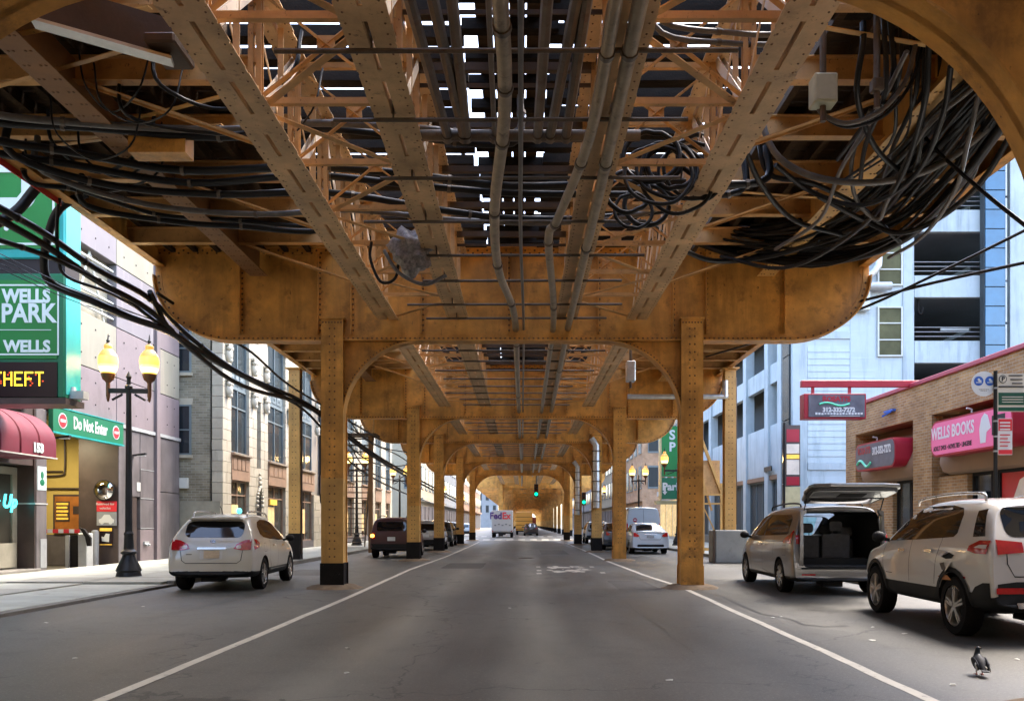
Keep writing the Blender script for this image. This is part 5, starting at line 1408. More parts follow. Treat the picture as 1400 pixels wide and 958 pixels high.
# ------------------------------------------------------------------ vehicles (local axes: x right, y forward from the rear bumper, z up)
def paint(name, col, rough=.22, metal=.0, coat=1.0):
    pm(name, col, max(rough, .3), metal, var=0, coat=coat)
paint('pearl_white', (.52, .475, .39)); paint('bone_white', (.56, .53, .485)); paint('silver_beige', (.135, .128, .118), .3, .4)
paint('dark_red', (.05, .003, .004), .45, coat=.15); paint('cool_white', (.44, .50, .54)); paint('car_black', (.012, .012, .014)); paint('car_green', (.10, .13, .11), .25, .3)
paint('car_grey', (.20, .21, .22), .25, .4); paint('car_blue', (.03, .06, .16)); paint('truck_white', (.48, .47, .45), .45); paint('truck_yellow', (.75, .36, .03), .4); paint('car_silver', (.42, .43, .44), .25, .6)
pm('trim_black', (.013, .013, .013), .6, var=.2, scale=6, spec=.2)
pm('tyre', (.011, .010, .010), .85, spec=.12, var=.25, scale=12, bump=.2, bscale=60)
pm('alloy', (.52, .50, .47), .28, .85, var=.08)
pm('car_glass', (.010, .010, .011), .04, var=0, spec=.65)
pm('interior_dark', (.014, .014, .014), .85, spec=.15, var=.25, scale=8)
pm('seat_cloth', (.075, .075, .078), .9, spec=.1, var=.2, scale=10, bump=.3, bscale=80)
pm('lamp_red', (.42, .008, .012), .08, var=.12, scale=20, coat=.8)
pm('lamp_clear', (.7, .62, .58), .1, var=.1, scale=30, coat=.8)
pm('lamp_amber_on', (1, .45, .05), .3, var=0, emit=(1, .42, .04), es=1.2)
pm('chrome', (.5, .49, .47), .2, 1., var=0)
pm('plate_tan', (.60, .46, .30), .5, var=.12, scale=30)
pm('plate_white', (.65, .67, .66), .5, var=.05)
pm('seam', (.02, .02, .02), .8, var=0)
def glass_mat():
    m = bpy.data.materials.new('clear_tint'); m.use_nodes = True; M['clear_tint'] = m
    b = m.node_tree.nodes['Principled BSDF']; b.inputs['Base Color'].default_value = (.55, .85, .86, 1); b.inputs['Roughness'].default_value = .02
    b.inputs['Transmission Weight'].default_value = 1; b.inputs['IOR'].default_value = 1.05
glass_mat()

def bool_apply(o, cutters):
    for c in cutters:
        md = o.modifiers.new('cut', 'BOOLEAN'); md.operation = 'DIFFERENCE'; md.solver = 'EXACT'; md.object = c; md.material_mode = 'TRANSFER'
    dg = bpy.context.evaluated_depsgraph_get(); dg.update()
    me = bpy.data.meshes.new_from_object(o.evaluated_get(dg))
    o.modifiers.clear(); old = o.data; o.data = me; me.name = old.name
    for c in cutters: bpy.data.objects.remove(c)
    return o
def patch_on(bvh, poly, view, off=.004, res=.10, name='patch', mats='car_glass', parent=None, thick=.0, smooth=60, cut=None, join=None):
    """conforming panel: 2-D outline laid on the body. view: 'l','r' (u=y), 'b' back (u=x), 'f' front, 't' top (u=x,v=y)"""
    bm = bmesh.new()
    vs = [bm.verts.new((p[0], p[1], 0)) for p in poly]; bm.faces.new(vs)
    for ax in (0, 1):
        lo = min(p[ax] for p in poly); hi = max(p[ax] for p in poly); n = int((hi - lo) / res)
        for k in range(1, n + 1):
            co = [0, 0, 0]; co[ax] = lo + (hi - lo) * k / (n + 1); no = [0, 0, 0]; no[ax] = 1
            bmesh.ops.bisect_plane(bm, geom=bm.verts[:] + bm.edges[:] + bm.faces[:], plane_co=co, plane_no=no)
    bmesh.ops.triangulate(bm, faces=[f for f in bm.faces if len(f.verts) > 4])
    dead = []
    for v in bm.verts:
        u, w = v.co.x, v.co.y
        o, d = {'l': (Vector((-4, u, w)), Vector((1, 0, 0))), 'r': (Vector((4, u, w)), Vector((-1, 0, 0))), 'b': (Vector((u, -4, w)), Vector((0, 1, 0))), 'f': (Vector((u, 12, w)), Vector((0, -1, 0))), 't': (Vector((u, w, 6)), Vector((0, 0, -1)))}[view]
        h, nn, _, _ = bvh.ray_cast(o, d)
        if h is None: dead.append(v); continue
        if nn.dot(d) > 0: nn = -nn
        v.co = h + (nn * .7 - d * .3) * off
    if dead: bmesh.ops.delete(bm, geom=dead, context='VERTS')
    bmesh.ops.recalc_face_normals(bm, faces=bm.faces)
    mb = MB(); bm.verts.index_update()
    for f in bm.faces: mb.mi.append(0); mb.f.append(tuple(v.index for v in f.verts))
    mb.v = [tuple(v.co) for v in bm.verts]; bm.free()
    if join is not None:
        join.add(mb.v, mb.f); return
    if not mb.f: return None
    return mb.build(name, mats, parent, smooth=smooth, loc=(0, 0, 0))
def wheel(par, x, y, r, sg, w=.225, rim='alloy', ns=5, hub=.70, hi=True):
    """sg: outward x direction"""
    n = 28 if hi else 16
    b = MB(); b.lathe([(r * hub, -w / 2), (r * .94, -w / 2), (r, -w / 2 + .03), (r, w / 2 - .03), (r * .94, w / 2), (r * (hub + .02), w / 2 - .004), (r * hub, w / 2 - .03)], (0, 0, 0), n, 'x', cap=False)
    o = b.build('wheel', 'tyre', par, smooth=40, loc=(x, y, r))
    b = MB(); q = sg * (w / 2 - .015)
    b.lathe([(r * hub * 1.0, q - sg * .12), (r * hub, q), (r * hub * .94, q + sg * .006), (r * hub * .90, q - sg * .02), (r * hub * .88, q - sg * .12)], (0, 0, 0), n, 'x', cap=False)
    b.lathe([(.001, q), (.055, q + sg * .002), (.06, q - sg * .05)], (0, 0, 0), 12, 'x')
    for k in range(ns):
        for dd in ((-.11, .11) if hi else (0,)):
            a = 2 * math.pi * k / ns + .3
            b.beam((q - sg * .012, .04 * math.cos(a + dd * 3), .04 * math.sin(a + dd * 3)), (q - sg * .016, r * hub * .92 * math.cos(a + dd), r * hub * .92 * math.sin(a + dd)), .028 if hi else .06, .04, (1, 0, 0))
    b.build('rim', rim, o, smooth=35, loc=(0, 0, 0))
    b = MB(); b.lathe([(.001, q - sg * .11), (r * hub * .9, q - sg * .11), (r * hub * .9, q - sg * .118)], (0, 0, 0), 16, 'x'); b.build('brake_disc', 'trim_black', o, loc=(0, 0, 0))
    return o
def car_body(sp):
    """grid of stations; every station: (y_low, y_belt, y_roof, z_bottom, z_belt, z_roof, width factor)"""
    W = sp['W'] / 2; zc = sp.get('clad', .45); wr = sp.get('wr', .76)
    rows = []
    for (yl, yb, yr, zb, zt, zr, f) in sp['st']:
        w = W * f
        tall = min(1, (zr - zt) / .3)
        wre = w * (wr + (1 - tall) * (.93 - wr))
        z3 = zc + .02; z4 = max(zc + .12, zt - .16)
        pts = [(0, zb), (w * .80, zb), (w * .965, zb + .05), (w * .985, zc), (w * 1.0, (z3 + z4) / 2), (w * .992, z4), (w * (.965 if tall > .3 else .95), zt), (wre + (w * .955 - wre) * .5, zt + (zr - zt) * .5), (wre, zr - .085 * max(.35, tall)), (wre * .80, zr - .018), (0, zr)]
        row = []
        for (x, z) in pts:
            if z <= zt: t = max(0, (z - zb) / max(.01, zt - zb)); y = yl + (yb - yl) * t ** 2
            else: y = yb + (yr - yb) * min(1, (z - zt) / max(.01, zr - zt))
            row.append((x, y, z))
        rows.append(row)
    mb = MB(); n = len(rows[0])
    ring = []
    for row in rows:
        full = [(-x, y, z) for (x, y, z) in reversed(row[1:-1])]
        r_ = row + full                                 # bottom centre -> right side -> roof centre -> left side
        ring.append([len(mb.v) + i for i in range(len(r_))]); mb.v += r_
    m = len(ring[0])
    for a in range(len(ring) - 1):
        for k in range(m):
            mb.f.append((ring[a][k], ring[a][(k + 1) % m], ring[a + 1][(k + 1) % m], ring[a + 1][k])); mb.mi.append(0)
    for e in (0, len(ring) - 1):
        r_ = ring[e]; h = n - 1
        for k in range(h):
            a, b_ = r_[k], r_[k + 1]; c, d_ = r_[(m - k - 1) % m], r_[(m - k) % m]
            q = [a, b_, c, d_]
            q2 = []
            for i in q:
                if i not in q2: q2.append(i)
            if len(q2) >= 3: mb.f.append(tuple(q2)); mb.mi.append(0)
    return mb
def make_car(name, label, cat, loc, rz, sp, group=None, hi=True):
    t = thing(name, label, cat, loc, group, R(rz))
    mb = car_body(sp)
    body = mb.build('body', [sp['paint'], 'trim_black', 'interior_dark'], t, smooth=50, loc=(0, 0, 0))
    md = body.modifiers.new('sub', 'SUBSURF'); md.levels = md.render_levels = 2 if hi else 1
    cutters = []
    r = sp['r']; W = sp['W'] / 2
    for y in (sp['ya'], sp['ya'] + sp['wb']):
        c = MB(); c.m = 0; c.lathe([(r * 1.13, -W - .3), (r * 1.13, W + .3)], (0, y, r * 1.02), 28 if hi else 14, 'x')
        co = c.build('cutter', ['trim_black'], loc=(0, 0, 0)); co.parent = t; cutters.append(co)
    for (x0, x1, y0, y1, z0, z1) in sp.get('cuts', []):
        c = MB(); c.prism(rrect(x0, x1, z0, z1, .07, 3), 'y', y0, y1); co = c.build('cutter', ['interior_dark'], loc=(0, 0, 0)); co.parent = t; cutters.append(co)
    bvh0 = None
    if hi:
        dg = bpy.context.evaluated_depsgraph_get(); dg.update()
        me = bpy.data.meshes.new_from_object(body.evaluated_get(dg)); bvh0 = BVHTree.FromPolygons([v.co for v in me.vertices], [p.vertices for p in me.polygons]); bpy.data.meshes.remove(me)
    bool_apply(body, cutters)
    me = body.data
    zc = sp.get('clad', .45)
    iP = [i for i, m in enumerate(me.materials) if m and m.name == sp['paint']][0]
    iT = [i for i, m in enumerate(me.materials) if m and m.name == 'trim_black'][0]
    for p in me.polygons:
        if p.material_index == iP and p.center.z < zc - .005: p.material_index = iT
    me.polygons.foreach_set('use_smooth', [True] * len(me.polygons)); me.set_sharp_from_angle(angle=R(42))
    if bvh0 is None: bvh0 = BVHTree.FromPolygons([v.co for v in me.vertices], [p.vertices for p in me.polygons])
    # dark wheel wells and underside
    b = MB()
    for y in (sp['ya'], sp['ya'] + sp['wb']):
        b.bx(-W + .27, W - .27, y - r * 1.1, y + r * 1.1, sp['gc'] + .02, r * 2.1)
    b.bx(-.28, .1, .35, .8, sp['gc'] - .06, sp['gc'] + .1)
    b.build('underbody', 'trim_black', t, loc=(0, 0, 0))
    for y in (sp['ya'], sp['ya'] + sp['wb']):
        for sg in (-1, 1): wheel(t, sg * (W - .125), y, r, sg, ns=sp.get('ns', 5), hi=hi)
    for nm, view, poly, mt, *rest in sp['patches']:
        sides = ['l', 'r'] if view == 's' else [view]
        for v in sides:
            kw = rest[0] if rest else {}
            patch_on(bvh0, poly, v, name=nm, mats=mt, parent=t, res=.11 if hi else .3, **kw)
    if 'arch' in sp:
        for y in (sp['ya'], sp['ya'] + sp['wb']):
            for v in ('l', 'r'):
                poly = [(y + r * 1.13 * math.cos(R(a)), r * 1.02 + r * 1.13 * math.sin(R(a))) for a in range(-8, 189, 14)] + [(y + r * 1.34 * math.cos(R(a)), r * 1.02 + r * 1.30 * math.sin(R(a))) for a in range(188, -9, -14)]
                poly = [p for p in poly if p[1] > sp['gc'] + .02]
                patch_on(bvh0, poly, v, name='arch_trim', mats='trim_black', parent=t, off=.012)
    # mirrors
    ym, zm = sp['mirror']
    for sg in (-1, 1):
        b = MB(); b.ball((sg * (W + .10), ym, zm), .11, 10, (1.0, .62, .78)); b.beam((sg * (W - .06), ym + .03, zm - .05), (sg * (W + .05), ym, zm - .03), .06, .05)
        b.build('mirror', 'trim_black' if sp.get('dark_mirror', True) else sp['paint'], t, smooth=60, loc=(0, 0, 0))
    if sp.get('rails'):
        y0, y1, z, xx = sp['rails']
        for sg in (-1, 1):
            b = MB(); b.tube(smooth_path([(sg * xx, y0, z - .05), (sg * xx, y0 + .12, z + .04), (sg * xx, (y0 + y1) / 2, z + .06), (sg * xx, y1 - .12, z + .01), (sg * xx, y1, z - .07)], 5), .018, 8); b.build('roof_rail', sp.get('railmat', 'alloy'), t, smooth=50, loc=(0, 0, 0))
    return t, bvh0
def strip_line(pts, w=.010):
    """thin closed outline following a polyline (door seams)"""
    a = []; c = []
    for i, p in enumerate(pts):
        q0 = Vector((*pts[max(0, i - 1)], 0)); q1 = Vector((*pts[min(len(pts) - 1, i + 1)], 0)); d = (q1 - q0).normalized(); n = Vector((-d.y, d.x, 0)) * w / 2
        a.append((p[0] + n.x, p[1] + n.y)); c.append((p[0] - n.x, p[1] - n.y))
    return a + list(reversed(c))

# ---- white crossover parked on the left (rounded tail, big shoulder)
sp = dict(W=1.82, r=.345, ya=.92, wb=2.66, gc=.26, clad=.44, wr=.72, paint='pearl_white', mirror=(2.95, 1.08), rails=(.75, 2.5, 1.63, .56), railmat='alloy',
  st=[(.10, .20, .62, .42, 1.02, 1.52, .84), (.03, .12, .56, .36, 1.04, 1.56, .93), (.14, .22, .70, .30, 1.05, 1.60, .985), (.5, .5, .95, .27, 1.06, 1.635, 1.0), (1.2, 1.2, 1.35, .25, 1.04, 1.66, 1.0), (2.1, 2.1, 2.1, .25, 1.01, 1.645, 1.0), (2.8, 2.75, 2.45, .25, .99, 1.58, 1.0), (3.35, 3.45, 2.72, .25, .97, 1.46, .99), (3.6, 3.62, 3.6, .25, .92, .98, .98), (4.2, 4.2, 4.15, .28, .82, .88, .94), (4.52, 4.45, 4.4, .32, .72, .78, .80)],
  patches=[
   ('rear_window', 'b', rrect(-.60, .60, 1.13, 1.47, .12, 4), 'car_glass'),
   ('side_window', 's', [(.80, 1.20), (1.00, 1.13), (1.6, 1.08), (2.4, 1.05), (2.98, 1.04), (2.75, 1.22), (2.35, 1.42), (1.9, 1.50), (1.35, 1.51), (1.0, 1.46), (.82, 1.36)], 'car_glass'),
   ('tail_light', 'b', [(.44, .90), (.50, 1.0), (.66, 1.075), (.90, 1.10), (.90, .88), (.6, .865)], 'lamp_red', dict(off=.012)), ('tail_light', 'b', [(-.44, .90), (-.50, 1.0), (-.66, 1.075), (-.90, 1.10), (-.90, .88), (-.6, .865)], 'lamp_red', dict(off=.012)),
   ('tail_light_side', 's', [(.16, .88), (.16, 1.10), (.36, 1.09), (.52, 1.02), (.45, .92)], 'lamp_red', dict(off=.012)),
   ('reverse_lens', 'b', rrect(.50, .60, .90, .97, .03), 'lamp_clear', dict(off=.016)), ('reverse_lens', 'b', rrect(-.60, -.50, .90, .97, .03), 'lamp_clear', dict(off=.016)),
   ('plate', 'b', rrect(-.16, .16, .70, .86, .015, 2), 'plate_tan', dict(off=.016)), ('plate_recess', 'b', rrect(-.24, .22, .68, .90, .03), 'bone_white', dict(off=.006)),
   ('chrome_bar', 'b', rrect(-.30, .30, .885, .925, .018, 3), 'chrome', dict(off=.03)),
   ('badge', 'b', rrect(-.05, .05, 1.02, 1.075, .02, 3), 'chrome', dict(off=.012)), ('script_badge', 'b', rrect(-.52, -.40, .775, .79, .004, 2), 'trim_black', dict(off=.008)),
   ('hatch_seam', 'b', strip_line([(-.66, 1.02), (-.63, .86), (-.60, .66), (-.52, .60), (.52, .60), (.60, .66), (.63, .86), (.66, 1.02)], .014), 'seam', dict(off=.003)),
   ('door_seam', 's', strip_line([(1.5, 1.08), (1.46, .9), (1.40, .62), (1.62, .40), (2.0, .36)]), 'seam', dict(off=.003)), ('door_seam', 's', strip_line([(2.15, 1.06), (2.18, .8), (2.16, .36)]), 'seam', dict(off=.003)),
   ('door_handle', 's', rrect(1.60, 1.82, .92, .955, .015, 2), 'chrome', dict(off=.028)), ('door_handle', 's', rrect(2.5, 2.72, .90, .935, .015, 2), 'chrome', dict(off=.028)),
   ('sill_trim', 's', rrect(1.45, 2.9, .40, .425, .01, 2), 'chrome', dict(off=.008)),
   ('fuel_flap', 'r', strip_line([(.9, 1.0), (1.1, 1.0), (1.1, .82), (.9, .82), (.9, 1.0)], .008), 'seam', dict(off=.003))])
t, bv = make_car('parked_car', 'white rounded crossover parked along the left kerb by the twin lamp', 'car', (-6.45, 16.9, 0), 4.0, sp)
b = MB(); b.tube([(-.05, 1.1, 1.64), (-.05, 1.02, 1.74), (-.05, .9, 1.80)], .008, 6); b.build('aerial', 'trim_black', t, loc=(0, 0, 0))
b = MB(); b.prism([(-.56, 1.50), (.56, 1.50), (.5, 1.57), (-.5, 1.57)], 'y', .42, .62); b.build('roof_spoiler', 'pearl_white', t, bevel=.02, loc=(0, 0, 0))
# ---- silver people carrier with its tailgate up
sp = dict(W=1.98, r=.345, ya=1.02, wb=3.03, gc=.22, clad=.36, wr=.76, paint='silver_beige', mirror=(3.62, 1.16), rails=(.7, 2.9, 1.79, .62), railmat='trim_black', ns=7,
  st=[(.10, .17, .32, .34, 1.10, 1.72, .90), (.0, .10, .27, .30, 1.12, 1.76, .955), (.16, .22, .42, .27, 1.13, 1.80, .99), (.6, .6, .8, .24, 1.12, 1.815, 1.0), (1.6, 1.6, 1.6, .22, 1.11, 1.82, 1.0), (2.5, 2.5, 2.5, .22, 1.10, 1.79, 1.0), (3.3, 3.3, 2.95, .22, 1.07, 1.72, 1.0), (3.9, 4.0, 3.25, .22, 1.03, 1.60, .99), (4.15, 4.2, 4.15, .22, .98, 1.05, .98), (4.75, 4.7, 4.65, .26, .84, .92, .93), (5.08, 5.0, 4.95, .30, .72, .80, .80)],
  cuts=[(-.76, .76, -.5, 3.2, .56, 1.66), (-.66, .66, 3.1, 5.5, 1.14, 1.58)],
  patches=[
   ('side_window', 's', [(.55, 1.24), (.62, 1.20), (2.35, 1.16), (2.35, 1.62), (.75, 1.60), (.6, 1.54)], 'car_glass'),
   ('front_window', 's', [(2.42, 1.16), (3.62, 1.14), (3.5, 1.24), (2.98, 1.58), (2.42, 1.62)], 'car_glass'),
   ('tail_light_side', 's', [(.12, 1.02), (.12, 1.30), (.28, 1.28), (.40, 1.2), (.74, 1.10), (.72, 1.03)], 'lamp_red', dict(off=.012)),
   ('tail_light', 'b', [(.80, 1.02), (.80, 1.36), (.98, 1.36), (.98, 1.02)], 'lamp_red', dict(off=.012)), ('tail_light', 'b', [(-.80, 1.02), (-.80, 1.36), (-.98, 1.36), (-.98, 1.02)], 'lamp_red', dict(off=.012)),
   ('reflector', 'b', rrect(-.80, -.52, .40, .43, .01, 2), 'lamp_red', dict(off=.012)), ('reflector', 'b', rrect(.52, .80, .40, .43, .01, 2), 'lamp_red', dict(off=.012)),
   ('door_track', 's', strip_line([(.75, 1.06), (1.6, 1.05), (2.4, 1.04)], .014), 'seam', dict(off=.003)),
   ('door_seam', 's', strip_line([(2.38, 1.62), (2.4, 1.1), (2.38, .42), (1.55, .34)]), 'seam', dict(off=.003)), ('door_seam', 's', strip_line([(3.5, 1.1), (3.52, .7), (3.4, .36)]), 'seam', dict(off=.003)), ('door_seam', 's', strip_line([(1.5, 1.2), (1.46, .95), (1.52, .75)]), 'seam', dict(off=.003)),
   ('door_handle', 's', rrect(2.46, 2.68, .94, .975, .015, 2), 'chrome', dict(off=.028)), ('door_handle', 's', rrect(2.08, 2.3, .94, .975, .015, 2), 'chrome', dict(off=.028)),
   ('bumper_step', 'b', rrect(-.80, .80, .52, .56, .01, 2), 'trim_black', dict(off=.02)), ('fuel_flap', 'l', strip_line([(.55, .98), (.78, .98), (.78, .78), (.55, .78), (.55, .98)], .008), 'seam', dict(off=.003))])
t, bv = make_car('people_carrier', 'silver people carrier with its tailgate open, parked right', 'minivan', (6.30, 16.05, 0), -2.2, sp)
for sg in (-1, 1):
    b = MB(); b.prism([(sg * .76, .58), (sg * .84, .60), (sg * .80, 1.66), (sg * .70, 1.70), (sg * .70, 1.64), (sg * .76, 1.58)], 'y', .02 + 0, .10)
    b.build('opening_frame', 'silver_beige', t, loc=(0, .05, 0))
def seat(x, y, w, h, nm='seat'):
    b = MB(); b.prism(rrect(x - w / 2, x + w / 2, .56, h, .06, 4), 'y', y, y + .14); s = b.build(nm, 'seat_cloth', t, bevel=.03, seg=2, loc=(0, 0, 0))
    b = MB(); b.prism(rrect(x - .13, x + .13, h + .05, h + .25, .06, 4), 'y', y + .02, y + .12); b.tube([(x - .06, y + .07, h - .03), (x - .06, y + .07, h + .08)], .01, 6); b.tube([(x + .06, y + .07, h - .03), (x + .06, y + .07, h + .08)], .01, 6)
    b.build('headrest', 'seat_cloth', s, bevel=.02, loc=(0, 0, 0))
    return s
seat(-.42, .95, .50, 1.18); seat(.16, .9, .58, 1.22); seat(.62, 1.6, .3, 1.1); seat(-.4, 2.3, .5, 1.15); seat(.4, 2.3, .5, 1.15)
b = MB(); b.bx(-.75, .75, .2, 3.2, .565, .585); b.build('load_floor', 'seat_cloth', t, loc=(0, 0, 0))
b = MB(); b.add([(-.64, 4.02, 1.15), (.64, 4.02, 1.15), (.56, 3.40, 1.57), (-.56, 3.40, 1.57)], [(0, 1, 2, 3)]); b.add([(-.64, 4.026, 1.15), (.64, 4.026, 1.15), (.56, 3.406, 1.57), (-.56, 3.406, 1.57)], [(3, 2, 1, 0)]); b.build('windscreen', 'clear_tint', t, loc=(0, 0, 0))
# tailgate: outer skin, inner trim, glass, seen from below and behind
H = (0, .40, 1.815)
def tg(v):                       # door frame coords: u across, v from hinge to lower lip, w outward normal
    a = R(12); return Vector((v[0], H[1] - v[1] * math.cos(a) + v[2] * math.sin(a) * .6, H[2] + v[1] * math.sin(a) + v[2] * math.cos(a)))
def slab_(vlist, w0, w1):
    b = MB(); n = len(vlist); vs = [tg((u, v, w0)) for u, v in vlist] + [tg((u, v, w1)) for u, v in vlist]
    b.add(vs, [tuple(range(n)), tuple(range(2 * n - 1, n - 1, -1))] + [(i, i + n, (i + 1) % n + n, (i + 1) % n) for i in range(n)]); return b
outl = [(-.70, .0), (.70, .0), (.76, .35), (.84, .62), (.86, 1.0), (.80, 1.13), (.5, 1.19), (-.5, 1.19), (-.80, 1.13), (-.86, 1.0), (-.84, .62), (-.76, .35)]
dt = slab_(outl, .05, .13).build('tailgate', 'silver_beige', t, bevel=.03, seg=2, loc=(0, 0, 0))
slab_([(u * .95, .02 + v * .95) for u, v in outl], .0, .05).build('inner_trim', 'seat_cloth', dt, bevel=.01, loc=(0, 0, 0))
slab_([(-.6, .08), (.6, .08), (.66, .48), (-.66, .48)], -.012, -.001).build('tailgate_glass', 'car_glass', dt, loc=(0, 0, 0))
slab_([(-.74, .62), (.74, .62), (.78, 1.0), (.7, 1.1), (-.7, 1.1), (-.78, 1.0)], -.02, -.001).build('lower_trim', 'car_silver', dt, bevel=.01, loc=(0, 0, 0))
slab_([(-.25, .70), (.25, .70), (.25, .95), (-.25, .95)], -.035, -.021).build('latch_cover', 'trim_black', dt, bevel=.01, loc=(0, 0, 0))
for sg in (-1, 1):
    b = MB(); b.tube([(sg * .74, .25, 1.45), tg((sg * .74, .5, .02))], .012, 8); b.build('gas_strut', 'trim_black', t, loc=(0, 0, 0))
# ---- white off-roader with a torn rear quarter, cut by the right edge
sp = dict(W=1.88, r=.375, ya=.98, wb=2.70, gc=.30, clad=.58, wr=.78, paint='bone_white', mirror=(3.20, 1.22), rails=(.75, 2.75, 1.76, .62), railmat='alloy', arch=True,
  st=[(.12, .16, .46, .50, 1.14, 1.60, .86), (.0, .06, .40, .44, 1.16, 1.66, .945), (.12, .20, .55, .38, 1.17, 1.72, .985), (.5, .55, .85, .34, 1.18, 1.755, 1.0), (1.4, 1.4, 1.4, .32, 1.15, 1.775, 1.0), (2.2, 2.2, 2.15, .32, 1.12, 1.765, 1.0), (2.9, 2.9, 2.5, .32, 1.09, 1.69, 1.0), (3.3, 3.42, 2.75, .32, 1.06, 1.57, .99), (3.55, 3.58, 3.55, .34, 1.02, 1.10, .985), (4.2, 4.2, 4.2, .36, .96, 1.04, .95), (4.6, 4.5, 4.45, .42, .84, .92, .82)],
  patches=[
   ('side_window', 's', [(.98, 1.30), (1.06, 1.25), (2.1, 1.20), (3.22, 1.16), (3.0, 1.32), (2.6, 1.55), (2.25, 1.655), (1.4, 1.665), (1.06, 1.62), (.98, 1.54)], 'car_glass'),
   ('rear_window', 'b', rrect(-.66, .66, 1.26, 1.62, .10, 4), 'car_glass'), ('quarter_glass', 's', [(.30, 1.27), (.56, 1.26), (.66, 1.58), (.5, 1.60)], 'car_glass'),
   ('tail_light_side', 's', [(.06, 1.06), (.06, 1.22), (.36, 1.22), (.58, 1.15), (.6, 1.09), (.4, 1.06)], 'lamp_red', dict(off=.014)),
   ('tail_light', 'b', [(.50, 1.08), (.50, 1.2), (.93, 1.24), (.93, 1.05)], 'lamp_red', dict(off=.014)), ('tail_light', 'b', [(-.50, 1.08), (-.50, 1.2), (-.93, 1.24), (-.93, 1.05)], 'lamp_red', dict(off=.014)),
   ('light_band', 's', [(.10, 1.12), (.10, 1.17), (.34, 1.165), (.45, 1.13)], 'lamp_clear', dict(off=.019)),
   ('reflector', 'b', rrect(-.86, -.52, .60, .67, .01, 2), 'lamp_red', dict(off=.014)), ('reflector', 'b', rrect(.52, .86, .60, .67, .01, 2), 'lamp_red', dict(off=.014)),
   ('rear_cladding', 'b', [(-.94, .40), (.94, .40), (.94, .70), (.6, .74), (-.6, .74), (-.94, .70)], 'trim_black', dict(off=.006)), ('corner_cladding', 's', [(.0, .42), (.55, .42), (.52, .55), (.40, .66), (.22, .72), (.0, .73)], 'trim_black', dict(off=.007)),
   ('exhaust_trim', 'b', rrect(-.62, -.36, .44, .49, .015, 2), 'chrome', dict(off=.016)), ('hatch_seam', 'b', strip_line([(-.70, 1.22), (-.70, .95), (-.62, .80), (.62, .80), (.70, .95), (.70, 1.22)], .014), 'seam', dict(off=.003)),
   ('badge', 'b', rrect(-.40, -.12, .93, .955, .008, 2), 'chrome', dict(off=.01)),
   ('door_seam', 's', strip_line([(1.42, 1.66), (1.36, 1.2), (1.46, .95), (1.52, .62)]), 'seam', dict(off=.003)), ('door_seam', 's', strip_line([(2.28, 1.64), (2.32, 1.2), (2.34, .60)]), 'seam', dict(off=.003)), ('door_seam', 's', strip_line([(3.32, 1.14), (3.36, .95), (3.3, .62)]), 'seam', dict(off=.003)),
   ('door_handle', 's', rrect(1.56, 1.80, 1.035, 1.075, .018, 3), 'chrome', dict(off=.035)), ('door_handle', 's', rrect(2.46, 2.70, 1.015, 1.055, .018, 3), 'chrome', dict(off=.035)),
   ('damage', 'l', [(.93, 1.02), (1.0, .98), (1.16, .965), (1.30, .99), (1.34, 1.03), (1.2, 1.015), (1.08, 1.05)], 'trim_black', dict(off=.006)), ('damage', 'l', [(.98, .86), (1.10, .80), (1.26, .82), (1.33, .90), (1.2, .92), (1.16, .85), (1.08, .88)], 'dark_brown', dict(off=.006)), ('damage', 'l', [(1.0, .70), (1.32, .69), (1.38, .735), (1.1, .76)], 'orange_wood', dict(off=.006)),
   ('side_marker', 'l', rrect(.62, .74, .74, .77, .01, 2), 'lamp_red', dict(off=.008)), ('door_badge', 's', rrect(2.95, 3.2, .68, .69, .003, 2), 'trim_black', dict(off=.006))])
t, bv = make_car('off_roader', 'white off-roader with a torn rear quarter, cut off by the right edge', 'car', (6.36, 9.42, 0), -3.5, sp)
b = MB()                                     # creased flap standing off the torn quarter panel
b.add([(-.955, 1.10, 1.06), (-1.0, 1.16, .99), (-.97, 1.34, 1.02), (-.95, 1.28, 1.08)], [(0, 1, 2, 3)]); b.add([(-.95, .98, .93), (-1.0, 1.03, .82), (-.96, 1.14, .80), (-.95, 1.1, .9)], [(0, 1, 2, 3)])
o = b.build('torn_flap', 'bone_white', t, loc=(0, 0, 0)); md = o.modifiers.new('sol', 'SOLIDIFY'); md.thickness = .006
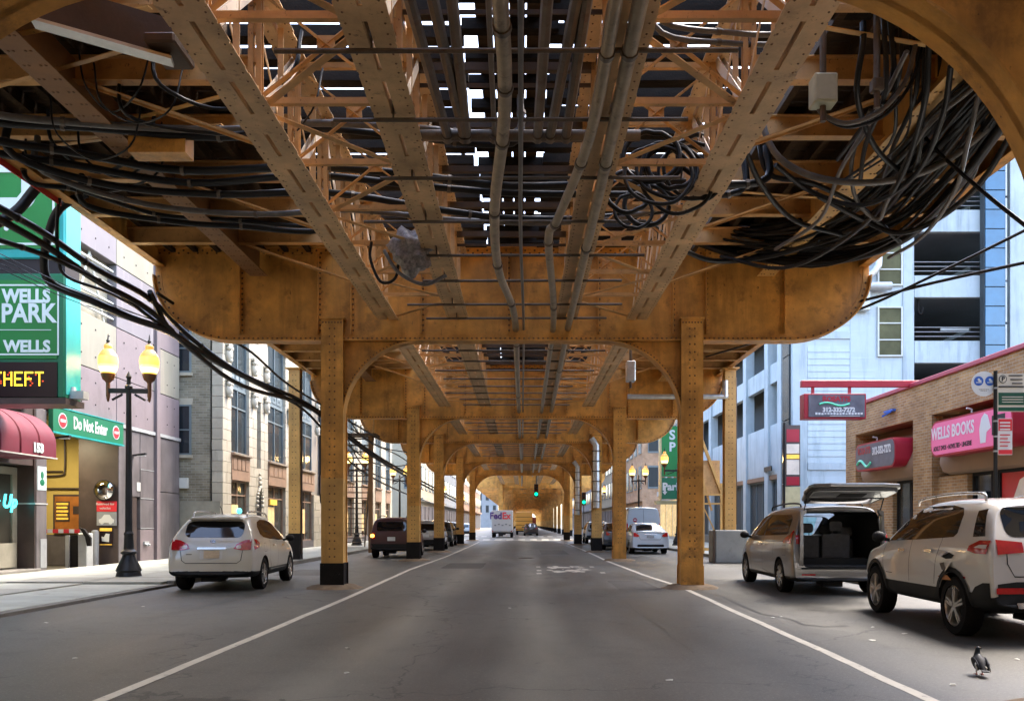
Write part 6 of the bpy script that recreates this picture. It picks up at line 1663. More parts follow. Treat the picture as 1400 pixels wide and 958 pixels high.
# ---- smaller cars further off
def suv_spec(pt, W=1.80, H=1.70, L=4.45, boxy=.12, glass_z=None, extra=[], wr=.80, r=.35):
    k = H / 1.70; zt = 1.06 * k
    return dict(W=W, r=r, ya=.85, wb=L - 1.85, gc=.26, clad=.45, wr=wr, paint=pt, mirror=(L * .66, 1.1), rails=(.6, 2.4, H + .0, .55), railmat='trim_black',
      st=[(.08, .10, .10 + boxy, .42, zt, H - .12, .88), (.0, .05, .06 + boxy, .36, zt, H - .07, .95), (.14, .18, .22 + boxy, .30, zt, H - .02, .99), (.8, .8, .9, .26, zt, H, 1.0), (2.0, 2.0, 2.0, .25, zt - .02, H, 1.0), (L * .60, L * .60, L * .56, .25, zt - .04, H - .06, 1.0), (L * .72, L * .74, L * .62, .25, zt - .06, H - .16, .99), (L * .78, L * .78, L * .77, .26, zt - .1, zt - .03, .98), (L * .93, L * .93, L * .92, .30, zt - .16, zt - .08, .94), (L, L * .985, L * .98, .36, zt - .26, zt - .18, .82)],
      patches=[('rear_window', 'b', rrect(-.60, .60, zt + .06, H - .20, .08, 3), 'car_glass'), ('side_window', 's', [(.42, zt + .05), (L * .66, zt + .01), (L * .60, H - .2), (L * .54, H - .12), (.55, H - .14)], 'car_glass'),
        ('plate', 'b', rrect(-.16, .16, .72, .88, .01, 2), 'plate_white', dict(off=.016)), ('hatch_seam', 'b', strip_line([(-.66, zt), (-.66, .64), (.66, .64), (.66, zt)], .014), 'seam', dict(off=.003)), ('door_seam', 's', strip_line([(L * .42, H - .15), (L * .43, .4)]), 'seam', dict(off=.003)), ('bumper_band', 'b', rrect(-.86, .86, .42, .60, .05, 3), 'trim_black', dict(off=.01))] + extra)
tl = [('tail_light', 'b', [(s_ * .62, .86), (s_ * .62, 1.02), (s_ * .90, 1.04), (s_ * .90, .86)], 'lamp_red', dict(off=.014)) for s_ in (-1, 1)]
tl_on = [('tail_light', 'b', [(s_ * .66, .80), (s_ * .66, 1.06), (s_ * .88, 1.06), (s_ * .88, .80)], 'lamp_red', dict(off=.014)) for s_ in (-1, 1)] + [('indicator', 'b', rrect(s_ * .77 - .075, s_ * .77 + .075, .86, 1.0, .06, 4), 'lamp_amber_on', dict(off=.02)) for s_ in (-1, 1)]
make_car('parked_car', 'dark red boxy estate car with both amber hazard lights on', 'car', (-5.35, 33.4, 0), 0, suv_spec('dark_red', extra=tl_on))
make_car('parked_car', 'silver car mostly hidden behind the second left column', 'car', (-5.0, 42.5, 0), 1, suv_spec('car_silver', H=1.62, extra=tl), hi=False)
make_car('parked_car', 'black car seen between the third and fourth left columns', 'car', (-5.2, 50.5, 0), 0, suv_spec('car_black', H=1.6, extra=tl), hi=False)
make_car('parked_car', 'grey car furthest in the left row before the cross street', 'car', (-5.4, 58.5, 0), 0, suv_spec('car_grey', H=1.58, extra=tl), hi=False)
make_car('parked_car', 'dark blue car past the cross street at left', 'car', (-9.3, 97, 0), 0, suv_spec('car_blue', H=1.5, extra=tl), hi=False)
make_car('parked_car', 'pale car past the cross street beside the white delivery truck', 'car', (-6.6, 92, 0), 0, suv_spec('cool_white', H=1.5, extra=tl), hi=False)
sed = dict(W=1.78, r=.31, ya=.98, wb=2.6, gc=.2, clad=.30, wr=.74, paint='cool_white', mirror=(2.95, 1.0), dark_mirror=False,
  st=[(.08, .14, .16, .34, .98, 1.02, .86), (.0, .05, .07, .30, 1.0, 1.05, .95), (.12, .16, .18, .25, 1.0, 1.06, .99), (.5, .55, .58, .22, .99, 1.075, 1.0), (.8, .80, 1.30, .2, .98, 1.42, 1.0), (1.4, 1.4, 1.75, .2, .97, 1.49, 1.0), (2.2, 2.2, 2.2, .2, .95, 1.49, 1.0), (2.9, 2.9, 2.5, .2, .93, 1.42, 1.0), (3.3, 3.35, 2.8, .2, .90, 1.26, .99), (3.5, 3.5, 3.5, .22, .86, .93, .98), (4.1, 4.1, 4.1, .26, .76, .84, .93), (4.4, 4.35, 4.3, .3, .66, .74, .82)],
  patches=[('rear_window', 'b', [(-.60, 1.10), (.60, 1.10), (.52, 1.38), (-.52, 1.38)], 'car_glass'), ('side_window', 's', [(.95, 1.06), (2.95, 1.0), (2.4, 1.34), (1.9, 1.40), (1.4, 1.38)], 'car_glass'),
   ('tail_light', 'b', [(-.89, .84), (-.89, 1.02), (-.70, 1.0), (-.50, .86), (-.6, .80)], 'lamp_red', dict(off=.014)), ('tail_light', 'b', [(.89, .84), (.89, 1.02), (.70, 1.0), (.50, .86), (.6, .80)], 'lamp_red', dict(off=.014)),
   ('plate', 'b', rrect(-.17, .17, .76, .88, .01, 2), 'car_grey', dict(off=.014)), ('chrome_bar', 'b', rrect(-.3, .3, .92, .95, .01, 2), 'chrome', dict(off=.02)), ('bumper_band', 'b', rrect(-.62, .62, .34, .46, .05, 3), 'trim_black', dict(off=.012)),
   ('boot_seam', 'b', strip_line([(-.62, 1.02), (-.52, .78), (-.45, .68), (.45, .68), (.52, .78), (.62, 1.02)], .014), 'seam', dict(off=.003)), ('door_seam', 's', strip_line([(2.05, 1.38), (2.08, .3)]), 'seam', dict(off=.003))])
make_car('parked_car', 'pale blue white saloon car in front of the white van', 'car', (5.95, 37.9, 0), 0, sed)
import copy as _c
sd2 = _c.deepcopy(sed); sd2['paint'] = 'car_black'; make_car('moving_car', 'dark saloon driving away under the far arches', 'car', (1.05, 98, 0), 0, sd2, hi=False)
sd3 = _c.deepcopy(sed); sd3['paint'] = 'car_green'; make_car('parked_car', 'greenish saloon behind the third right column', 'car', (5.35, 50, 0), 0, sd3, hi=False)
sd4 = _c.deepcopy(sed); sd4['paint'] = 'car_black'; make_car('parked_car', 'black saloon half hidden by the second right column', 'car', (5.2, 43.8, 0), 0, sd4, hi=False)
make_car('parked_car', 'grey saloon last in the right row before the cross street', 'car', (5.4, 58, 0), 0, suv_spec('car_grey', H=1.6, extra=tl), hi=False)
# van behind the saloon
v = suv_spec('cool_white', W=1.95, H=2.35, L=5.2, boxy=.02, wr=.86, r=.34)
v['patches'] = [('rear_window', 'b', rrect(-.80, -.06, 1.55, 2.0, .06, 3), 'cool_white'), ('door_seam', 'b', strip_line([(0, 2.2), (0, .5)], .014), 'seam', dict(off=.003)), ('tail_light', 'b', [(.84, 1.0), (.84, 1.5), (.97, 1.5), (.97, 1.0)], 'lamp_red', dict(off=.014)), ('tail_light', 'b', [(-.84, 1.0), (-.84, 1.5), (-.97, 1.5), (-.97, 1.0)], 'lamp_red', dict(off=.014)),
  ('badge', 'b', [(-.45 + .12 * math.cos(R(a)), 1.62 + .12 * math.sin(R(a))) for a in range(0, 360, 30)], 'sign_dkred', dict(off=.01)), ('badge_bar', 'b', rrect(-.52, -.38, 1.6, 1.65, .01, 2), 'lit_white', dict(off=.014)), ('side_window', 's', [(3.2, 1.5), (4.0, 1.45), (3.6, 2.0), (3.2, 2.05)], 'car_glass')]
v['rails'] = None
make_car('parked_van', 'white delivery van with a round red badge behind the pale saloon', 'van', (6.55, 44.2, 0), 0, v)
def box_truck(name, label, loc, W, H, L, mt, door):
    t = thing(name, label, 'truck', loc)
    b = MB(); b.bx(-W / 2, W / 2, 0, L, .55, H); bd = b.build('box', mt, t, bevel=.05, loc=(0, 0, 0))
    b = MB(); b.bx(-W / 2 + .1, W / 2 - .1, .1, L + 1.5, .45, .55); b.bx(-W / 2 + .05, W / 2 - .05, -.12, .0, .42, .56); b.build('chassis', 'trim_black', t, loc=(0, 0, 0))
    b = MB(); b.prism([(L + .02, .5), (L + 1.8, .5), (L + 1.8, 1.3), (L + 1.1, 2.2), (L + .02, 2.3)], 'x', -W / 2 + .08, W / 2 - .08); b.build('cab', mt, t, bevel=.05, loc=(0, 0, 0))
    for y in (1.4, L + .9):
        for sg in (-1, 1): wheel(t, sg * (W / 2 - .16), y, .42, sg, .26, 'car_grey', 5, hi=False)
    for sg in (-1, 1):
        b = MB(); b.bx(sg * (W / 2 - .14) - .07, sg * (W / 2 - .14) + .07, -.02, -.002, .62, .82); b.build('tail_light', 'lamp_red', t, loc=(0, 0, 0))
    return t, bd
t, bd = box_truck('delivery_truck', 'white delivery truck lettered FedEx driving away down the street', (-2.05, 83.5, 0), 2.2, 2.78, 5.0, 'truck_white', 1)
b = MB(); b.bx(-1.0, 1.0, -.03, -.012, .7, 2.75); b.build('roller_door', 'truck_white', t, loc=(0, 0, 0))
pm('logo_purple', (.07, .02, .16), .5, var=0); pm('logo_orange', (.72, .04, .06), .5, var=0)
text('lettering', 'Fed', t, 'logo_purple', .95, (-2.07, 83.46, 2.2), ax='RIGHT', bold=.03, sx=.9)
text('lettering', 'Ex', t, 'logo_orange', .95, (-2.05, 83.46, 2.2), ax='LEFT', bold=.03, sx=.9)
b = MB()
for q in range(5): b.bx(-.8 + q * .37, -.6 + q * .37, -.04, -.031, 1.2 + .1 * (q % 2), 1.32 + .1 * (q % 2))
b.build('markings', 'car_grey', t, kind='stuff', loc=(0, 0, 0))
t, bd = box_truck('yellow_truck', 'yellow truck ahead of the white delivery truck', (.22, 104, 0), 2.1, 2.95, 6, 'truck_yellow', 0)
for q in range(4):
    b = MB(); b.bx(-1.05, 1.05, -.03, -.012, .8 + q * .5, 1.2 + q * .5); b.build('panel', 'truck_yellow', t, bevel=.02, loc=(0, 0, 0))
    b = MB(); b.bx(-1.1, 1.1, -.02, -.011, .74 + q * .5, .79 + q * .5); b.build('gap', 'trim_black', t, loc=(0, 0, 0))
t, bd = box_truck('red_truck', 'small red truck far down under the arches', (1.4, 150, 0), 2.3, 2.6, 4, 'lamp_red', 0)
# ------------------------------------------------------------------ lamps, signals, posts, stairs, sign pole
pm('globe_lit', (1, .75, .25), .3, var=0, emit=(1, .52, .06), es=.20)
pm('globe_bulb', (1, .9, .6), .3, var=0, emit=(1, .74, .22), es=.5)
pm('globe_mid', (1, .85, .4), .3, var=0, emit=(1, .62, .12), es=.3)
pm('globe_cap', (.5, .28, .10), .35, var=.1, scale=10, emit=(1, .42, .05), es=.10)
pm('lamp_bronze', (.16, .07, .03), .4, .3, var=.2)
def twin_lamp(loc, label, H=5.35, sp=.5, rz=0, hi=True):
    t = thing('street_lamp', label, 'street lamp', loc, 'lit twin globe lamps along the pavement', rz)
    n = 16 if hi else 8
    b = MB(); b.lathe([(.34, 0), (.34, .08), (.30, .10), (.27, .20), (.30, .24), (.26, .34), (.16, .55), (.14, .62), (.19, .66), (.19, .70), (.12, .76), (.105, 1.1), (.12, 1.14), (.09, 1.2)], (0, 0, 0), n); b.build('base', 'black_iron', t, smooth=35, loc=(0, 0, 0))
    b = MB(); b.lathe([(.085, 1.2), (.06, H - .05), (.09, H - .02), (.09, H + .04), (.05, H + .08), (.045, H + .22), (.07, H + .27), (.03, H + .36), (1e-5, H + .42)], (0, 0, 0), n); b.build('pole', 'black_iron', t, smooth=35, loc=(0, 0, 0))
    b = MB(); b.bx(-sp, sp, -.045, .045, H - .13, H - .02); b.tube([(-sp * .8, 0, H - .3), (-sp * .3, 0, H - .16)], .03, 6); b.tube([(sp * .8, 0, H - .3), (sp * .3, 0, H - .16)], .03, 6); b.build('cross_arm', 'black_iron', t, loc=(0, 0, 0))
    for sg in (-1, 1):
        b = MB(); b.lathe([(1e-5, -.36), (.03, -.32), (.04, -.24), (.05, -.2), (.05, .12), (.08, .16), (.13, .2), (.16, .30), (.17, .34)], (sg * sp, 0, H), n); ho = b.build('holder', 'lamp_bronze', t, smooth=35, loc=(0, 0, 0))
        b = MB(); b.lathe([(.14, .34), (.165, .37)], (sg * sp, 0, H), n); b.m = 1; b.lathe([(.165, .37), (.19, .42), (.215, .50)], (sg * sp, 0, H), n, cap=False); b.m = 2; b.lathe([(.215, .50), (.225, .56)], (sg * sp, 0, H), n, cap=False); b.m = 0; b.lathe([(.225, .56), (.235, .66), (.22, .76)], (sg * sp, 0, H), n, cap=False); g = b.build('globe', ['globe_lit', 'globe_bulb', 'globe_mid'], t, smooth=60, loc=(0, 0, 0))
        b = MB(); b.lathe([(.225, .76), (.19, .84), (.13, .92), (.085, .96), (.095, .99), (.095, 1.04), (.06, 1.08)], (sg * sp, 0, H), n); b.build('globe_cap', 'globe_cap', g, smooth=50, loc=(0, 0, 0))
        b = MB(); b.lathe([(.06, 1.08), (.03, 1.12), (.045, 1.16), (.02, 1.2), (.01, 1.3), (1e-5, 1.34)], (sg * sp, 0, H), n); b.build('finial', 'black_iron', g, smooth=50, loc=(0, 0, 0))
    for sg in (-1, 1):                                   # the light the lit globes give
        ld = bpy.data.lights.new('lamp_light', 'POINT'); ld.energy = 70; ld.color = (1, .62, .24); ld.shadow_soft_size = .27
        lo = bpy.data.objects.new('lamp_light', ld); C.objects.link(lo); lo.parent = t; lo.location = (sg * sp, 0, H + .62)
    return t
twin_lamp((-9.75, 20.3, .03), 'twin globe lamp standing nearest, before the mauve wall', sp=.49, H=4.75, rz=R(6))
twin_lamp((-10.0, 49.5, .1), 'twin globe lamp by the stairs behind the nearest left column', hi=False, H=4.6)
twin_lamp((-9.2, 61.5, .1), 'twin globe lamp beyond the dark red car', hi=False, H=4.6)
twin_lamp((-9.4, 95, .1), 'small twin globe lamp across the cross street on the left', hi=False, H=4.6)
twin_lamp((-9.4, 125, .1), 'smallest twin globe lamp far down the left pavement', hi=False, H=4.6)
twin_lamp((9.4, 49.5, .1), 'twin globe lamp in front of the far green parking sign', hi=False, H=4.6, sp=.8)
twin_lamp((8.75, 61.5, .1), 'twin globe lamp above the white van', hi=False, H=4.6)
twin_lamp((8.9, 94, .1), 'small twin globe lamp across the cross street on the right', hi=False, H=4.6)
pm('sig_green', (.0, .8, .35), .3, var=0, emit=(.0, 1, .42), es=.32)
pm('sig_off', (.05, .02, .015), .2, var=0)
def signal(loc, label, top, on=2):
    t = thing('traffic_light', label, 'traffic light', loc, 'traffic lights at the cross street')
    b = MB(); b.bx(-.19, .19, -.1, .12, -.2, .98); b.build('housing', 'black_iron', t, bevel=.02, loc=(0, 0, 0))
    for k in range(3):
        z = .8 - k * .36
        b = MB(); b.lathe([(.15, -.115), (.13, -.13), (1e-5, -.14)], (0, 0, z), 16, 'y'); b.build('lens', 'sig_green' if k == on else 'sig_off', t, smooth=60, loc=(0, 0, 0))
        b = MB(); b.add([(.165 * math.cos(R(a)), yy, z + .165 * math.sin(R(a))) for yy in (-.1, -.3) for a in range(0, 181, 30)], [(i, i + 1, i + 8, i + 7) for i in range(6)]); b.build('visor', 'black_iron', t, loc=(0, 0, 0))
    b = MB(); b.tube([(0, .02, .98 if top > 0 else -.2), (0, .02, top)], .045, 8); b.build('post', 'black_iron', t, loc=(0, 0, 0))
    return t
signal((1.25, 73.5, 4.0), 'green traffic light hung under the tracks in mid street', 2.0)
signal((5.6, 74.5, 3.3), 'green traffic light between right columns at the cross street', -3.3)

# ---- posts under the deck edges
def post(x, y, ztop, zb, label, base_h, wid=.40):
    t = thing('steel_post', label, 'post', (x, y, zb))
    b = MB(); w = wid / 2
    b.m = 0; b.bx(-w, w, -w, -w + .02, base_h, ztop - zb); b.bx(-w, w, w - .02, w, base_h, ztop - zb); b.bx(-w + .05, -w + .07, -w + .02, w - .02, base_h, ztop - zb); b.bx(w - .07, w - .05, -w + .02, w - .02, base_h, ztop - zb)
    if base_h: b.m = 1; b.bx(-w - .01, w + .01, -w - .01, w + .01, 0, base_h)
    b.build('shaft', ['ochre_light', 'base_black'], t, loc=(0, 0, 0))
    r = MB(); z = base_h + .15
    while z < ztop - zb - .1:
        for dx in (-.06, .06): r.rivet((dx, -w, z), (0, -1, 0), .02)
        z += .2
    r.build('rivets', 'rivet_shade_tone', t, kind='stuff', loc=(0, 0, 0))
    b = MB(); b.bx(-w - .1, w + .1, -w - .1, w + .1, ztop - zb, ztop - zb + .04); b.build('cap_plate', 'ochre_light', t, loc=(0, 0, 0))
    b = MB(); b.tube([(w + .03, -.05, .2), (w + .03, -.05, ztop - zb - .3)], .04, 8); b.build('drain_pipe', 'dark_steel', t, loc=(0, 0, 0))
    return t
post(-8.3, 30.0, 7.05, .12, 'ochre riveted post on the left kerb with a black foot', .95)
post(7.58, 30.0, 7.05, 1.2, 'ochre riveted post standing on a concrete block, right', 0)
def cblock(x, y, w, d, h, label):
    b = MB(); b.bx(x - w / 2, x + w / 2, y - d / 2, y + d / 2, 0, h)
    tag(b.build('concrete_block', 'concrete', bevel=.04, seg=2), label, 'concrete block')
cblock(7.52, 30.0, 1.15, 1.1, 1.19, 'grey concrete block carrying the ochre post by the people carrier')
cblock(6.75, 32.6, .62, .9, 1.12, 'grey concrete block half hidden behind the nearest right column')
b = MB(); b.bx(6.85, 6.93, 29.4, 29.48, .0, 1.2); tag(b.build('steel_stake', 'dark_steel'), 'dark steel stake at the left edge of the concrete block', 'stake')
b = MB(); b.tube([(AX + HC + .1, 29.7, 6.02), (7.45, 29.7, 6.02)], .09, 10); b.tube([(7.35, 29.7, 6.0), (7.35, 29.7, 6.6)], .11, 10); tag(b.build('steam_pipe', 'galvanised', smooth=50), 'pale thick pipe crossing to the ochre post on the right', 'pipe')
# stair frame on the right behind the post
st = thing('station_stair', 'ochre steel stair frame behind the nearest right column', 'stair', (7.9, 36, 0))
for (p, q, w, nm) in (((7.95, 36, .05), (7.95, 36, 3.4), .10, 'upright'), ((8.75, 36, .05), (8.75, 36, 3.2), .10, 'upright'), ((7.85, 36.0, 5.2), (8.8, 36.02, 2.7), .12, 'stringer'), ((7.6, 36.1, 4.5), (8.35, 36.1, 2.0), .08, 'stringer'), ((7.9, 36, 2.7), (8.8, 36, 2.7), .09, 'cross_bar'), ((7.9, 36, 2.3), (8.8, 36, 2.3), .07, 'cross_bar'), ((7.9, 36, .3), (8.8, 36, .3), .12, 'cross_bar'), ((7.95, 36.05, 2.2), (8.75, 36.05, .5), .05, 'brace')):
    b = MB(); b.beam(p, q, w, w); b.build(nm, 'ochre_light', st)
b = MB(); b.bx(7.95, 8.7, 36.06, 36.12, 2.75, 4.2); b.build('back_plate', 'web_paint', st)
# stair flight on the left, seen from below
sf = thing('stair_flight', 'dark steel stair flight rising behind the nearest left column', 'stair', (-8.5, 42, 0))
pA, pB = Vector((-9.5, 46, .25)), Vector((-7.55, 38, 5.5))
for dx in (-.65, .65):
    b = MB(); b.beam(pA + Vector((dx, 0, 0)), pB + Vector((dx, 0, 0)), .05, .36); b.build('stringer', 'dark_steel', sf)
for k in range(20):
    p = pA.lerp(pB, (k + .5) / 20); b = MB(); b.bx(p.x - .63, p.x + .63, p.y - .16, p.y + .16, p.z - .02, p.z + .02); b.build('tread', 'dark_steel', sf)
for dx in (-.68, .68):
    b = MB(); b.tube([pA + Vector((dx, 0, 1.0)), pB + Vector((dx, 0, 1.0))], .03, 6); b.build('handrail', 'ochre_light', sf)
    for k in range(9):
        p = pA.lerp(pB, k / 8) + Vector((dx, 0, 0)); b = MB(); b.tube([p, p + Vector((0, 0, 1))], .02, 5); b.build('baluster', 'ochre_light', sf)
b = MB(); b.bx(-8.4, -6.6, 36.9, 38, 5.4, 5.5); b.build('landing', 'dark_steel', sf)
for x in (-8.3, -6.9):
    b = MB(); b.bx(x - .09, x + .09, 37.2, 37.4, .1, 5.4); b.build('upright', 'brown_steel', sf)

# ---- kerbside parking sign pole on the right
Yp = 14.7; Xp = (1361 - CX) / F * Yp
sp_ = thing('sign_pole', 'black kerbside pole with three traffic plates beside the pink sign', 'sign pole', (Xp, Yp, .1))
b = MB(); b.tube([(Xp, Yp, .1), (Xp, Yp, 4.16)], .034, 10); b.build('pole', 'black_iron', sp_)
def plate(px0, px1, py0, py1, mt, nm, dy=0.0, par=None, y=Yp - .05):
    a = at(px0, py1, y); c = at(px1, py0, y); b = MB(); b.bx(a.x, c.x, y + dy, y + dy + .006, a.z, c.z); return b.build(nm, mt, par or sp_)
pm('plate_cream', (.62, .56, .44), .5, var=.08)
pm('plate_green', (.01, .075, .04), .5, var=.1)
c = at(1345, 524, Yp + .05); b = MB(); b.lathe([(.225, -.004), (.225, .004)], (c.x, c.y, c.z), 28, 'y'); rp = b.build('round_plate', 'lit_white', sp_)
for dx in (-.095, .105):
    b = MB(); b.lathe([(.085, -.010), (.085, -.005)], (c.x + dx, c.y, c.z + .05), 18, 'y'); o = b.build('blue_disc', 'ink_blue', rp)
    b = MB(); b.ball((c.x + dx, c.y - .011, c.z + .075), .022, 8, (1, .2, 1)); b.bx(c.x + dx - .05, c.x + dx + .05, c.y - .014, c.y - .0105, c.z + .015, c.z + .03); b.ball((c.x + dx + .02, c.y - .011, c.z + .05), .03, 8, (1, .2, .6)); b.build('disc_print', 'lit_white', o)
b = MB()
for q_ in range(6): b.bx(c.x - .085 + q_ * .03, c.x - .065 + q_ * .03, c.y - .009, c.y - .005, c.z - .105, c.z - .097)
for q_ in range(4): b.bx(c.x - .06 + q_ * .03, c.x - .042 + q_ * .03, c.y - .009, c.y - .005, c.z - .13, c.z - .123)
b.build('small_print', 'ink_black', rp, kind='stuff')
gp = plate(1364, 1402, 510, 562, 'plate_cream', 'parking_plate')
g2 = plate(1365, 1401, 536, 553, 'plate_green', 'green_band', -.006, gp); plate(1365, 1401, 556, 561, 'plate_green', 'lower_band', -.006, gp)
q = at(1371, 517.5, Yp - .058); b = MB(); b.lathe([(.072, -.004), (.072, 0)], q, 20, 'y'); ring = b.build('p_ring', 'ink_black', gp); b = MB(); b.lathe([(.058, -.007), (.058, -.0045)], q, 20, 'y'); b.build('p_disc', 'plate_cream', ring)
text('lettering', 'P', gp, 'ink_black', .115, (q.x, q.y - .009, q.z), bold=.004)
b = MB(); q = at(1388, 515, Yp - .058)
for k in range(3): b.bx(q.x - .12 + .03 * k, q.x + .13, q.y - .003, q.y, q.z + .02 - k * .07, q.z + .04 - k * .07)
b.bx(q.x - .3, q.x + .15, q.y - .003, q.y, q.z - .18, q.z - .155); b.build('line_print', 'ink_black', gp, kind='stuff')
b = MB()
for k in range(3): b.bx(q.x - .24, q.x + .14, q.y - .008, q.y - .004, q.z - .36 - k * .045, q.z - .345 - k * .045)
b.build('pale_print', 'plate_cream', gp, kind='stuff')
rp2 = plate(1364.5, 1384, 571, 621, 'lit_white', 'tow_plate')
plate(1365, 1383.5, 572, 588, 'sign_red', 'red_band', -.006, rp2); plate(1365, 1383.5, 614, 620, 'sign_red', 'lower_band', -.006, rp2)
b = MB()
for k in range(3):
    q0 = at(1367, 576 + k * 4.5, Yp - .058); q1 = at(1381, 578 + k * 4.5, Yp - .058); b.bx(q0.x, q1.x, q0.y - .003, q0.y, q1.z, q0.z)
b.build('white_print', 'lit_white', rp2, kind='stuff')
b = MB()
for k in range(4):
    q0 = at(1367, 593 + k * 5, Yp - .058); q1 = at(1381 - 3 * (k % 2), 594.4 + k * 5, Yp - .058); b.bx(q0.x, q1.x, q0.y - .003, q0.y + .002, q1.z, q0.z)
b.build('red_print', 'sign_red', rp2, kind='stuff')
for py in (530, 575, 596, 616):
    q = at(1361, py, Yp); b = MB(); b.tube([q + Vector((0, 0, -.015)), q + Vector((0, 0, .015))], .042, 10); b.build('clamp', 'grey_metal', sp_)

# ---- pigeon, seen from behind with the head turned right
def pigeon():
    Y = 1.42 * F / (921 - CY); X = (1339 - CX) / F * Y
    t = thing('pigeon', 'dark pigeon standing on the asphalt in front of the off-roader', 'pigeon', (X, Y, 0), rz=R(-14))
    pm('feather_dark', (.020, .021, .027), .6, var=.5, scale=60, spec=.2); pm('feather_neck', (.010, .014, .016), .35, var=.4, scale=80, spec=.3); pm('feather_white', (.5, .5, .48), .7, var=.1, scale=60); pm('beak_horn', (.05, .045, .04), .5, var=0); pm('leg_pink', (.28, .09, .07), .6, var=.1)
    # spine from rump over the back, up the neck and into the head: (x, y, z, half width, half depth)
    sp = [(0, -.150, .060, .004, .003), (0, -.135, .066, .020, .012), (0, -.10, .080, .038, .028), (0, -.06, .098, .056, .046), (0, -.015, .114, .066, .058), (0, .030, .128, .062, .058), (.001, .062, .150, .046, .046), (.002, .076, .176, .031, .033), (.004, .082, .200, .024, .026), (.007, .085, .220, .0235, .026), (.011, .088, .238, .021, .023), (.014, .091, .250, .012, .013), (.015, .092, .255, .002, .002)]
    b = MB(); n = 14
    for i, (x, y, z, rx, rn) in enumerate(sp):
        a = sp[max(0, i - 1)]; c = sp[min(len(sp) - 1, i + 1)]; tv = Vector((0, c[1] - a[1], c[2] - a[2])).normalized(); nv = Vector((0, -tv.z, tv.y))
        for k in range(n):
            an = 2 * math.pi * k / n; q = Vector((x, y, z)) + Vector((1, 0, 0)) * rx * math.cos(an) + nv * rn * math.sin(an); b.v.append(tuple(q))
    for i in range(len(sp) - 1):
        for k in range(n): b.f.append((i * n + k, i * n + (k + 1) % n, (i + 1) * n + (k + 1) % n, (i + 1) * n + k)); b.mi.append(1 if i >= 6 else 0)
    b.f += [tuple(range(n)), tuple((len(sp) - 1) * n + k for k in range(n))]; b.mi += [0, 1]
    o = b.build('body', ['feather_dark', 'feather_neck'], t, smooth=80, loc=(0, 0, 0)); md = o.modifiers.new('sub', 'SUBSURF'); md.levels = md.render_levels = 1
    for sg in (-1, 1):
        b = MB(); b.ball((0, 0, 0), 1, 12, (.016, .105, .042)); w = b.build('wing', 'feather_dark', t, smooth=60, loc=(sg * .049, -.045, .110)); w.rotation_euler = (R(22), 0, R(-sg * 4))
        for q, (yy, zz) in enumerate(((-.02, .012), (-.055, -.008))):
            b = MB(); b.ball((0, 0, 0), 1, 8, (.008, .012, .026)); u = b.build('wing_bar', 'feather_white', w, smooth=60, loc=(sg * .013, yy - .03, zz)); u.rotation_euler = (R(-30), 0, 0)
        b = MB(); b.tube([(sg * .022, .0, .075), (sg * .024, .006, .036), (sg * .026, -.002, .008)], [.013, .006, .005], 8)
        for a in (-32, 0, 32, 180): b.tube([(sg * .026, -.002, .007), (sg * .026 + .032 * math.sin(R(a)), -.002 + .032 * math.cos(R(a)), .005)], [.005, .003], 6)
        b.build('leg', 'leg_pink', t, smooth=60, loc=(0, 0, 0))
        b = MB(); b.ball((0, 0, 0), .0042, 8); b.build('eye', 'orange_wood', t, loc=(.011 + sg * .019, .096, .241))
    b = MB(); b.prism([(-.020, -.10), (.020, -.10), (.030, -.195), (.012, -.205), (-.012, -.205), (-.030, -.195)], 'z', .072, .081); tl_ = b.build('tail', 'feather_dark', t, bevel=.002, loc=(0, 0, 0)); tl_.rotation_euler = (R(5), 0, 0)
    b = MB(); b.beam((.012, -.10, .1), (.030, -.135, .083), .012, .006); b.build('rump_patch', 'feather_white', t, loc=(0, 0, 0))
    b = MB(); b.lathe([(.0085, 0), (.006, .012), (1e-5, .025)], (0, 0, 0), 8, 'x'); bk = b.build('beak', 'beak_horn', t, smooth=60, loc=(.028, .094, .236)); bk.rotation_euler = (0, R(18), R(20))
pigeon()
# ------------------------------------------------------------------ cables
pm('wrap_grey', (.25, .23, .23), .45, var=.6, scale=18)
def cable(pts, r, label, group=None, mat='cable_black', n=7, name='cable', k=5, ties=False, hang=False):
    if hang: pts = [Vector(pts[0]) + Vector((-.15, .1, .55))] + [Vector(q) for q in pts] + [Vector(pts[-1]) + Vector((.12, .1, .6))]
    p = smooth_path([Vector(q) for q in pts], k)
    b = MB(); b.tube(p, r, n)
    o = tag(b.build(name, mat, smooth=60), label, 'cable', group)
    if ties:
        for i in range(3, len(p) - 2, 6):
            d_ = (p[i + 1] - p[i]).normalized() * .025; b = MB(); b.tube([p[i] - d_, p[i] + d_], r * 1.25, n); b.build('clamp', 'conduit_dark', o, smooth=40)
    return o
def P(l): return [at(*q) for q in l]
def PZ(l, Z): return [at(x, y, zy(y, Z)) for x, y in l]
rnd = random.Random(21)
def jit(l, a): return [(x + rnd.uniform(-a, a), y + rnd.uniform(-a, a), Y) for x, y, Y in l]
gL = 'thick black cables slung along the left deck edge'
LB = [(-40, 262, 12.4), (60, 318, 14.2), (130, 366, 15.8), (205, 408, 17.6), (262, 462, 20), (330, 510, 23.5), (410, 546, 28.8), (450, 572, 31), (500, 612, 36), (545, 640, 42), (590, 664, 55), (625, 682, 75)]
cable(P(LB), .062, 'thick black cable slung outside the left deck edge, topmost of the run', gL, ties=True)
cable(P([(x, y + 16 - 12 * (i > 5), Y) for i, (x, y, Y) in enumerate(LB)]), .062, 'thick black cable just under the topmost one outside the left deck edge', gL)
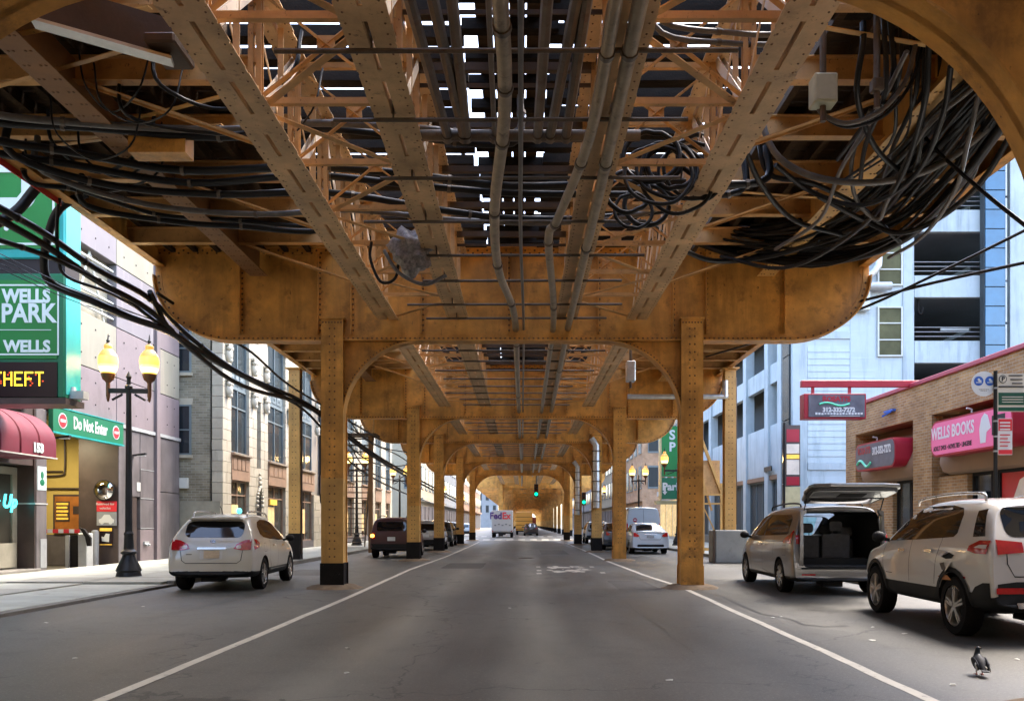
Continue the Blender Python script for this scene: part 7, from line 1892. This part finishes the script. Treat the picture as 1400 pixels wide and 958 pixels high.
cable(P([(-40, 315, 12.6), (70, 352, 14.4), (150, 392, 16.2), (215, 440, 18.2), (300, 497, 22), (405, 552, 28.6), (445, 590, 31), (490, 640, 37), (550, 672, 52), (600, 690, 72)]), .045, 'lowest long black cable beside the green parking sign', gL, ties=True)
cable(P([(118, 264, 14.6), (82, 284, 14.6), (66, 320, 14.7), (60, 362, 14.9), (72, 388, 15.2), (120, 408, 16), (180, 434, 17.2), (235, 455, 18.8), (300, 496, 22), (400, 548, 28.6)]), .075, 'thick black cable dropping in a curve before the green sign edge', gL)
cable(P([(85, 218, 13.8), (48, 258, 13.9), (20, 290, 13.8), (-30, 318, 13.6)]), .085, 'thickest black cable crossing the white letter P', gL)
cable(P([(100, 250, 14.2), (84, 262, 14.3), (78, 300, 14.4), (80, 350, 14.6), (92, 378, 15), (150, 400, 16.4), (205, 430, 18)]), .03, 'thin black cable hanging by the teal edge of the green sign', gL)
cable(P([(205, 398, 17.4), (225, 440, 18.4), (236, 452, 18.8)]), .06, 'short black cable jumping between the runs by the girder end', gL)
cable(P([(215, 400, 17.6), (300, 455, 20), (345, 482, 22), (390, 522, 25.5), (440, 553, 29.5), (520, 600, 38)]), .035, 'black cable leaving the rounded girder end toward the left column', gL)
for i in range(4):
    cable(P(jit([(-20, 335 + 8 * i, 13), (90, 390 + 6 * i, 15), (190, 428 + 4 * i, 17), (225, 442 + 3 * i, 18.3)], 2)), .008, 'thin wire among the thick cables before the mauve building', 'thin wires before the mauve building', n=5)
for i, l in enumerate(([(470, 590, 32), (500, 640, 38), (540, 655, 45), (565, 640, 50)], [(472, 605, 32), (510, 632, 38), (548, 636, 44), (575, 628, 52)], [(468, 560, 31), (500, 600, 36), (545, 622, 43), (570, 640, 52)], [(480, 585, 33), (520, 610, 38), (560, 618, 46)])):
    cable(P(l), .028, 'black wire looping under the left deck beyond the nearest column', 'wires beyond the nearest left column', n=6)
# bundles crossing under the deck
gT = 'cable runs crossing under the tracks'
T = [([(-30, 150), (120, 168), (300, 178), (430, 168), (560, 176), (700, 186)], 6.85, .05, 'cable_grey', 'grey jacketed cable crossing overhead at the top left'),
     ([(-30, 160), (120, 176), (300, 186), (430, 177), (560, 184), (700, 193)], 6.85, .05, 'cable_black', 'black cable beside the grey jacketed one at the top left'),
     ([(-30, 182), (100, 206), (250, 232), (420, 226), (560, 240), (700, 254), (900, 246), (1040, 250)], 6.7, .06, 'cable_black', 'widest black cable sweeping from left deck to right truss'),
     ([(-30, 198), (100, 222), (260, 250), (420, 240), (560, 252), (700, 264), (900, 262), (1010, 262)], 6.66, .055, 'cable_black', 'black cable following just below the widest one'),
     ([(20, 215), (150, 255), (300, 264), (450, 260), (600, 286), (700, 298), (830, 296), (960, 272)], 6.55, .055, 'cable_black', 'black cable sagging across the lattice in mid view'),
     ([(60, 236), (200, 278), (350, 292), (480, 286), (620, 302), (760, 306), (880, 292), (940, 250)], 6.5, .045, 'cable_grey', 'grey cable sagging lowest across the lattice'),
     ([(120, 282), (240, 302), (330, 310), (440, 316)], 6.6, .05, 'cable_black', 'short black cable low under the left deck'),
     ([(40, 250), (110, 258), (210, 290), (300, 300), (450, 306)], 6.9, .04, 'cable_black', 'black cable tucked behind others under the left deck'),
     ([(905, 28), (1000, 42), (1060, 44), (1120, 38)], 6.7, .03, 'cable_grey', 'upper grey cable crossing at the top right'),
     ([(905, 42), (1000, 56), (1060, 60), (1100, 54)], 6.7, .03, 'cable_grey', 'lower grey cable crossing at the top right')]
for l, Z, r, mt, lb in T: cable(PZ([(x, y + rnd.uniform(-3, 3)) for x, y in l], Z), r, lb, gT, mt, ties=True, hang=True)
# coils hung on the right truss
gC = 'coils of black cable by the right truss'
for i, (cx, cy, rp, Y, tl_) in enumerate(((912, 232, 42, 12.2, .1), (918, 226, 34, 12.3, .5), (900, 238, 46, 12.1, -.2), (958, 212, 32, 12.6, .4), (866, 288, 26, 13.0, .2), (884, 280, 30, 13.1, -.3), (940, 236, 40, 12.5, .15), (905, 222, 26, 12.4, -.5), (925, 245, 50, 12.3, .6), (890, 214, 38, 12.2, -.6), (950, 232, 44, 12.4, .7), (858, 262, 30, 12.8, .3))):
    Y -= 1.3; c = at(cx, cy, Y); r = rp / F * Y; b = MB()
    pts = [c + Vector((r * math.cos(a), r * .5 * math.sin(a + tl_) * .5, r * math.sin(a) * rnd.uniform(.94, 1.04))) for a in [2 * math.pi * q / 22 for q in range(24)]]
    b.tube(smooth_path(pts, 2), .026 + .010 * (i % 2), 7)
    tag(b.build('cable_coil', 'cable_black', smooth=60), 'loop of black cable coiled at the right truss', 'cable coil', gC)
# the great hanging bundle under the right deck
gR = 'great bundle of black cables sagging under the right deck'
A_ = [(1470, 60, 8.8), (1385, 150, 10.2), (1300, 262, 12.4), (1225, 330, 14.4), (1120, 356, 16.0), (1010, 346, 16.9), (925, 318, 17.4)]
B_ = [(1400, 50, 9.0), (1305, 120, 10.2), (1225, 200, 12.0), (1160, 262, 14.0), (1090, 300, 15.6), (1020, 308, 16.6), (950, 290, 17.2)]
lab = 'black cable in the great bundle sagging under the right deck'
for i in range(26):
    f = i / 25; f = f ** .7
    pts = []
    ox, oy = rnd.uniform(-16, 16), rnd.uniform(-14, 12)
    for k, (a, c) in enumerate(zip(A_, B_)):
        q = [a[j] * (1 - f) + c[j] * f for j in range(3)]
        pts.append((q[0] + ox + rnd.uniform(-7, 7), q[1] + oy * (.5 if i < 6 else 1) + rnd.uniform(-6, 6), q[2] + rnd.uniform(-.25, .25)))
    pts = pts[:rnd.choice((6, 7, 7))]
    cable(P(pts), rnd.choice((.02, .028, .036, .045)), lab, gR, 'cable_black' if rnd.random() < .85 else 'cable_grey', n=6)
for i in range(4):      # the thick lower edge of the bundle
    cable(P([(x + i * 2, y + 3 - i * 4, Y + .1 * i) for x, y, Y in A_]), .065, 'thick cable forming the lower edge of the great right bundle', 'thick cables at the lower edge of the right bundle')
gK = 'stray looping cables around the great right bundle'
for i, l in enumerate(([(1330, 120, 9.8), (1262, 180, 10.4), (1215, 270, 11.6), (1200, 300, 12.2), (1170, 270, 12), (1165, 215, 11.4), (1190, 150, 10.6)],
  [(1300, 90, 9.4), (1288, 160, 10), (1250, 240, 11), (1180, 280, 12), (1110, 262, 12.4), (1060, 225, 12)],
  [(1390, 170, 10.4), (1340, 250, 11.2), (1280, 300, 12.4), (1228, 318, 13.2), (1180, 300, 13.4), (1120, 268, 13)],
  [(1240, 70, 9.2), (1200, 150, 10), (1150, 230, 11.4), (1120, 300, 13), (1060, 340, 15)],
  [(1270, 60, 9.2), (1262, 150, 9.8), (1222, 260, 11.4), (1150, 330, 13.6), (1070, 366, 15.6), (985, 350, 16.6)],
  [(1010, 180, 11.5), (1040, 250, 12.5), (1085, 300, 13.8), (1150, 320, 14.5)],
  [(1340, 120, 9.8), (1322, 200, 10.4), (1305, 262, 11.2), (1262, 322, 12.8), (1215, 352, 14)],
  [(1180, 30, 9.4), (1180, 60, 9.4), (1172, 130, 9.8), (1196, 200, 10.6), (1240, 236, 11.2), (1290, 220, 11)])):
    cable(P(l), (.03, .036, .042)[i % 3], 'stray cable looping around the great right bundle, %s of them from the camera' % ORD[i], gK, 'cable_black' if i % 3 else 'cable_grey')
gN = 'drooping wires between the left truss and deck'
for i in range(9):
    x0, y0 = rnd.uniform(20, 330), rnd.uniform(95, 240); dx = rnd.uniform(70, 190)
    cable(PZ([(x0, y0), (x0 + dx * .5, y0 + rnd.uniform(18, 46)), (x0 + dx, y0 + rnd.uniform(-14, 22))], rnd.uniform(6.5, 6.9)), rnd.choice((.012, .018, .026)), 'wire drooping between left truss and deck', gN, n=6, hang=True)
# cable clamps on the left runs
gV = 'black cables dropping from the right deck'
for i in range(16):
    x = 1205 + i * 9 + rnd.uniform(-4, 4); y0 = 52 + rnd.uniform(-10, 10); Y = 9.2 + .12 * i
    L_ = rnd.uniform(60, 190)
    cable(P([(x, y0 - 30, Y), (x + rnd.uniform(-5, 5), y0 + L_ * .5, Y + .3), (x - rnd.uniform(0, 40), y0 + L_, Y + 1.2), (x - rnd.uniform(30, 90), y0 + L_ + 50, Y + 2.4)]), rnd.choice((.016, .022, .03)), 'black cable dropping from the right deck into the bundle', gV, n=6)
cable(P([(1112, 138, 9.6), (1128, 158, 9.6), (1160, 168, 9.6), (1205, 150, 9.6), (1238, 110, 9.6), (1252, 60, 9.6)]), .028, 'grey cable hanging in a wide loop under the pale junction box', None, 'cable_grey')
cable(P([(1116, 142, 9.7), (1134, 164, 9.7), (1166, 173, 9.7), (1212, 155, 9.7), (1246, 112, 9.7), (1262, 60, 9.7)]), .022, 'second thinner cable beside the grey loop under the junction box', None, 'cable_black')
cable(P([(1030, 110, 11.6), (1052, 196, 11.4), (1090, 232, 11.4), (1150, 248, 11.3), (1220, 246, 11.2), (1290, 222, 11), (1365, 160, 10.6), (1440, 60, 10)]), .045, 'long thick cable arcing over the right bundle', None, 'cable_grey')
cable(P([(1035, 170, 13), (1050, 236, 13), (1110, 250, 13), (1180, 285, 13.4), (1230, 330, 14)]), .04, 'black cable slanting from the right truss into the bundle')
cable(P([(890, 305, 14.5), (925, 335, 15.5), (975, 356, 16.4), (1050, 350, 16.2), (1120, 330, 15.4)]), .05, 'black cable curling past the right truss foot')
# power lines at the right
cable(P([(948, 492, 30), (1050, 462, 23), (1165, 426, 18.4), (1280, 374, 16.2), (1430, 300, 14)]), .03, 'upper twisted power line running out to the right', 'power lines at the right')
cable(P([(1165, 414, 18.4), (1280, 385, 16.2), (1430, 352, 14)]), .032, 'lower twisted power line running out to the right', 'power lines at the right')
cable(P([(1225, 110, 11.5), (1262, 184, 11.4), (1330, 250, 10.5), (1430, 330, 9.6)]), .026, 'single black line crossing the blue glass strip')
# junction boxes
def jbox(px0, px1, py0, py1, Y, d, mat, label):
    t = thing('junction_box', label, 'junction box', at((px0 + px1) / 2, py1, Y))
    a = at(px0, py1, Y); c = at(px1, py0, Y)
    b = MB(); b.bx(a.x, c.x, Y, Y + d, a.z, c.z); b.build('box', mat, t, bevel=.015)
    b = MB(); b.bx(a.x + .02, c.x - .02, Y - .012, Y - .001, a.z + .02, c.z - .02); b.build('lid', mat, t, bevel=.006)
    b = MB(); m = (a.x + c.x) / 2; b.tube([(m, Y + d / 2, a.z), (m, Y + d / 2, a.z - .18)], .035, 8); b.build('gland', 'dark_steel', t)
    b = MB(); b.tube([(m, Y + d / 2, c.z), (m, Y + d / 2, 7.5)], .04, 8); b.build('riser', 'conduit_dark', t)
pm('box_sage', (.42, .44, .33), .5, var=.15, scale=4)
jbox(1114, 1146, 98, 138, 9.4, .22, 'box_sage', 'sage green junction box hung beside the right truss')
jbox(1194, 1210, 104, 122, 9.3, .12, 'conduit_dark', 'small dark junction box among the dropping cables')
jbox(857, 869, 492, 520, 24, .3, 'galvanised', 'pale grey box hung inside the right side of the first arch')
# crumpled wrapping hung at the left inner truss
t = thing('wrapped_bundle', 'crumpled grey plastic bundle tied under the left inner truss', 'bundle', at(562, 372, 13.4))
b = MB(); c = at(562, 342, 13.4); b.ball(c, .36, 30, (.95, .8, 1.0))
for i, v in enumerate(b.v):
    p = Vector(v) - c; s = 1 + .16 * math.sin(p.x * 19 + p.z * 13) + .14 * math.sin(p.z * 27 - p.y * 23) + rnd.uniform(-.025, .025); b.v[i] = tuple(c + p * s)
b.build('wrapping', 'wrap_grey', t, smooth=75)
b = MB(); b.tube(smooth_path(P([(508, 330, 13.4), (506, 352, 13.4), (520, 384, 13.4), (540, 380, 13.4), (546, 350, 13.4)]), 6), .025, 7); b.build('loose_wire', 'cable_black', t, smooth=60)
b = MB(); b.tube(smooth_path(P([(525, 342, 13.3), (545, 372, 13.2), (580, 388, 13.2), (610, 376, 13.3)]), 6), .03, 7); b.build('strap', 'cable_grey', t, smooth=60)
# grey strut and gusset at the top left
t = thing('edge_strut', 'blurred pale grey strut and dark web at the top left corner', 'strut', at(150, 60, 7.6))
b = MB(); p, q = at(45, 30, 7.6), at(236, 84, 7.9); b.beam(p, q, .16, .03); b.build('flange', 'galvanised', t)
b = MB(); b.beam(p + Vector((0, 0, .2)), q + Vector((0, 0, .2)), .02, .4); b.build('web', 'dark_steel', t)
b = MB(); b.box(at(232, 70, 7.95), (.30, .5, .10)); b.build('joint', 'dark_steel', t, bevel=.02)
